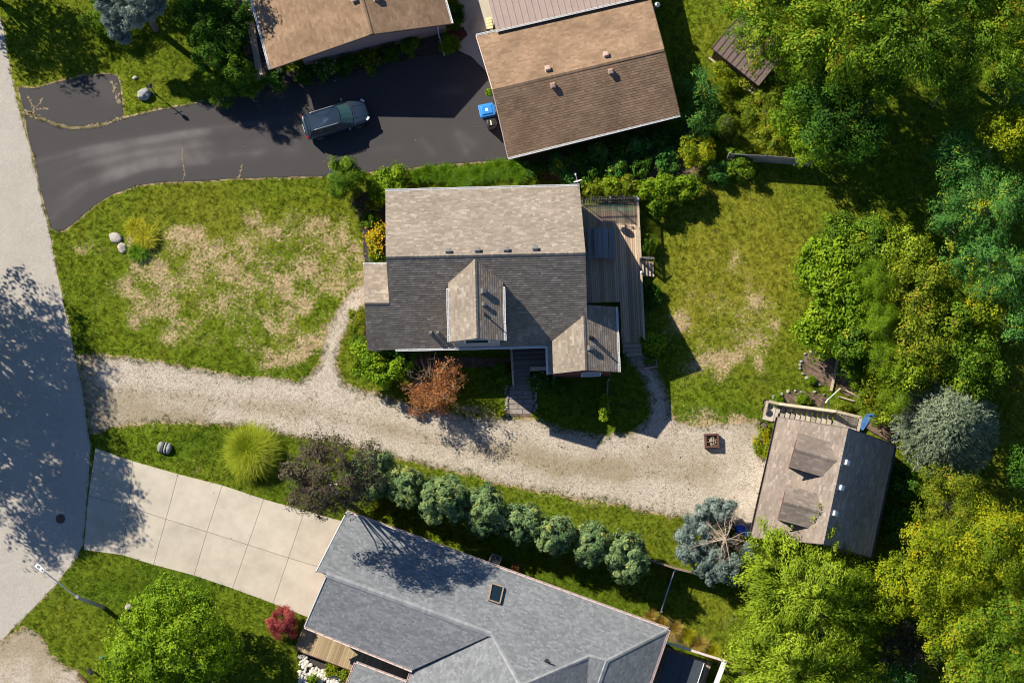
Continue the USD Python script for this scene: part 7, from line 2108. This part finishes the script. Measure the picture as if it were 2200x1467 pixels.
leafy("shrub", "green plant left of the front porch rail, upper", 1075, 795, 14, 1.0, "leaf_mid", 125, "shrub", crad=0.22, size=0.12)
leafy("shrub", "green plant left of the porch steps, lower", 1085, 815, 16, 0.8, "leaf_mid", 126, "shrub", crad=0.22, size=0.12)
t_, c_, cc_ = leafy("shrub", "dark rose bush right of the porch steps", 1158, 818, 24, 1.4, "leaf_dark", 127, "shrub", crad=0.26, size=0.11, per=30); flowers(t_, cc_, np.random.default_rng(9), "petal_white", 30, 0.07)
leafy("shrub", "low dark bush against the wing of the house", 1195, 820, 22, 0.8, "leaf_dark", 128, "shrub", crad=0.24, size=0.11, fill=0.1)
leafy("shrub", "small yellow mound left of the flagstones", 1079, 886, 8, 0.5, "leaf_yellow", 129, "shrub", crad=0.12, size=0.07)
leafy("shrub", "small olive mound right of the flagstones", 1152, 892, 9, 0.5, "leaf_olive", 130, "shrub", crad=0.12, size=0.07)
leafy("vine", "green climber on the thin board screen in the shaded lawn", 1297, 868, 12, 1.5, "leaf_bright", 131, "climber", ratio=1.7, crad=0.2, size=0.12)
leafy("vine", "sunlit lower end of the climber by the gravel", 1297, 895, 9, 1.2, "leaf_lime", 132, "climber", ratio=1.5, crad=0.18, size=0.11)
leafy("shrub", "round green shrub beside the deck steps", 1404, 738, 25, 1.7, "leaf_bright", 133, "shrub", crad=0.28, size=0.13, per=28, aspect=0.7)
leafy("shrub", "dark plant below the deck steps", 1340, 770, 12, 0.8, "leaf_dark", 134, "shrub", crad=0.2, size=0.11)
leafy("shrub", "greens growing in the planter box", 1396, 777, 11, 0.5, "leaf_mid", 135, "plants", ratio=0.5, crad=0.13, size=0.08)
leafy("shrub", "climbing plant on the outside of the deck railing", 1396, 525, 12, 1.0, "leaf_mid", 136, "shrub", ratio=2.2, crad=0.2, size=0.11)
leafy("shrub", "shaded shrub below the deck, beside the railing", 1403, 640, 18, 0.8, "leaf_dark", 137, "shrub", ratio=1.6, crad=0.22, size=0.11)
# north border of the deck and the shady strip by the garage
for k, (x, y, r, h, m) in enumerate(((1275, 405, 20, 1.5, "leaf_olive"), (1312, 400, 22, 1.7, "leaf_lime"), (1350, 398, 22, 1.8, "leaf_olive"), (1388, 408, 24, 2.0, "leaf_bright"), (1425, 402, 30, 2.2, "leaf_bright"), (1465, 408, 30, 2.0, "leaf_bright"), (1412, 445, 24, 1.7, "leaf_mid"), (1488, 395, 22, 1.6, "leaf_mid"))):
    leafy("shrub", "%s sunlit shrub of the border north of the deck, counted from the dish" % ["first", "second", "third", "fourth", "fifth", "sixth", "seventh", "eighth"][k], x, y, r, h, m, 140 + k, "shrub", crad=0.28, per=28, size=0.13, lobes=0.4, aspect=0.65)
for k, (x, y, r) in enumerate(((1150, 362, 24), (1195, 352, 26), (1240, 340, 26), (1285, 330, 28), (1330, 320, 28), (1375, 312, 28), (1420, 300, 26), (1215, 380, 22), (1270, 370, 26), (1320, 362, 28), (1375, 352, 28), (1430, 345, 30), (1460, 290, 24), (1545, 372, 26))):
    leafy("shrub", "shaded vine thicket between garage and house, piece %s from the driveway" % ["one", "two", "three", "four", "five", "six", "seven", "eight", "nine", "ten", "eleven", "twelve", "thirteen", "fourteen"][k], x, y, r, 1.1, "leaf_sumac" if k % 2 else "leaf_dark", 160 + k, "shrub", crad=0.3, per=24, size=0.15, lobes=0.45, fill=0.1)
leafy("shrub", "tiny bright bush at the garage corner above the blue bin", 1052, 198, 8, 0.8, "leaf_bright", 175, "shrub", crad=0.14, size=0.09)
rngs = np.random.default_rng(404)
NUM = ["one", "two", "three", "four", "five", "six", "seven", "eight", "nine", "ten", "eleven", "twelve", "thirteen", "fourteen", "fifteen", "sixteen"]
for k in range(16):
    x = 900 + k * 14.5 + rngs.normal(0, 3); y = (383 - (x - 900) * 0.075) + rngs.uniform(-11, 9)
    blades("tall_grass", "tall uncut green grass between driveway and house, tuft %s from the corner shrub" % NUM[k], x, y, rngs.uniform(20, 34), rngs.uniform(0.35, 0.6), 800, "blade_green", 180 + k, w=0.025)
# single clumps
blades("ornamental_grass", "big round mound of lime ornamental grass beside the gravel drive", 541, 972, 60, 1.75, 11000, "blade_lime", 200, w=0.026, arch=1.3)
blades("daylily_clump", "ring of golden-green daylily leaves around the pale rocks, main part", 314, 512, 34, 0.75, 1000, "blade_gold", 201, w=0.045, arch=1.5, cat="daylilies")
blades("daylily_clump", "daylily leaves above the pale rocks", 292, 490, 28, 0.7, 600, "blade_gold", 202, w=0.045, arch=1.5, cat="daylilies")
blades("daylily_clump", "greener daylily leaves below the pale rocks", 298, 542, 28, 0.65, 600, "blade_green", 203, w=0.045, arch=1.5, cat="daylilies")
for k, (x, y, r) in enumerate(((1398, 1325, 20), (1425, 1338, 18), (1452, 1352, 22), (1478, 1366, 22), (1505, 1385, 22), (1532, 1402, 22), (1560, 1425, 20))):
    blades("dry_grass", "straw-coloured grass clump %s along the grey house border" % ["one", "two", "three", "four", "five", "six", "seven"][k], x, y, r, 0.8, 700, "blade_straw" if k not in (3, 5) else "blade_gold", 210 + k, w=0.022)
leafy("shrub", "yellow-green weeds at the west wall of the coach garage", 1640, 948, 24, 0.5, "leaf_yellow", 220, "weeds", crad=0.22, size=0.09, ratio=1.5, fill=0.05)
leafy("shrub", "small vegetable bush in the garden bed by the stairs", 1725, 858, 15, 0.6, "leaf_bright", 221, "shrub", crad=0.2, size=0.09)
leafy("shrub", "greens at the corner of the garden bed by the pots", 1672, 860, 14, 0.5, "leaf_bright", 222, "shrub", crad=0.18, size=0.09)
leafy("shrub", "small green plant at the foot of the brown garden bed", 1745, 816, 9, 0.4, "leaf_bright", 223, "shrub", crad=0.16, size=0.09)
leafy("shrub", "low plants behind the garage stairs", 1815, 876, 18, 0.5, "leaf_olive", 224, "shrub", crad=0.2, size=0.09, ratio=0.6)
leafy("shrub", "yellow-green flowers in the bed below the porch deck", 712, 1440, 14, 0.5, "leaf_yellow", 225, "shrub", crad=0.2, size=0.09)
leafy("shrub", "olive bush below the porch deck", 742, 1452, 16, 0.7, "leaf_olive", 226, "shrub", crad=0.2, size=0.1)
leafy("shrub", "green bush at the lower edge among the white stones", 672, 1462, 14, 0.7, "leaf_bright", 227, "shrub", crad=0.2, size=0.1)
leafy("japanese_maple", "crimson rounded japanese maple at the corner of the concrete driveway", 606, 1334, 35, 1.9, "leaf_crimson", 230, "tree", crad=0.26, per=60, size=0.10, aspect=0.35, lobes=0.12, flat=0.6, ratio=1.1)
leafy("shrub", "small red-flowered plant by the north wall of the grey house", 1105, 1220, 9, 0.5, "leaf_orange", 231, "shrub", crad=0.16, size=0.09)
leafy("shrub", "yellowish shrub in the shade behind the purple tree", 788, 1085, 24, 1.0, "leaf_olive", 232, "shrub", crad=0.26, size=0.11)
leafy("plum_tree", "sparse purple-brown plum tree over the corner of the grey house", 706, 1028, 100, 11.0, "leaf_plum", 240, zr=2.6, crad=0.42, per=30, dens=1.0, size=0.14, lobes=0.55, bough=0.3, bark="bark_pale", ratio=0.85, fill=0.15)
# row of blue-green conifers
ROW = [(802, 1018, 48), (872, 1046, 44), (955, 1072, 55), (1044, 1098, 48), (1119, 1122, 42), (1194, 1147, 44), (1270, 1168, 43), (1350, 1195, 47)]
for k, (x, y, r) in enumerate(ROW):
    nm = ["first", "second", "third", "fourth", "fifth", "sixth", "seventh", "eighth"][k]
    leafy("hedge_conifer", "%s blue-green conifer of the row above the grey house, from the plum tree" % nm, x, y, r, [3.9, 3.7, 4.3, 4.1, 3.8, 3.9, 3.7, 4.2][k], "needle_teal", 250 + k, zr=1.9, ratio=[1.15, 1.0, 0.95, 1.1, 1.05, 0.95, 1.05, 1.15][k], crad=0.22, per=40, size=0.17, aspect=0.36, flat=0.9, lobes=0.25, bough=0.34, boughs=22, dens=1.3, bottom=-0.6, fill=0.6, up=0.4)
# the half-dead spruce
cS, bS = None, None
rng = np.random.default_rng(98)
ct = P(1560, 1148, 5.2); b3 = np.array([ct[0], ct[1] - 0.2, 0.0])
t_ = thing("dying_spruce", "blue spruce with bare dead crown at the corner of the coach garage", "tree", b3)
VV, FF, TT, n0 = [], [], [], 0
cl = [(1535, 1085, 20), (1565, 1092, 16), (1510, 1100, 22), (1490, 1125, 24), (1478, 1155, 24), (1485, 1185, 26), (1505, 1210, 24), (1540, 1195, 20), (1560, 1225, 24), (1535, 1232, 22), (1580, 1208, 18), (1612, 1178, 14), (1604, 1192, 16), (1545, 1110, 18), (1515, 1140, 18), (1512, 1172, 20), (1465, 1150, 14), (1468, 1185, 14), (1575, 1240, 14)]
for k, (x, y, r) in enumerate(cl):
    v, f, t, c_ = crown(rng, P(x, y, 1.5 + 0.25 * (k % 3)), np.array([r, r, r * 1.2]) / 33.0, 64, 38, 0.16, 0.25, 300 + k, 0.3, up=0.5, flat=0.9, aspect=0.34, bottom=-0.5)
    VV.append(v); FF.append(f + n0); TT.append(t); n0 += len(v)
v = np.vstack(VV); v[:, 2] = np.maximum(v[:, 2], 0.05)
obj("crown", (v, np.vstack(FF)), "needle_blue", t_, tint=np.concatenate(TT), kind="stuff")
rng = np.random.default_rng(99)
dead = MB()
dead.tube([b3, ct - [0, 0, 1.0], ct], [0.12, 0.07, 0.04], 7)
for k in range(20):
    a = rng.choice([2.2, 2.7, 3.1, 3.4, 1.9, 0.4, -0.2, -1.5, 1.3]) + rng.normal(0, 0.22); L = rng.uniform(0.6, 2.3); z = rng.uniform(2.6, 5.0)
    p0_ = np.array([b3[0], b3[1], z]); e = p0_ + [math.cos(a) * L, math.sin(a) * L, rng.uniform(-0.7, 0.1)]
    w1 = p0_ + (e - p0_) * 0.35 + rng.normal(0, 0.05, 3); w2 = p0_ + (e - p0_) * 0.7 + rng.normal(0, 0.09, 3)
    dead.tube([p0_, w1, w2, e], [0.032, 0.025, 0.016, 0.006], 5, cap=False)
    for j in range(14):
        q = p0_ + (e - p0_) * rng.uniform(0.3, 1); dead.tube([q, q + [rng.normal(0, .25), rng.normal(0, .25), rng.uniform(-.35, 0.05)]], [0.008, 0.003], 3, cap=False)
VV, FF, TT, n0 = [], [], [], 0
for k, (x, y, r) in enumerate([(1528, 1118, 20), (1548, 1130, 14), (1518, 1150, 20), (1535, 1168, 22), (1556, 1182, 18), (1510, 1130, 16), (1545, 1105, 16), (1588, 1180, 12)]):
    v, f, t, c_ = crown(rng, P(x, y, 1.3), np.array([r, r, r]) / 33.0, 34, 40, 0.16, 0.14, 340 + k, 0.4, aspect=0.2)
    VV.append(v); FF.append(f + n0); TT.append(t); n0 += len(v)
obj("withered_foliage", (np.vstack(VV), np.vstack(FF)), "leaf_plum", t_, tint=np.concatenate(TT), kind="stuff")
obj("dead_branches", dead, "bark_pale", t_, kind="stuff")

# --- street trees standing just outside the picture; their shade falls on the road and the upper lawn
leafy("street_tree", "tall street tree on the far side of the road, upper one", -285, 540, 165, 12.0, "leaf_mid", 280, crad=0.55, per=24, size=0.22, lobes=0.4, ratio=1.05, dens=1.2)
leafy("street_tree", "tall street tree on the far side of the road, lower one", -215, 785, 165, 11.8, "leaf_mid", 281, crad=0.55, per=24, size=0.22, lobes=0.4, dens=1.2)
leafy("street_tree", "tall tree beyond the upper left corner", -150, -140, 110, 9.0, "leaf_mid", 282, crad=0.55, per=24, size=0.22, lobes=0.5, dens=0.7)
leafy("street_tree", "tall tree beyond the top edge, behind the blue spruce", 190, -215, 120, 9.0, "leaf_mid", 283, crad=0.55, per=24, size=0.22, lobes=0.5, dens=0.55)
leafy("street_tree", "tall tree beyond the top edge, above the walk", 330, -130, 90, 9.5, "leaf_mid", 284, crad=0.55, per=24, size=0.22, lobes=0.5, dens=0.5)
